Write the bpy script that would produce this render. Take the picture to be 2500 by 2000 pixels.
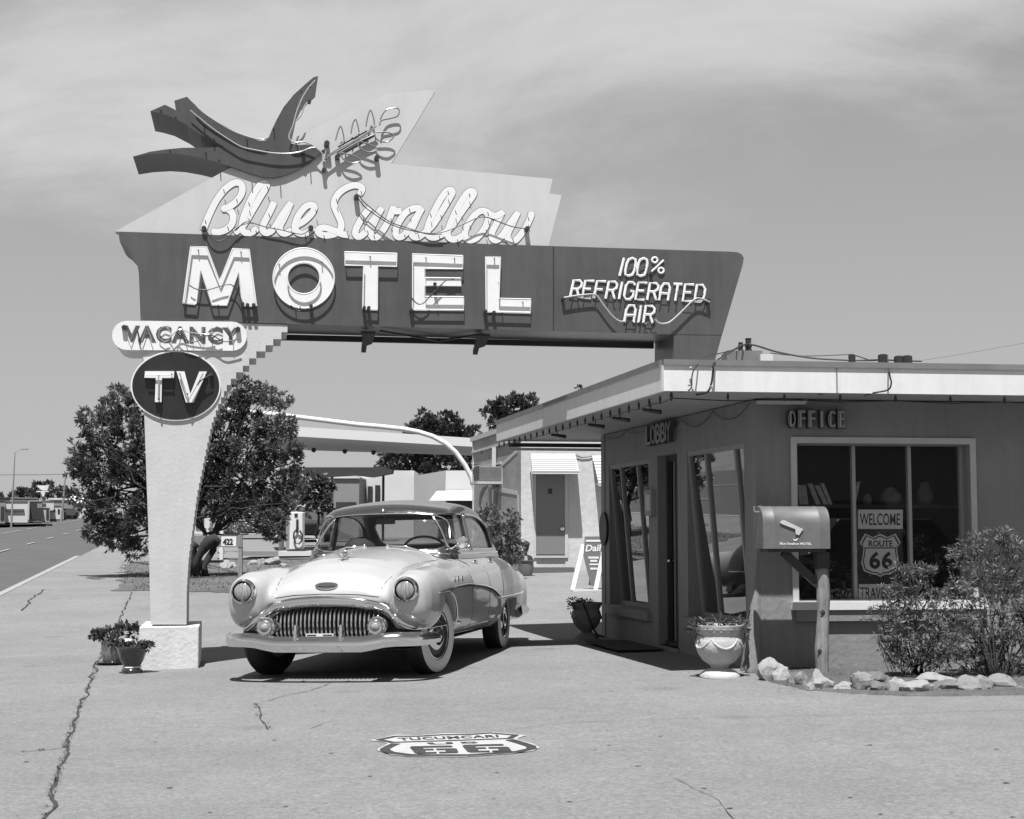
import bpy, bmesh, math, random
import numpy as np
from mathutils import Vector, Matrix, Euler, noise as mnoise
R = math.radians
random.seed(7); np.random.seed(7)
for o in list(bpy.data.objects): bpy.data.objects.remove(o)
S = bpy.context.scene
# ------------------------------------------------------------------ camera
CAMZ = 1.30
FPX = 3700.0                       # focal length in pixels of the 2500 px wide photograph
PITCH = math.atan(300.0 / FPX)
cam = bpy.data.cameras.new("camera"); camo = bpy.data.objects.new("camera", cam)
S.collection.objects.link(camo); S.camera = camo
cam.sensor_width = 36; cam.lens = 36 * FPX / 2500; cam.clip_start = 0.1; cam.clip_end = 6000
camo.location = (0, 0, CAMZ); camo.rotation_euler = (math.pi / 2 + PITCH, 0, 0)
S.render.resolution_x = 1024; S.render.resolution_y = 819
# ------------------------------------------------------------------ light
SUN = Vector((0.06, 0.423, -1.0)).normalized()       # direction the light travels
elev = math.asin(-SUN.z)
azim = math.atan2(-SUN.x, -SUN.y)                    # compass angle of the sun, from +Y towards +X
world = bpy.data.worlds.new("World"); S.world = world; world.use_nodes = True
wn = world.node_tree; wn.nodes.clear(); WL = wn.links.new
def wnode(t, **k):
    n = wn.nodes.new(t)
    for a, b in k.items(): setattr(n, a, b)
    return n
sky = wnode('ShaderNodeTexSky', sky_type='NISHITA'); sky.sun_disc = False
sky.sun_elevation = elev; sky.sun_rotation = azim
sky.air_density = 1.0; sky.dust_density = 2.0; sky.ozone_density = 1.0
bw = wnode('ShaderNodeRGBToBW'); WL(sky.outputs[0], bw.inputs[0])
flat = wnode('ShaderNodeMapRange'); flat.inputs[1].default_value = 0; flat.inputs[2].default_value = 12
flat.inputs[3].default_value = 3.3; flat.inputs[4].default_value = 5.2
WL(bw.outputs[0], flat.inputs[0])
tc = wnode('ShaderNodeTexCoord'); sep = wnode('ShaderNodeSeparateXYZ'); WL(tc.outputs['Generated'], sep.inputs[0])
zc = wnode('ShaderNodeMath', operation='MAXIMUM'); WL(sep.outputs[2], zc.inputs[0]); zc.inputs[1].default_value = 0.0
za = wnode('ShaderNodeMath', operation='ADD'); WL(zc.outputs[0], za.inputs[0]); za.inputs[1].default_value = 0.22
dx = wnode('ShaderNodeMath', operation='DIVIDE'); WL(sep.outputs[0], dx.inputs[0]); WL(za.outputs[0], dx.inputs[1])
dy = wnode('ShaderNodeMath', operation='DIVIDE'); WL(sep.outputs[1], dy.inputs[0]); WL(za.outputs[0], dy.inputs[1])
cmb = wnode('ShaderNodeCombineXYZ'); WL(dx.outputs[0], cmb.inputs[0]); WL(dy.outputs[0], cmb.inputs[1])
mp = wnode('ShaderNodeMapping'); mp.inputs['Rotation'].default_value = (0, 0, R(-14)); mp.inputs['Scale'].default_value = (0.75, 0.8, 1)
mp.inputs['Location'].default_value = (4.1, 2.2, 0)
WL(cmb.outputs[0], mp.inputs[0])
n1 = wnode('ShaderNodeTexNoise'); n1.inputs['Scale'].default_value = 1.7; n1.inputs['Detail'].default_value = 9
n1.inputs['Roughness'].default_value = 0.60; n1.inputs['Distortion'].default_value = 0.35; WL(mp.outputs[0], n1.inputs['Vector'])
# the high cloud deck thickens overhead
el = wnode('ShaderNodeMapRange'); WL(sep.outputs[2], el.inputs[0])
el.inputs[1].default_value = 0.12; el.inputs[2].default_value = 0.33; el.inputs[3].default_value = -0.17; el.inputs[4].default_value = 0.17
ad = wnode('ShaderNodeMath', operation='ADD'); WL(n1.outputs['Fac'], ad.inputs[0]); WL(el.outputs[0], ad.inputs[1])
cr = wnode('ShaderNodeMapRange', interpolation_type='SMOOTHSTEP'); WL(ad.outputs[0], cr.inputs[0])
cr.inputs[1].default_value = 0.42; cr.inputs[2].default_value = 0.78; cr.inputs[3].default_value = 0.0; cr.inputs[4].default_value = 1.0
mx = wnode('ShaderNodeMix', data_type='FLOAT'); WL(cr.outputs[0], mx.inputs[0]); WL(flat.outputs[0], mx.inputs[2]); mx.inputs[3].default_value = 6.6
# paler towards the horizon
hz = wnode('ShaderNodeMapRange'); WL(sep.outputs[2], hz.inputs[0]); hz.inputs[1].default_value = 0.0; hz.inputs[2].default_value = 0.30
hz.inputs[3].default_value = 1.55; hz.inputs[4].default_value = 0.0
mh = wnode('ShaderNodeMath', operation='ADD'); WL(mx.outputs[0], mh.inputs[0]); WL(hz.outputs[0], mh.inputs[1])
# darker towards the zenith, as a filtered black and white film sees it
zd = wnode('ShaderNodeMapRange'); WL(sep.outputs[2], zd.inputs[0]); zd.inputs[1].default_value = 0.36; zd.inputs[2].default_value = 0.75; zd.inputs[3].default_value = 1.0; zd.inputs[4].default_value = 0.38
mz = wnode('ShaderNodeMath', operation='MULTIPLY'); WL(mh.outputs[0], mz.inputs[0]); WL(zd.outputs[0], mz.inputs[1])
bg = wnode('ShaderNodeBackground'); WL(mz.outputs[0], bg.inputs[0]); bg.inputs[1].default_value = 0.060
wo = wnode('ShaderNodeOutputWorld'); WL(bg.outputs[0], wo.inputs[0])
sl = bpy.data.lights.new("sun", 'SUN'); sl.energy = 5.0; sl.angle = R(0.5); sl.color = (1.0, 1.0, 1.0)
so = bpy.data.objects.new("sun", sl); S.collection.objects.link(so)
so.rotation_euler = SUN.to_track_quat('-Z', 'Y').to_euler()
S.view_settings.view_transform = 'Standard'; S.view_settings.look = 'None'
S.view_settings.exposure = 0.70; S.view_settings.gamma = 1.0
S.render.engine = 'CYCLES'; S.cycles.max_bounces = 8; S.cycles.transparent_max_bounces = 16
S.cycles.caustics_reflective = False; S.cycles.caustics_refractive = False

# ------------------------------------------------------------------ geometry of the place
cP, sP = math.cos(PITCH), math.sin(PITCH)
def ray(px, py):
    r, u, f = px - 1250.0, 1000.0 - py, FPX
    return Vector((r, f * cP - u * sP, f * sP + u * cP))
def P(px, py, Y):
    d = ray(px, py); t = Y / d.y
    return Vector((d.x * t, Y, CAMZ + d.z * t))
KD = Vector((-0.2048, 0.9788, 0)); KN = Vector((-0.9788, -0.2048, 0))   # along the street, and across it to the left
KO = Vector((-9.36, 27.7, 0))
def kside(x, y):                                     # metres to the left of the kerb line
    return (Vector((x, y, 0)) - KO).dot(KN)
def sstep(a, b, t):
    t = min(1, max(0, (t - a) / (b - a))); return t * t * (3 - 2 * t)
def gz(x, y):
    z = 0.02 * min(3.0, max(-8.0, x))
    if y > 17:
        yy = min(y, 160.0)
        z += 0.022 * (yy - 17) * sstep(17.5, 28, y)
    return z
def G(px, py, dz=0.0):
    d = ray(px, py); Y = 15.0
    for i in range(60):
        p = Vector((0, 0, CAMZ)) + d * (Y / d.y)
        g = gz(p.x, p.y) + max(dz, 0.03)
        den = (-d.z / d.y)
        # move along the ray until it meets the ground
        Y2 = Y + (p.z - g) / (den + 0.022)
        if abs(Y2 - Y) < 1e-5: break
        Y = max(2.0, min(400.0, Y2))
    p = Vector((0, 0, CAMZ)) + d * (Y / d.y)
    return Vector((p.x, p.y, gz(p.x, p.y) + dz))

# ------------------------------------------------------------------ objects
C = S.collection
def root_of(o):
    while o.parent: o = o.parent
    return o
def thing(name, label, cat, loc=(0, 0, 0), rz=0.0, group=None, rot=None):
    o = bpy.data.objects.new(name, None); C.objects.link(o); o.empty_display_size = 0.2
    o.location = loc; o.rotation_euler = rot if rot else (0, 0, rz)
    o['label'] = label; o['category'] = cat
    if group: o['group'] = group
    return o
def tag(o, label=None, cat=None, group=None, kind=None):
    if label: o['label'] = label
    if cat: o['category'] = cat
    if group: o['group'] = group
    if kind: o['kind'] = kind
    return o
def mat_of(o):
    return Matrix.LocRotScale(o.location, o.rotation_euler, None)
def dup(root, loc=None, rot=None, scale=None, label=None):
    r = root.copy(); C.objects.link(r)
    for ch in list(root.children):
        c = ch.copy(); C.objects.link(c); c.parent = r
        for g in list(ch.children):
            d = g.copy(); C.objects.link(d); d.parent = c
    if loc is not None: r.location = loc
    if rot is not None: r.rotation_euler = rot
    if scale is not None: r.scale = scale
    if label: r['label'] = label
    return r

class MB:
    def __init__(s, M=None):
        s.v = []; s.f = []; s.M = M
    def add(s, vs, fs):
        b = len(s.v)
        for p in vs:
            p = Vector(p); s.v.append(s.M @ p if s.M is not None else p)
        s.f += [tuple(b + i for i in f) for f in fs]
        return s
    def box(s, a, b):
        x0, y0, z0 = a; x1, y1, z1 = b
        return s.add([(x0,y0,z0),(x1,y0,z0),(x1,y1,z0),(x0,y1,z0),(x0,y0,z1),(x1,y0,z1),(x1,y1,z1),(x0,y1,z1)],
                     [(0,3,2,1),(4,5,6,7),(0,1,5,4),(1,2,6,5),(2,3,7,6),(3,0,4,7)])
    def hexa(s, p):                                   # 8 corners, bottom ring then top ring
        return s.add(p, [(0,3,2,1),(4,5,6,7),(0,1,5,4),(1,2,6,5),(2,3,7,6),(3,0,4,7)])
    def bar(s, a, b, w, h=None, up=(0, 0, 1)):        # rectangular bar from a to b
        a = Vector(a); b = Vector(b); h = h or w
        d = (b - a).normalized(); u = Vector(up)
        if abs(d.dot(u)) > 0.98: u = Vector((1, 0, 0))
        r = d.cross(u).normalized(); u = r.cross(d)
        r *= w / 2; u *= h / 2
        return s.hexa([a - r - u, a + r - u, b + r - u, b - r - u, a - r + u, a + r + u, b + r + u, b - r + u])
    def tube(s, pts, rad, n=8, flat=None, closed=False, cap=True):
        # sweep of a round (or, with flat=(axis, k), squashed) section along a polyline
        pts = [Vector(p) for p in pts]; m = len(pts); rings = []
        prev = None
        for i, p in enumerate(pts):
            if closed: t = pts[(i + 1) % m] - pts[i - 1]
            else: t = pts[min(i + 1, m - 1)] - pts[max(i - 1, 0)]
            if t.length < 1e-9: t = Vector((0, 0, 1))
            t.normalize()
            if flat:
                w = flat[0].normalized(); u = t.cross(w)
                if u.length < 1e-5: u = prev or Vector((1, 0, 0))
                u.normalize(); v = w * flat[1]
            else:
                if prev is None:
                    a = Vector((0, 0, 1)) if abs(t.z) < 0.9 else Vector((1, 0, 0))
                    u = t.cross(a).normalized()
                else:
                    u = prev - t * prev.dot(t)
                    u = u.normalized() if u.length > 1e-6 else t.orthogonal().normalized()
                v = t.cross(u)
            prev = u
            r = rad[i] if isinstance(rad, (list, tuple)) else rad
            rings.append([p + u * (r * math.cos(2 * math.pi * k / n)) + v * (r * math.sin(2 * math.pi * k / n)) for k in range(n)])
        vs = [q for r_ in rings for q in r_]; fs = []
        for i in range(m if closed else m - 1):
            a = i * n; b = ((i + 1) % m) * n
            for k in range(n):
                fs.append((a + k, a + (k + 1) % n, b + (k + 1) % n, b + k))
        if not closed and cap:
            fs.append(tuple(range(n))[::-1]); fs.append(tuple((m - 1) * n + k for k in range(n)))
        return s.add(vs, fs)
    def lathe(s, prof, c=(0, 0, 0), n=24, axis='z', cap=True):
        c = Vector(c); vs = []; fs = []
        for (r, h) in prof:
            for k in range(n):
                a = 2 * math.pi * k / n; ca, sa = r * math.cos(a), r * math.sin(a)
                vs.append(c + (Vector((ca, sa, h)) if axis == 'z' else Vector((h, ca, sa)) if axis == 'x' else Vector((sa, h, ca))))
        for i in range(len(prof) - 1):
            for k in range(n):
                fs.append((i * n + k, i * n + (k + 1) % n, (i + 1) * n + (k + 1) % n, (i + 1) * n + k))
        if cap:
            if prof[0][0] > 1e-6: fs.append(tuple(range(n))[::-1])
            if prof[-1][0] > 1e-6: fs.append(tuple((len(prof) - 1) * n + k for k in range(n)))
        return s.add(vs, fs)
    def prism(s, front, off):                          # polygon (list of 3d points) extruded by vector off
        off = Vector(off); n = len(front); front = [Vector(p) for p in front]
        back = [p + off for p in front]
        return s.add(front + back, [tuple(range(n)), tuple(range(2 * n - 1, n - 1, -1))] +
                     [(i, n + i, n + (i + 1) % n, (i + 1) % n) for i in range(n)])
    def blob(s, c, r, seed=0, sub=2, amp=0.25, freq=1.5, squash=(1, 1, 1)):
        bm = bmesh.new(); bmesh.ops.create_icosphere(bm, subdivisions=sub, radius=1)
        c = Vector(c); vs = []
        for v in bm.verts:
            d = v.co.normalized(); k = 1 + amp * mnoise.noise(d * freq + Vector((seed * 7.3, seed * 3.1, seed)))
            vs.append(c + Vector((d.x * squash[0], d.y * squash[1], d.z * squash[2])) * (r * k))
        fs = [tuple(v.index for v in f.verts) for f in bm.faces]; bm.free()
        return s.add(vs, fs)
    def build(s, name, mat, parent=None, smooth=False, local=False, bevel=0, sharp=None, weld=False, fixn=True):
        me = bpy.data.meshes.new(name)
        vs = s.v
        used = sorted({i for f in s.f for i in f})
        if len(used) < len(vs): mp_ = {o: n for n, o in enumerate(used)}; vs = [vs[i] for i in used]; s.f = [tuple(mp_[i] for i in f) for f in s.f]
        if parent is not None and not local:
            inv = mat_of(root_of(parent)).inverted(); vs = [inv @ p for p in vs]
        me.from_pydata([tuple(p) for p in vs], [], s.f); me.validate()
        if fixn or weld or bevel:
            bm = bmesh.new(); bm.from_mesh(me)
            if weld: bmesh.ops.remove_doubles(bm, verts=bm.verts, dist=1e-5)
            if fixn: bmesh.ops.recalc_face_normals(bm, faces=bm.faces)
            bm.to_mesh(me); bm.free()
        if smooth:
            me.shade_smooth()
            if sharp: me.set_sharp_from_angle(angle=R(sharp))
        o = bpy.data.objects.new(name, me); C.objects.link(o)
        if mat: me.materials.append(mat)
        if parent is not None: o.parent = parent
        if bevel:
            b = o.modifiers.new('bevel', 'BEVEL'); b.width = bevel; b.segments = 2; b.limit_method = 'ANGLE'; b.angle_limit = R(40)
        return o
def solo(o, base=None):
    """a thing that is one mesh: put its origin at its base"""
    me = o.data; n = len(me.vertices); co = np.empty(n * 3); me.vertices.foreach_get('co', co); co = co.reshape(-1, 3)
    if base is None: base = Vector(((co[:,0].min() + co[:,0].max()) / 2, (co[:,1].min() + co[:,1].max()) / 2, co[:,2].min()))
    co -= np.array(base); me.vertices.foreach_set('co', co.ravel()); o.location = base; me.update()
    return o

# ------------------------------------------------------------------ materials (black and white photograph: neutral greys)
def mat(name, g=0.5, rough=0.7, metal=0.0, var=0.0, scale=4.0, bump=0.0, bscale=60.0, spec=0.5, coat=0.0, detail=4, g2=None, stretch=None, streak=None):
    m = bpy.data.materials.new(name); m.use_nodes = True; nt = m.node_tree; b = nt.nodes['Principled BSDF']
    b.inputs['Base Color'].default_value = (g, g, g, 1); b.inputs['Roughness'].default_value = rough
    b.inputs['Metallic'].default_value = metal; b.inputs['Specular IOR Level'].default_value = spec
    b.inputs['Coat Weight'].default_value = coat; b.inputs['Coat Roughness'].default_value = 0.04
    L = nt.links.new; tcn = nt.nodes.new('ShaderNodeTexCoord'); src = tcn.outputs['Object']
    if stretch:
        mpn = nt.nodes.new('ShaderNodeMapping'); mpn.inputs['Scale'].default_value = stretch; L(src, mpn.inputs[0]); src = mpn.outputs[0]
    if var or g2 is not None:
        n = nt.nodes.new('ShaderNodeTexNoise'); n.inputs['Scale'].default_value = scale; n.inputs['Detail'].default_value = detail
        n.inputs['Roughness'].default_value = 0.6; L(src, n.inputs['Vector'])
        r = nt.nodes.new('ShaderNodeMapRange'); L(n.outputs['Fac'], r.inputs[0]); r.inputs[1].default_value = 0.3; r.inputs[2].default_value = 0.7
        r.inputs[3].default_value = g * (1 - var) if g2 is None else g
        r.inputs[4].default_value = g * (1 + var) if g2 is None else g2
        col = r.outputs[0]
        if streak:
            m_ = nt.nodes.new('ShaderNodeMapping'); m_.inputs['Scale'].default_value = (4, 4, .45); L(tcn.outputs['Object'], m_.inputs[0])
            s_ = nt.nodes.new('ShaderNodeTexNoise'); s_.inputs['Scale'].default_value = 2.2; s_.inputs['Detail'].default_value = 8; s_.inputs['Roughness'].default_value = .7; L(m_.outputs[0], s_.inputs['Vector'])
            q_ = nt.nodes.new('ShaderNodeMapRange'); q_.inputs[1].default_value = .42; q_.inputs[2].default_value = .72; q_.inputs[3].default_value = 1; q_.inputs[4].default_value = 1 - streak; L(s_.outputs['Fac'], q_.inputs[0])
            k_ = nt.nodes.new('ShaderNodeMath'); k_.operation = 'MULTIPLY'; L(col, k_.inputs[0]); L(q_.outputs[0], k_.inputs[1]); col = k_.outputs[0]
        L(col, b.inputs['Base Color'])
        r2 = nt.nodes.new('ShaderNodeMapRange'); L(n.outputs['Fac'], r2.inputs[0]); r2.inputs[3].default_value = rough * 0.8; r2.inputs[4].default_value = min(1, rough * 1.2)
        L(r2.outputs[0], b.inputs['Roughness'])
    if bump:
        n = nt.nodes.new('ShaderNodeTexNoise'); n.inputs['Scale'].default_value = bscale; n.inputs['Detail'].default_value = 5; L(src, n.inputs['Vector'])
        bu = nt.nodes.new('ShaderNodeBump'); bu.inputs['Strength'].default_value = bump; bu.inputs['Distance'].default_value = 0.02
        L(n.outputs['Fac'], bu.inputs['Height']); L(bu.outputs[0], b.inputs['Normal'])
    return m
def glass_mat(name, tint=0.75, refl=1.0, rough=0.0):
    m = bpy.data.materials.new(name); m.use_nodes = True; nt = m.node_tree; nt.nodes.clear(); L = nt.links.new
    ge = nt.nodes.new('ShaderNodeNewGeometry'); dt = nt.nodes.new('ShaderNodeVectorMath'); dt.operation = 'DOT_PRODUCT'
    L(ge.outputs['Normal'], dt.inputs[0]); L(ge.outputs['Incoming'], dt.inputs[1])
    def mth(op, a, b_=None):
        n = nt.nodes.new('ShaderNodeMath'); n.operation = op
        for i, q in enumerate((a, b_)):
            if q is None: continue
            if isinstance(q, (int, float)): n.inputs[i].default_value = q
            else: L(q, n.inputs[i])
        return n.outputs[0]
    f5 = mth('POWER', mth('SUBTRACT', 1.0, mth('ABSOLUTE', dt.outputs['Value'])), 5.0)      # Schlick, the same from both sides of the pane
    fr = mth('MULTIPLY', mth('ADD', mth('MULTIPLY', f5, 0.92), 0.08), refl); cl_ = nt.nodes.new('ShaderNodeClamp'); L(fr, cl_.inputs[0]); mu = cl_
    t = nt.nodes.new('ShaderNodeBsdfTransparent'); t.inputs[0].default_value = (tint, tint, tint, 1)
    g = nt.nodes.new('ShaderNodeBsdfGlossy'); g.inputs['Roughness'].default_value = rough; g.inputs[0].default_value = (1, 1, 1, 1)
    mxx = nt.nodes.new('ShaderNodeMixShader'); L(mu.outputs[0], mxx.inputs[0]); L(t.outputs[0], mxx.inputs[1]); L(g.outputs[0], mxx.inputs[2])
    o = nt.nodes.new('ShaderNodeOutputMaterial'); L(mxx.outputs[0], o.inputs[0])
    return m
def leaf_mat(name, g=0.06, g2=0.14, trans=0.25):
    m = bpy.data.materials.new(name); m.use_nodes = True; nt = m.node_tree; b = nt.nodes['Principled BSDF']; L = nt.links.new
    tcn = nt.nodes.new('ShaderNodeTexCoord'); n = nt.nodes.new('ShaderNodeTexNoise'); n.inputs['Scale'].default_value = 6; n.inputs['Detail'].default_value = 3
    L(tcn.outputs['Object'], n.inputs['Vector'])
    r = nt.nodes.new('ShaderNodeMapRange'); r.inputs[1].default_value = 0.3; r.inputs[2].default_value = 0.7; r.inputs[3].default_value = g; r.inputs[4].default_value = g2
    L(n.outputs['Fac'], r.inputs[0]); L(r.outputs[0], b.inputs['Base Color']); b.inputs['Roughness'].default_value = 0.45
    tr = nt.nodes.new('ShaderNodeBsdfTranslucent'); L(r.outputs[0], tr.inputs[0])
    ms = nt.nodes.new('ShaderNodeMixShader'); ms.inputs[0].default_value = trans
    L(b.outputs[0], ms.inputs[1]); L(tr.outputs[0], ms.inputs[2]); L(ms.outputs[0], nt.nodes['Material Output'].inputs[0])
    return m
M_white = mat('white_paint', 0.58, 0.6, var=0.05, scale=3, bump=0.06, bscale=40)
M_whitewood = mat('white_wood', 0.58, 0.6, var=0.06, scale=8)
M_darkpaint = mat('sign_blue_paint', 0.074, 0.42, streak=.22, var=0.12, scale=1.6, detail=6)
M_black = mat('black_rubber', 0.012, 0.6)
M_blackmetal = mat('black_metal', 0.02, 0.45)
M_chrome = mat('chrome', 0.72, 0.09, metal=1.0)
M_soffit = mat('soffit_paint', 0.40, 0.7, var=0.05, scale=5)
M_wood = mat('grey_wood', 0.19, 0.8, var=0.25, scale=5, stretch=(6, 6, 0.6), bump=0.3, bscale=30)
M_neon = mat('neon_glass', 0.68, 0.2, coat=0.3)
M_neongrey = mat('neon_glass_unlit', 0.32, 0.2, coat=0.3)
# ------------------------------------------------------------------ ground
def ground_mat(name, base, speck=0.25, blotch=0.10, rough=0.9, sscale=90, bumps=0.25, stain=0.0):
    m = bpy.data.materials.new(name); m.use_nodes = True; nt = m.node_tree; b = nt.nodes['Principled BSDF']; L = nt.links.new
    b.inputs['Roughness'].default_value = rough; b.inputs['Specular IOR Level'].default_value = 0.25
    tcn = nt.nodes.new('ShaderNodeTexCoord')
    def noi(sc, det, rgh=0.6):
        n = nt.nodes.new('ShaderNodeTexNoise'); n.inputs['Scale'].default_value = sc; n.inputs['Detail'].default_value = det
        n.inputs['Roughness'].default_value = rgh; L(tcn.outputs['Object'], n.inputs['Vector']); return n
    def rng(n, a, c, lo, hi):
        r = nt.nodes.new('ShaderNodeMapRange'); r.inputs[1].default_value = a; r.inputs[2].default_value = c
        r.inputs[3].default_value = lo; r.inputs[4].default_value = hi; L(n.outputs['Fac'], r.inputs[0]); return r
    a = noi(sscale, 8, 0.9); r1 = rng(a, 0.3, 0.7, 1 - speck, 1 + speck)
    c = noi(0.5, 6, 0.65); r2 = rng(c, 0.3, 0.7, 1 - blotch, 1 + blotch)
    d = noi(7.0, 5, 0.7); r3 = rng(d, 0.3, 0.7, 1 - blotch * 0.7, 1 + blotch * 0.7)
    m1 = nt.nodes.new('ShaderNodeMath'); m1.operation = 'MULTIPLY'; L(r1.outputs[0], m1.inputs[0]); L(r2.outputs[0], m1.inputs[1])
    m2 = nt.nodes.new('ShaderNodeMath'); m2.operation = 'MULTIPLY'; L(m1.outputs[0], m2.inputs[0]); L(r3.outputs[0], m2.inputs[1])
    m3 = nt.nodes.new('ShaderNodeMath'); m3.operation = 'MULTIPLY'; L(m2.outputs[0], m3.inputs[0]); m3.inputs[1].default_value = base
    out = m3
    if stain:                                          # oil drips and rubber stains
        v = nt.nodes.new('ShaderNodeTexVoronoi'); v.inputs['Scale'].default_value = 0.9; v.inputs['Randomness'].default_value = 1.0
        L(tcn.outputs['Object'], v.inputs['Vector'])
        r4 = nt.nodes.new('ShaderNodeMapRange'); r4.inputs[1].default_value = 0.04; r4.inputs[2].default_value = 0.16; r4.inputs[3].default_value = 1 - stain; r4.inputs[4].default_value = 1
        L(v.outputs['Distance'], r4.inputs[0])
        m4 = nt.nodes.new('ShaderNodeMath'); m4.operation = 'MULTIPLY'; L(m3.outputs[0], m4.inputs[0]); L(r4.outputs[0], m4.inputs[1]); out = m4
    L(out.outputs[0], b.inputs['Base Color'])
    bu = nt.nodes.new('ShaderNodeBump'); bu.inputs['Strength'].default_value = bumps; bu.inputs['Distance'].default_value = 0.01
    L(a.outputs['Fac'], bu.inputs['Height']); L(bu.outputs[0], b.inputs['Normal'])
    return m
M_concrete = ground_mat('concrete', 0.180, 0.60, 0.12, sscale=34, bumps=0.6, stain=0.20)
M_gravel = ground_mat('gravel', 0.19, 0.5, 0.12, sscale=22, bumps=1.0)
M_asphalt = ground_mat('asphalt', 0.082, 0.20, 0.10, sscale=50, bumps=0.4)
M_soil = ground_mat('soil', 0.10, 0.5, 0.25, sscale=18, bumps=1.0)
M_earth = ground_mat('earth', 0.15, 0.35, 0.2, sscale=12, bumps=0.8)
M_crack = mat('crack_dirt', 0.03, 0.95, var=0.4, scale=20)
M_kerb = mat('kerb_paint', 0.26, 0.8, var=0.15, scale=6)
M_line = mat('road_paint', 0.26, 0.8, var=0.15, scale=6)

def steps(segs):
    out = []
    for a, b, n in segs: out += [a + (b - a) * i / n for i in range(n)]
    return out + [segs[-1][1]]
xs = steps([(-1500, -200, 8), (-200, -60, 14), (-60, -16, 30), (-16, 12, 56), (12, 60, 12), (60, 200, 6), (200, 1500, 6)])
ys = steps([(-300, -40, 8), (-40, -4, 12), (-4, 50, 108), (50, 90, 32), (90, 200, 40), (200, 600, 10), (600, 4000, 8)])
g = MB(); nx, ny = len(xs), len(ys)
def road_dip(x, y):
    k = kside(x, y); return -0.22 * sstep(-0.02, 0.25, k) if k < 14 else -0.22 * (1 - sstep(12.5, 13.0, k))
vs = [(x, y, gz(x, y) - (0.30 if kside(x, y) > -0.4 and kside(x, y) < 13.6 else 0)) for y in ys for x in xs]
fs = [(j * nx + i, j * nx + i + 1, (j + 1) * nx + i + 1, (j + 1) * nx + i) for j in range(ny - 1) for i in range(nx - 1)]
g.add(vs, fs); tag(g.build('ground', M_earth, smooth=True), kind='structure')

def kpt(t, k, dz=0.0):
    p = KO + KD * t + KN * k; return Vector((p.x, p.y, gz(p.x, p.y) + dz))
def strip(mb, t0, t1, k0, k1, dz, nt_, nk_):
    vs = []; fs = []
    for j in range(nt_ + 1):
        for i in range(nk_ + 1):
            k = k0 + (k1 - k0) * i / nk_; z = dz(k) if callable(dz) else dz
            vs.append(kpt(t0 + (t1 - t0) * j / nt_, k, z))
    for j in range(nt_):
        for i in range(nk_):
            a = j * (nk_ + 1) + i; fs.append((a, a + 1, a + nk_ + 2, a + nk_ + 1))
    mb.add(vs, fs)
# road, cambered, 13 m wide
mb = MB(); strip(mb, -55, 125, 0.0, 13.2, lambda k: -0.15 + 0.10 * math.sin(math.pi * min(1, k / 13.2)), 360, 16)
strip(mb, 125, 500, 0.0, 13.2, lambda k: -0.15 + 0.10 * math.sin(math.pi * min(1, k / 13.2)), 60, 16)
tag(mb.build('road', M_asphalt, smooth=True), kind='structure')
mb = MB()                                              # kerb: painted white up to the driveway opening
for a in range(-55, 21): mb.hexa([kpt(a, 0.02, -0.2), kpt(a, 0.20, -0.2), kpt(a + 1, 0.20, -0.2), kpt(a + 1, 0.02, -0.2), kpt(a, 0.02, 0.035), kpt(a, 0.18, 0.03), kpt(a + 1, 0.18, 0.03), kpt(a + 1, 0.02, 0.035)])
tag(mb.build('kerb', M_kerb), kind='structure')
mb = MB()
for a in range(21, 90, 1): mb.hexa([kpt(a, 0.02, -0.2), kpt(a, 0.16, -0.2), kpt(a + 1, 0.16, -0.2), kpt(a + 1, 0.02, -0.2), kpt(a, 0.02, -0.05), kpt(a, 0.14, -0.05), kpt(a + 1, 0.14, -0.05), kpt(a + 1, 0.02, -0.05)])
for a in range(60, 480, 4): mb.hexa([kpt(a, 13.1, -0.2), kpt(a, 13.4, -0.2), kpt(a + 4, 13.4, -0.2), kpt(a + 4, 13.1, -0.2), kpt(a, 13.1, 0.04), kpt(a, 13.4, 0.04), kpt(a + 4, 13.4, 0.04), kpt(a + 4, 13.1, 0.04)])
tag(mb.build('kerb', M_concrete), kind='structure')
mb = MB()
for a in range(-44, 200, 9): strip(mb, a, a + 3.0, 3.25, 3.37, -0.050, 6, 1)
for a in range(20, 260, 12): strip(mb, a, a + 9, 6.5, 6.62, -0.026, 10, 1)
tag(mb.build('lane_marking', M_line), kind='structure')
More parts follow.
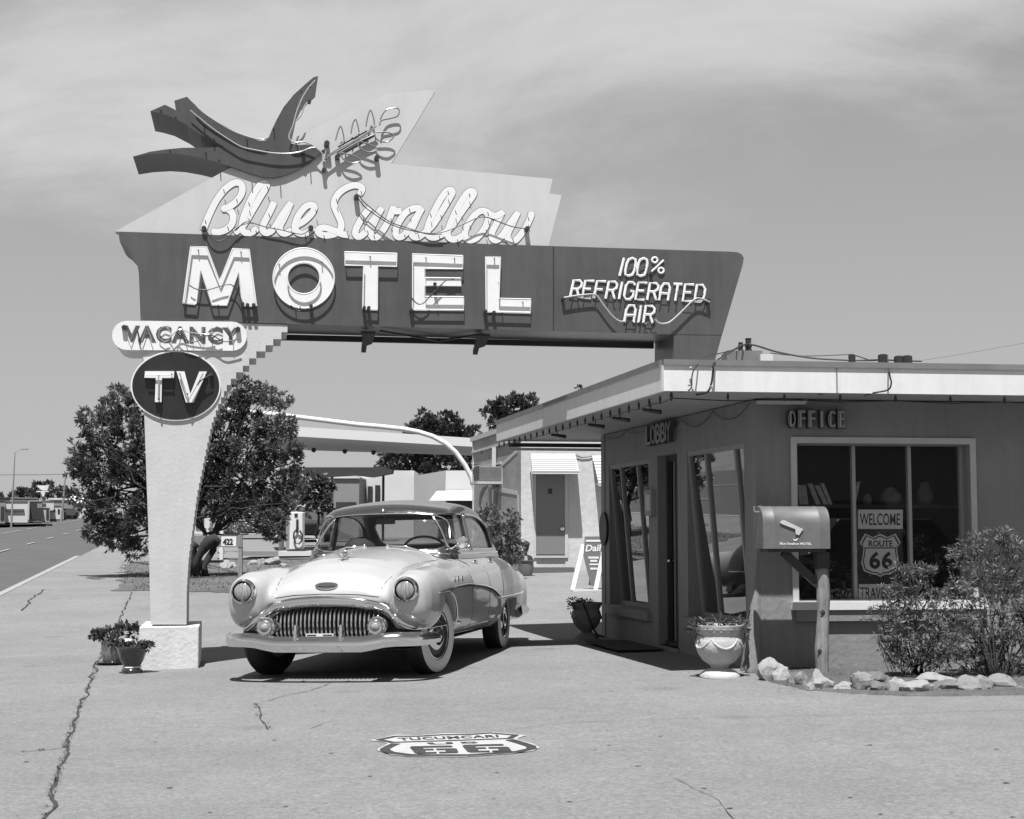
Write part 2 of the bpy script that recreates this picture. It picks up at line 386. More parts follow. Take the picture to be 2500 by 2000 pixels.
# concrete apron and footpath, right up to the kerb
mb = MB(); strip(mb, -55, 48, -4.2, 0.02, 0.025, 206, 6)
def apron(mb, y0, y1, dz, ny_=64, nx_=20, xr=9.0):
    vs = []; fs = []
    for j in range(ny_ + 1):
        y = y0 + (y1 - y0) * j / ny_; xl = (KO + KD * ((y - KO.y) / KD.y) - KN * 2.6 * (1)).x
        for i in range(nx_ + 1):
            x = xl + (xr - xl) * i / nx_; vs.append((x, y, gz(x, y) + dz))
    for j in range(ny_):
        for i in range(nx_):
            a = j * (nx_ + 1) + i; fs.append((a, a + 1, a + nx_ + 2, a + nx_ + 1))
    mb.add(vs, fs)
apron(mb, -24, 18.0, 0.030, 84, 24)
tag(mb.build('driveway', M_concrete, smooth=True), kind='structure')
def patch(mb, poly, dz, rings=8, sub=3, ragged=0.0, skirt=0.0):
    pts = []; rg = random.Random(4)
    n = len(poly)
    for i in range(n):
        a, b = Vector(poly[i]), Vector(poly[(i + 1) % n])
        for k in range(sub): q = a.lerp(b, k / sub); pts.append(q + Vector((rg.uniform(-1, 1), rg.uniform(-1, 1), 0)) * ragged)
    c = sum(pts, Vector((0, 0, 0))) / len(pts); m = len(pts)
    vs = [(c.x, c.y, gz(c.x, c.y) + dz)]
    for r in range(1, rings + 1):
        for p in pts:
            q = c.lerp(p, r / rings); vs.append((q.x, q.y, gz(q.x, q.y) + dz))
    fs = [(0, 1 + i, 1 + (i + 1) % m) for i in range(m)]
    for r in range(rings - 1):
        for i in range(m):
            a = 1 + r * m; fs.append((a + i, a + m + i, a + m + (i + 1) % m, a + (i + 1) % m))
    if skirt:
        a = 1 + (rings - 1) * m; b = len(vs)
        for p in pts: q = c + (p - c) * 1.02; vs.append((q.x, q.y, gz(q.x, q.y) + dz - skirt))
        for i in range(m): fs.append((a + i, b + i, b + (i + 1) % m, a + (i + 1) % m))
    mb.add(vs, fs)
# concrete between the apron and the island bed, gravel court behind the office
mb = MB(); patch(mb, [G(285, 1600), G(1250, 1562), G(1120, 1438), G(560, 1440), G(290, 1442), G(200, 1500)], 0.022, 14, 6)
for o in [mb.build('driveway', M_concrete, smooth=True)]: tag(o, kind='structure')
mb = MB(); patch(mb, [(-3.2, 18.0, 0), (9, 18.0, 0), (9, 36, 0), (-4, 34, 0), (-4, 24, 0)], 0.012, 24, 8)
tag(mb.build('gravel_court', M_gravel, smooth=True), kind='structure')
mb = MB(); patch(mb, [G(282, 1442), G(560, 1447), G(700, 1445), G(900, 1440), G(1010, 1418), G(760, 1366), G(480, 1366), G(312, 1372)], 0.034, 14, 14, .16)
tag(mb.build('dirt_bed', M_soil, smooth=True), kind='structure')
mb = MB(); patch(mb, [G(470, 1362), G(1120, 1362), G(1100, 1318), G(560, 1318)], 0.03, 10, 6)
tag(mb.build('forecourt', M_concrete, smooth=True), kind='structure')

def crack(px_pts, w, seed, dz=0.0345, jit=0.03, sub=10, closed=False):
    rnd = random.Random(seed); pts = [G(*p) for p in px_pts]; out = []
    for a, b in zip(pts, pts[1:]):
        k = max(2, int((b - a).length / 0.10))
        for i in range(k): out.append(a.lerp(b, i / k))
    out.append(pts[-1]); vs = []; fs = []
    n = len(out)
    for i, p in enumerate(out):
        t = (out[min(i + 1, n - 1)] - out[max(i - 1, 0)]).normalized(); nn = Vector((t.y, -t.x, 0))
        wob_ = mnoise.noise(Vector((p.x * 1.7, p.y * 1.7, seed * 5.1))) * jit * 1.6 + rnd.uniform(-jit, jit) * .28
        q = p + nn * wob_; ww = w * rnd.uniform(0.25, 1.0) * (0.3 if i in (0, n - 1) else 1)
        for s in (-1, 1):
            v = q + nn * (s * ww); vs.append((v.x, v.y, gz(v.x, v.y) + dz))
        if i: fs.append((2 * i - 2, 2 * i - 1, 2 * i + 1, 2 * i))
    return vs, fs, out
mb = MB(); crk = []
main_crack = [(92, 2060), (107, 2000), (136, 1910), (156, 1858), (168, 1800), (185, 1748), (203, 1707), (223, 1664), (238, 1617), (262, 1570), (290, 1519), (322, 1446)]
for i, (pp, w, j) in enumerate([(main_crack[:9], 0.012, 0.032), (main_crack[8:], 0.010, 0.03),
        ([(0, 1840), (60, 1836), (133, 1830), (160, 1824)], 0.007, 0.02),
        ([(623, 1718), (634, 1748), (646, 1768), (661, 1783)], 0.008, 0.02), ([(623, 1718), (655, 1712), (690, 1701), (759, 1687), (790, 1677), (817, 1664)], 0.006, 0.02),
        ([(750, 1782), (790, 1766), (830, 1758)], 0.003, 0.02), ([(55, 1492), (75, 1462), (112, 1438)], 0.02, 0.05),
        ([(1180, 1790), (1400, 1764), (1566, 1758), (1900, 1750), (2200, 1744), (2500, 1734), (2600, 1731)], 0.0035, 0.012),
        ([(0, 1720), (120, 1716), (180, 1712)], 0.003, 0.02), ([(1640, 1900), (1760, 1955), (1800, 2010)], 0.0025, 0.02)]):
    vs, fs, out = crack(pp, w, i, jit=j); mb.add(vs, fs); crk.append(out)
rnd = random.Random(5)
for k in range(90):                                    # leaf litter and gum spots
    p = G(rnd.uniform(0, 2500), 1560 + 460 * rnd.random() ** 1.3); s = rnd.uniform(0.004, 0.016); a0 = rnd.uniform(0, 6)
    mb.add([(p.x + s * rnd.uniform(0.6, 1.8) * math.cos(a0 + t), p.y + s * 0.8 * math.sin(a0 + t), p.z + 0.0345) for t in (0, 1.2, 2.4, 3.6, 5.0)], [(0, 1, 2, 3, 4)])
tag(mb.build('pavement_crack', M_crack), kind='structure')
# joint where the gutter meets the tarmac, and weeds in the crack
M_weed = leaf_mat('weed', 0.05, 0.11)
mb = MB()
for ci, out in enumerate(crk[:4]):
    for p in out:
        if rnd.random() < (0.8 if ci == 0 else 0.3):
            for k in range(rnd.randint(3, 12)):
                a = rnd.uniform(0, 6.28); l = rnd.uniform(0.012, 0.045); h = rnd.uniform(0.004, 0.022)
                q = Vector((p.x + rnd.uniform(-.02, .02), p.y + rnd.uniform(-.03, .03), gz(p.x, p.y) + 0.033)); w = Vector((-math.sin(a), math.cos(a), 0)) * 0.004
                t = q + Vector((math.cos(a) * l, math.sin(a) * l, h)); mb.add([q - w, q + w, t], [(0, 1, 2)])
o = mb.build('weeds', M_weed, fixn=False); tag(o, 'small green weeds growing along the pavement cracks', 'weeds', kind='stuff')

# ------------------------------------------------------------------ lettering
_tc = {}
def text2d(s, bold=0.0, spacing=1.0, res=3):
    key = (s, bold, spacing)
    if key in _tc: return _tc[key]
    cu = bpy.data.curves.new('t', 'FONT'); cu.body = s; cu.offset = bold; cu.resolution_u = res; cu.space_character = spacing
    o = bpy.data.objects.new('t', cu); C.objects.link(o); bpy.context.view_layer.update()
    me = o.to_mesh(); v = [(p.co.x, p.co.y) for p in me.vertices]; f = [tuple(q.vertices) for q in me.polygons]; o.to_mesh_clear()
    bpy.data.objects.remove(o); bpy.data.curves.remove(cu)
    x0 = min(p[0] for p in v); x1 = max(p[0] for p in v); y0 = min(p[1] for p in v); y1 = max(p[1] for p in v)
    v = [((p[0] - x0) / (x1 - x0), (p[1] - y0) / (y1 - y0)) for p in v]
    _tc[key] = (v, f); return v, f
def put_text(mb, s, mapf, bold=0.0, spacing=1.0, thick=None):
    """mapf(u,v) -> 3d point for u,v in 0..1; thick = vector to give the letters depth"""
    v, f = text2d(s, bold, spacing); pts = [Vector(mapf(*p)) for p in v]
    mb.add(pts, f)
    if thick is not None:
        t = Vector(thick); n = len(pts)
        ec = {}
        for q in f:
            for i in range(len(q)):
                e = (q[i], q[(i + 1) % len(q)]); ec[e] = ec.get(e, 0) + 1
        side = [(a, b, b + n, a + n) for (a, b) in ec if (b, a) not in ec]
        base = len(mb.v) - n
        mb.v += [(mb.M @ (p + t) if mb.M is not None else p + t) for p in pts]
        mb.f += [tuple(base + i for i in q) for q in side] + [tuple(base + n + i for i in q[::-1]) for q in f]
def quadmap(a, b, c, d):                              # bottom-left, bottom-right, top-right, top-left
    a, b, c, d = map(Vector, (a, b, c, d))
    return lambda u, v: (a * (1 - u) * (1 - v) + b * u * (1 - v) + c * u * v + d * (1 - u) * v)

# painted highway shield on the driveway
M_shw = mat('shield_white', 0.36, 0.7, var=0.08, scale=12); M_shb = mat('shield_black', 0.03, 0.7, var=0.3, scale=12)
zs = lambda x, y: G(860 + x / 4.312, 1760 + y / 4.312)
sh = thing('painted_shield', 'white highway shield reading TUCUMCARI US 66 painted on the concrete in front of the car', 'road marking', zs(1070, 260))
def zpoly(mb, pts, dz, sub=4):
    out = []
    for i in range(len(pts)):
        a, b = pts[i], pts[(i + 1) % len(pts)]
        for k in range(sub):
            p = zs(a[0] + (b[0] - a[0]) * k / sub, a[1] + (b[1] - a[1]) * k / sub); out.append((p.x, p.y, p.z + dz))
    mb.add(out, [tuple(range(len(out)))])
outl = [(170, 212), (300, 190), (455, 152), (700, 160), (965, 138), (1230, 142), (1470, 124), (1640, 138), (1830, 160), (1745, 188), (1740, 208), (1900, 245), (1975, 288), (1900, 325), (1700, 350), (1400, 370), (1190, 385), (900, 385), (560, 380), (400, 362), (270, 320), (275, 295), (340, 268), (370, 245), (300, 225)]
mb = MB(); zpoly(mb, outl, 0.0345); bmf = mb.build('shield_ground', M_shw, sh)
def zline(mb, pts, w, dz=0.0365):
    w = w / 4.312
    for a, b in zip(pts, pts[1:]):
        d = Vector((b[0] - a[0], b[1] - a[1])); 
        # ribbon in ground space, thickness given in metres
        A, B = zs(*a), zs(*b); t = (B - A).normalized(); n = Vector((t.y, -t.x, 0)) * w
        q = [A - n - t * .01, A + n - t * .01, B + n + t * .01, B - n + t * .01]; mb.add([(p.x, p.y, gz(p.x, p.y) + dz) for p in q], [(0, 1, 2, 3)]); dz += 0.00003
mb = MB()
zline(mb, [(280, 208), (460, 172), (700, 172), (960, 155)], 0.10); zline(mb, [(990, 156), (1240, 153), (1465, 136)], 0.10); zline(mb, [(1490, 140), (1720, 160), (1655, 195), (1200, 212), (900, 222), (420, 237), (280, 208)], 0.09)
zline(mb, [(455, 252), (400, 275), (345, 305), (345, 320), (400, 345), (600, 370), (900, 372), (1185, 372)], 0.13, 0.0368); zline(mb, [(1212, 372), (1500, 352), (1750, 335), (1890, 303), (1880, 278), (1790, 248), (1660, 210)], 0.13, 0.0368)
mb.build('shield_outline', M_shb, sh)
mb = MB()
def zm(a, b, c, d): return lambda u, v: zs(*[a[i] * (1 - u) * (1 - v) + b[i] * u * (1 - v) + c[i] * u * v + d[i] * (1 - u) * v for i in (0, 1)]) + Vector((0, 0, 0.0378))
put_text(mb, 'TUCUMCARI', zm((505, 219), (1545, 184), (1530, 158), (470, 192)), 0.02, 1.05)
mb.build('shield_lettering', M_shb, sh); mb = MB(); put_text(mb, 'US', zm((820, 262), (1340, 246), (1300, 230), (780, 243)), 0.03, 1.3); mb.build('shield_lettering', M_shb, sh); mb = MB()

for (A_, B_, C_, D_) in (((665, 359), (1120, 350), (1085, 272), (598, 281)), ((1222, 346), (1682, 335), (1620, 254), (1150, 266))):
    mf_ = zm(A_, B_, C_, D_)
    for poly in ([(0, .12), (.06, 0), (.27, 0), (.27, 1), (.06, 1), (0, .88)], [(.272, .80), (.90, .80), (.94, .88), (.90, 1), (.272, 1)], [(.272, .44), (.48, .44), (.48, .62), (.272, .62)], [(.54, .44), (.73, .44), (.73, .62), (.54, .62)], [(.272, 0), (.50, 0), (.50, .18), (.272, .18)], [(.56, 0), (.73, 0), (.73, .18), (.56, .18)], [(.732, 0), (.95, 0), (1, .08), (1, .54), (.95, .62), (.732, .62)]):
        mb.add([mf_(u, v) for u, v in poly], [tuple(range(len(poly)))])
mb.build('shield_numeral', M_shb, sh)

# ------------------------------------------------------------------ rocks
M_rock = mat('limestone', 0.18, 0.9, var=0.25, scale=6, bump=0.8, bscale=14, detail=8)
M_rockl = mat('pale_limestone', 0.25, 0.9, var=0.15, scale=6, bump=0.8, bscale=14, detail=8)
M_rockd = mat('dark_stone', 0.12, 0.9, var=0.25, scale=6, bump=0.8, bscale=14, detail=8)
def rock(px, py, w, h, m, label, group, seed, peak=0.0, dz=0.03):
    p = G(px, py); sc = p.y / 3712.0; kk = 1.05 if h > 40 else 1.45; W, H = w * sc * kk, h * sc * kk
    bm = bmesh.new(); bmesh.ops.create_icosphere(bm, subdivisions=3, radius=1); rr = random.Random(seed)
    pl = [Vector((rr.uniform(-1, 1), rr.uniform(-1, 1), rr.uniform(-0.7, 1))).normalized() for _ in range(9)]
    pd = [rr.uniform(0.55, 0.86) for _ in range(9)]; o_ = Vector((seed * 3.3, seed * 1.7, 0)); vs = []
    for v in bm.verts:
        d = v.co.normalized(); k = 1.0
        for n_, q in zip(pl, pd):
            c_ = d.dot(n_)
            if c_ > 1e-3: k = min(k, q / c_)
        k *= 1 + 0.22 * mnoise.noise(d * 1.9 + o_) + 0.07 * mnoise.noise(d * 6 + o_)
        x, y, z = d.x * k, d.y * k, d.z * k
        if peak: z += peak * max(0, 1 - 2.2 * math.hypot(x + 0.25, y))
        vs.append((x, y, z))
    x0, x1 = min(v[0] for v in vs), max(v[0] for v in vs); z1 = max(v[2] for v in vs); z0 = -0.45
    vs = [((v[0] - (x0 + x1) / 2) / (x1 - x0) * W, v[1] * W * 0.42, (max(v[2], z0) - z0) / (z1 - z0) * H - 0.01) for v in vs]
    mb = MB(); mb.add(vs, [tuple(v.index for v in f.verts) for f in bm.faces]); bm.free()
    o = mb.build('border_rock' if 'bed' in group else 'rock', m, smooth=True, sharp=18)
    o.location = (p.x, p.y + 0.42 * W, gz(p.x, p.y) + dz); tag(o, label, 'rock', group)
    return o
RS = [(160, 230, 160, 130, 1, 'tan slab leaning highest at the left end of the border under the mailbox side', .0), (240, 247, 118, 92, 1, 'squarish rock second along the border from the office corner', 0),
      (335, 270, 84, 80, 2, 'small dark rock wedged beside the squarish one at the left of the border', 0), (405, 286, 94, 94, 0, 'rough grey rock directly left of the tall pale peaked rock', 0),
      (545, 312, 215, 172, 1, 'tall pale peaked rock in front of the mailbox post', .9), (750, 322, 145, 62, 1, 'low flat pale rock right of the tall peaked one', 0),
      (890, 327, 135, 118, 0, 'upright rock leaning right, second from the peaked one', 0), (1010, 268, 185, 78, 2, 'flat grey rock lying in the second row behind its neighbours', 0),
      (1030, 332, 145, 72, 2, 'low grey rock in the middle of the border below a flat one', 0), (1165, 336, 135, 98, 1, 'pale wedge shaped rock near the middle of the border', 0),
      (1330, 342, 208, 84, 1, 'wide pale flat faced rock below the bush', 0), (1500, 270, 262, 76, 1, 'widest pale slab lying on the second row before the bush', 0),
      (1545, 322, 215, 72, 2, 'dark flat rock tucked under the widest slab', 0), (1730, 326, 165, 100, 0, 'rounded grey rock in front of a taller round one', 0),
      (1850, 320, 185, 134, 0, 'tall round boulder third from the right end of the border', 0), (2015, 300, 160, 88, 0, 'domed grey rock near the right end of the border', 0), (2150, 318, 90, 40, 2, 'last small dark rock at the right edge of the border', 0)]
for i, (cx, yb, w, h, mi, lab, pk) in enumerate(RS):
    rock(1840 + cx / 3.267, 1590 + yb / 3.267 + 2, w / 3.267, h / 3.267, (M_rock, M_rockl, M_rockd)[mi], lab, 'rocks edging the planting bed', i + 1, pk)
for i, (px, py, w, h, lab) in enumerate([(548, 1389, 24, 16, 'white rock nearest the pillar beside the number board post'), (566, 1384, 16, 9, 'small white rock left of the number board post'), (616, 1379, 22, 9, 'long white rock right of the number board post'),
        (638, 1380, 18, 12, 'middle white rock of the line beyond the pillar'), (663, 1380, 30, 15, 'largest white rock near the fuel pump'), (688, 1383, 16, 6, 'flat white rock at the right end beside the car'), (538, 1352, 14, 12, 'white rock lying behind the line near the number board')]):
    rock(px, py, w, h, M_rockl, lab, 'white rocks round the island', 40 + i, 0, 0.03)
# planting bed in front of the office
mb = MB(); bed = [(1840, 1640), (1880, 1664), (1960, 1684), (2080, 1694), (2200, 1699), (2330, 1700), (2600, 1694), (2600, 1600), (2200, 1610), (1900, 1622)]
patch(mb, [G(*p) for p in bed], 0.052, 10, 5, .02, .04); tag(mb.build('planting_bed', M_soil, smooth=True), kind='structure')
# ------------------------------------------------------------------ plane helper: px -> (s, z) on a vertical plane
class Wall:
    def __init__(s, O, D, N):
        s.O = Vector(O); s.D = Vector(D).normalized(); s.N = Vector(N).normalized()
    def sz(s, px, py, off=0.0):
        d = ray(px, py); O = s.O + s.N * off; c = Vector((0, 0, CAMZ))
        t = (O - c).dot(s.N) / d.dot(s.N); p = c + d * t
        return (p - O).dot(s.D), p.z
    def p(s, a, z, n=0.0):
        q = s.O + s.D * a + s.N * n; return Vector((q.x, q.y, z))
    def px(s, x, y, n=0.0):
        a, z = s.sz(x, y, n); return s.p(a, z, n)
    def block(s, mb, a0, a1, z0, z1, n0, n1):
        mb.hexa([s.p(a0, z0, n0), s.p(a1, z0, n0), s.p(a1, z0, n1), s.p(a0, z0, n1), s.p(a0, z1, n0), s.p(a1, z1, n0), s.p(a1, z1, n1), s.p(a0, z1, n1)])
def wall_with_holes(mb, W, a0, a1, z0, z1, n0, n1, holes):
    """solid wall slab cut into blocks round rectangular holes [(a0,a1,z0,z1)], butted edge to edge"""
    A = sorted(set([a0, a1] + [h[0] for h in holes] + [h[1] for h in holes])); Z = sorted(set([z0, z1] + [h[2] for h in holes] + [h[3] for h in holes]))
    def solid(i, j):
        if i < 0 or j < 0 or i >= len(A) - 1 or j >= len(Z) - 1: return False
        ca, cz = (A[i] + A[i + 1]) / 2, (Z[j] + Z[j + 1]) / 2
        return not any(h[0] < ca < h[1] and h[2] < cz < h[3] for h in holes)
    for i in range(len(A) - 1):
        for j in range(len(Z) - 1):
            if not solid(i, j): continue
            a, b, c, d = A[i], A[i + 1], Z[j], Z[j + 1]
            for n in (n0, n1): mb.add([W.p(a, c, n), W.p(b, c, n), W.p(b, d, n), W.p(a, d, n)], [(0, 1, 2, 3)])
            if not solid(i - 1, j): mb.add([W.p(a, c, n0), W.p(a, c, n1), W.p(a, d, n1), W.p(a, d, n0)], [(0, 1, 2, 3)])
            if not solid(i + 1, j): mb.add([W.p(b, c, n0), W.p(b, c, n1), W.p(b, d, n1), W.p(b, d, n0)], [(0, 1, 2, 3)])
            if not solid(i, j - 1): mb.add([W.p(a, c, n0), W.p(b, c, n0), W.p(b, c, n1), W.p(a, c, n1)], [(0, 1, 2, 3)])
            if not solid(i, j + 1): mb.add([W.p(a, d, n0), W.p(b, d, n0), W.p(b, d, n1), W.p(a, d, n1)], [(0, 1, 2, 3)])
M_stucco = mat('stucco', 0.205, 0.85, streak=.16, var=0.09, scale=2.0, bump=0.30, bscale=22, detail=6)
M_reveal = mat('reveal_paint', 0.24, 0.7, var=0.05, scale=4)
M_trim = mat('window_trim', 0.44, 0.6, var=0.06, scale=6)
M_mull = mat('mullion', 0.30, 0.5)
M_fascia = mat('fascia_paint', 0.62, 0.55, streak=.10, var=0.04, scale=2, bump=0.08, bscale=12)
M_flash = mat('roof_flashing', 0.15, 0.6, var=0.15, scale=3)
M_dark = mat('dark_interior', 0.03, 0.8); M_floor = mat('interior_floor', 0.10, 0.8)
M_glass = glass_mat('window_glass', 0.55, 1.9)
M_glassf = glass_mat('front_glass', 0.88, 1.25)

F = Vector((math.cos(R(7.5)), math.sin(R(7.5)), 0)); NF = Vector((F.y, -F.x, 0))
W0 = Vector((2.188, 13.6, 0))
WF = Wall(W0, F, NF)                                  # front wall, s grows to the right
NL = Vector((-0.9788, -0.2048, 0))
WLb = Wall(W0, KD, NL)                                # lobby wall, s grows away from the camera
office = thing('office_building', 'low flat roofed stucco motel office with lobby door and wide front window', 'building', (3.6, 17, 0.05))
SOF = 2.492; FT = 2.76
# lobby openings
def rect(W, xl, yt, xr, yb):
    s0, z1 = W.sz(xl, yt); s1, _ = W.sz(xr, yt); _, z0 = W.sz((xl), yb); return min(s0, s1), max(s0, s1), z0, z1
lw = (WLb.sz(1583, 1119)[0], WLb.sz(1487, 1137)[0], WLb.sz(1485, 1474)[1], WLb.sz(1487, 1137)[1])
dr = (WLb.sz(1653, 1108)[0], WLb.sz(1604.5, 1114)[0], 0.10, WLb.sz(1604.5, 1114)[1])
rw = (WLb.sz(1816, 1081)[0], WLb.sz(1677, 1104)[0], WLb.sz(1667, 1502)[1], WLb.sz(1677, 1104)[1])
LE = WLb.sz(1467, 1069)[0]
mb = MB(); wall_with_holes(mb, WLb, 0.0, LE, -0.1, SOF, 0.0, -0.22, [lw, dr, rw])
mb.build('lobby_wall', M_stucco, office)
fw = (WF.sz(1945, 1200)[0], WF.sz(2368, 1200)[0], WF.sz(1945, 1466)[1], WF.sz(1945, 1082)[1])
mb = MB(); wall_with_holes(mb, WF, 0.002, 9.0, -0.1, SOF, 0.0, -0.22, [fw])
mb.build('front_wall', M_stucco, office)
# rounded buttress at the corner foot
mb = MB(); c0 = W0
for k in range(6):
    pass
prof = [(0.17, -0.1), (0.15, 0.10), (0.10, 0.35), (0.06, 0.6), (0.03, 0.85), (0.004, 1.05)]
ring = []
for (r, z) in prof:
    ring += [W0 + NF * 0.001 + F * 0.03 + Vector((0, 0, z)), W0 + NF * (r * 0.35) + NL * 0.0 + Vector((0, 0, z)), W0 + (NF * 0.6 + NL * 0.9).normalized() * r + Vector((0, 0, z)), W0 + NL * (r) + KD * 0.05 + Vector((0, 0, z)), W0 + KD * 0.25 + NL * 0.001 + Vector((0, 0, z))]
mb.add(ring, [(i * 5 + j, i * 5 + j + 1, (i + 1) * 5 + j + 1, (i + 1) * 5 + j) for i in range(5) for j in range(4)])
mb.build('corner_buttress', M_stucco, office, smooth=True)
# other walls, floor and ceiling of the room
B1 = W0 + KD * LE; B2 = B1 + F * 9.0; B3 = W0 + F * 9.0
mb = MB()
WB = Wall(B1, F, -NF); WB.block(mb, 0.002, 9.0, -0.1, SOF, 0, -0.2)
WR = Wall(B3, KD, -NL); WR.block(mb, 0.002, LE - 0.2, -0.1, SOF, -0.2, 0)
mb.build('rear_wall', M_stucco, office)
mb = MB(); ins = [W0 + F * .24 + KD * .24, B3 + KD * .24 - F * .22, B2 - F * .22 - KD * .22, B1 + F * .24 - KD * .22]
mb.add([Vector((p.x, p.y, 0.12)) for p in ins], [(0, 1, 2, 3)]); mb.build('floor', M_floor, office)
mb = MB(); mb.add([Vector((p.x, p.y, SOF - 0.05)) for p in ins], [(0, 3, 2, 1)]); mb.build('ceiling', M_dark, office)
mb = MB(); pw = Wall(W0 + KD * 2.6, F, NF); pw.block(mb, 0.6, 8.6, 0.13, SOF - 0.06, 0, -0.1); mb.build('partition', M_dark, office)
# canopy: slab with soffit, fascia and flashing
FC = Vector((1.281, 12.75, 0)); CL = 7.25; CW = 11.0
def cz(p, z): return Vector((p.x, p.y, z))
c1, c2, c3, c4 = FC, FC + F * CW, FC + F * CW + KD * CL, FC + KD * CL
mb = MB(); q = 0.04
i1, i2, i3, i4 = FC + (F + KD) * q, c2 + (KD - F) * q, c3 - (F + KD) * q, c4 + (F - KD) * q
mb.hexa([cz(p, SOF + 0.01) for p in (i1, i2, i3, i4)] + [cz(p, FT - 0.03) for p in (i1, i2, i3, i4)])
M_plank = bpy.data.materials.new('soffit_boards'); M_plank.use_nodes = True
nt = M_plank.node_tree; b_ = nt.nodes['Principled BSDF']; tcn = nt.nodes.new('ShaderNodeTexCoord'); wv = nt.nodes.new('ShaderNodeTexWave')
mpn = nt.nodes.new('ShaderNodeMapping'); mpn.inputs['Rotation'].default_value = (0, 0, R(-101.8)); nt.links.new(tcn.outputs['Object'], mpn.inputs[0]); nt.links.new(mpn.outputs[0], wv.inputs[0])
wv.bands_direction = 'Y'; wv.wave_profile = 'SAW'; wv.inputs['Scale'].default_value = 3.2
rp = nt.nodes.new('ShaderNodeMapRange'); rp.inputs[1].default_value = 0.0; rp.inputs[2].default_value = 0.12; rp.inputs[3].default_value = 0.16; rp.inputs[4].default_value = 0.36
nt.links.new(wv.outputs['Fac'], rp.inputs[0]); nt.links.new(rp.outputs[0], b_.inputs['Base Color']); b_.inputs['Roughness'].default_value = 0.6
mb.build('roof', M_plank, office)
mb = MB(); t = 0.035
def fascia(mb, a, b, inn, z0, z1, o0, o1):
    mb.hexa([cz(a - inn * o1, z0), cz(b - inn * o1, z0), cz(b + inn * o0, z0), cz(a + inn * o0, z0), cz(a - inn * o1, z1), cz(b - inn * o1, z1), cz(b + inn * o0, z1), cz(a + inn * o0, z1)])
fascia(mb, c1, c2, -NF, SOF, 2.7115, t, 0.0); fascia(mb, c1 + KD * (t + .002), c4, -NL, SOF, 2.7115, t, 0.0)
fascia(mb, c4 + F * (t + .002), c3, NF, SOF, 2.7115, t, 0.0)
M_fasc2 = mat('worn_fascia_paint', 0.60, 0.45, var=0.04, scale=2)
mb.build('fascia', M_fascia, office)
mb = MB(); sj = FC + F * 1.47 * (1 + 0) - NF * -0.012; a_ = FC + F * (P(2040, 950, 13.0).x - FC.x) / F.x; mb.bar(cz(a_ + NF * .004, SOF - .0), cz(a_ + NF * .004, 2.705), .008, .012, up=NF); mb.build('fascia_joint', M_flash, office)
mb = MB(); fascia(mb, c1, c2, -NF, 2.7120, FT, 0.05, 0.018); fascia(mb, c1 + KD * .052, c4, -NL, 2.7120, FT, 0.05, 0.018)
fascia(mb, c4 + F * .052, c3, NF, 2.7120, FT, 0.05, 0.018)
mb.build('roof_flashing', M_flash, office)
mb = MB()                                             # bright drip lip along the flashing foot
fascia(mb, c1, c2, -NF, 2.707, 2.7118, -.001, 0.016); fascia(mb, c1 + KD * .052, c4, -NL, 2.707, 2.7118, -.001, 0.016)
mb.build('drip_edge', M_trim, office)
mb = MB(); rb = c4 + F * 0.15 - KD * 0.05; rt_ = rb + F * 6.0
mb.bar(cz(rb, SOF - 0.05), cz(rt_, SOF - 0.06), 0.05, 0.05); mb.build('rear_beam', M_blackmetal, office)
mb = MB(); mb.bar(cz(rb, SOF - 0.105), cz(rt_, SOF - 0.115), 0.04, 0.035); mb.build('conduit', M_white, office)
# lobby windows: raked glass, top at the wall face and foot set in
def lobby_window(h, mulls):
    a0, a1, z0, z1 = h; T0, T1 = -0.03, -0.17       # set-in at the top and the foot
    def nn(z): return T0 + (T1 - T0) * (z1 - z) / (z1 - z0)
    fr = MB(); w = 0.045
    def rail(sa, za, sb, zb, wd=w): fr.bar(WLb.p(sa, za, nn(za)), WLb.p(sb, zb, nn(zb)), wd, 0.05, up=WLb.N)
    rail(a0, z1 - w / 2, a1, z1 - w / 2); rail(a0, z0 + w / 2, a1, z0 + w / 2)
    rail(a1 - w / 2, z0 + w, a1 - w / 2, z1 - w); rail(a0 + w / 2, z0 + w, a0 + w / 2, z1 - w)
    for m_ in mulls:
        s = a0 + (a1 - a0) * m_; rail(s, z0 + w, s, z1 - w, 0.04)
    f = fr.build('window', M_reveal, office)
    gl = MB(); gl.add([WLb.p(a0 + .01, z0 + .01, nn(z0 + .01)), WLb.p(a1 - .01, z0 + .01, nn(z0 + .01)), WLb.p(a1 - .01, z1 - .01, nn(z1 - .01)), WLb.p(a0 + .01, z1 - .01, nn(z1 - .01))], [(0, 1, 2, 3)])
    gl.build('pane', M_glass, f)
    si = MB(); WLb.block(si, a0 - 0.06, a1 + 0.10, z0 - 0.11, z0 - 0.005, -0.19, 0.045); si.build('sill', M_stucco, f)
    in_ = MB(); WLb.block(in_, a0 + .02, a1 - .02, z0 - 0.12, z0 + 0.003, -0.2, -0.215); in_.build('lining', M_reveal, f)
lobby_window(lw, [0.30, 0.72]); lobby_window(rw, [0.17, 0.68])
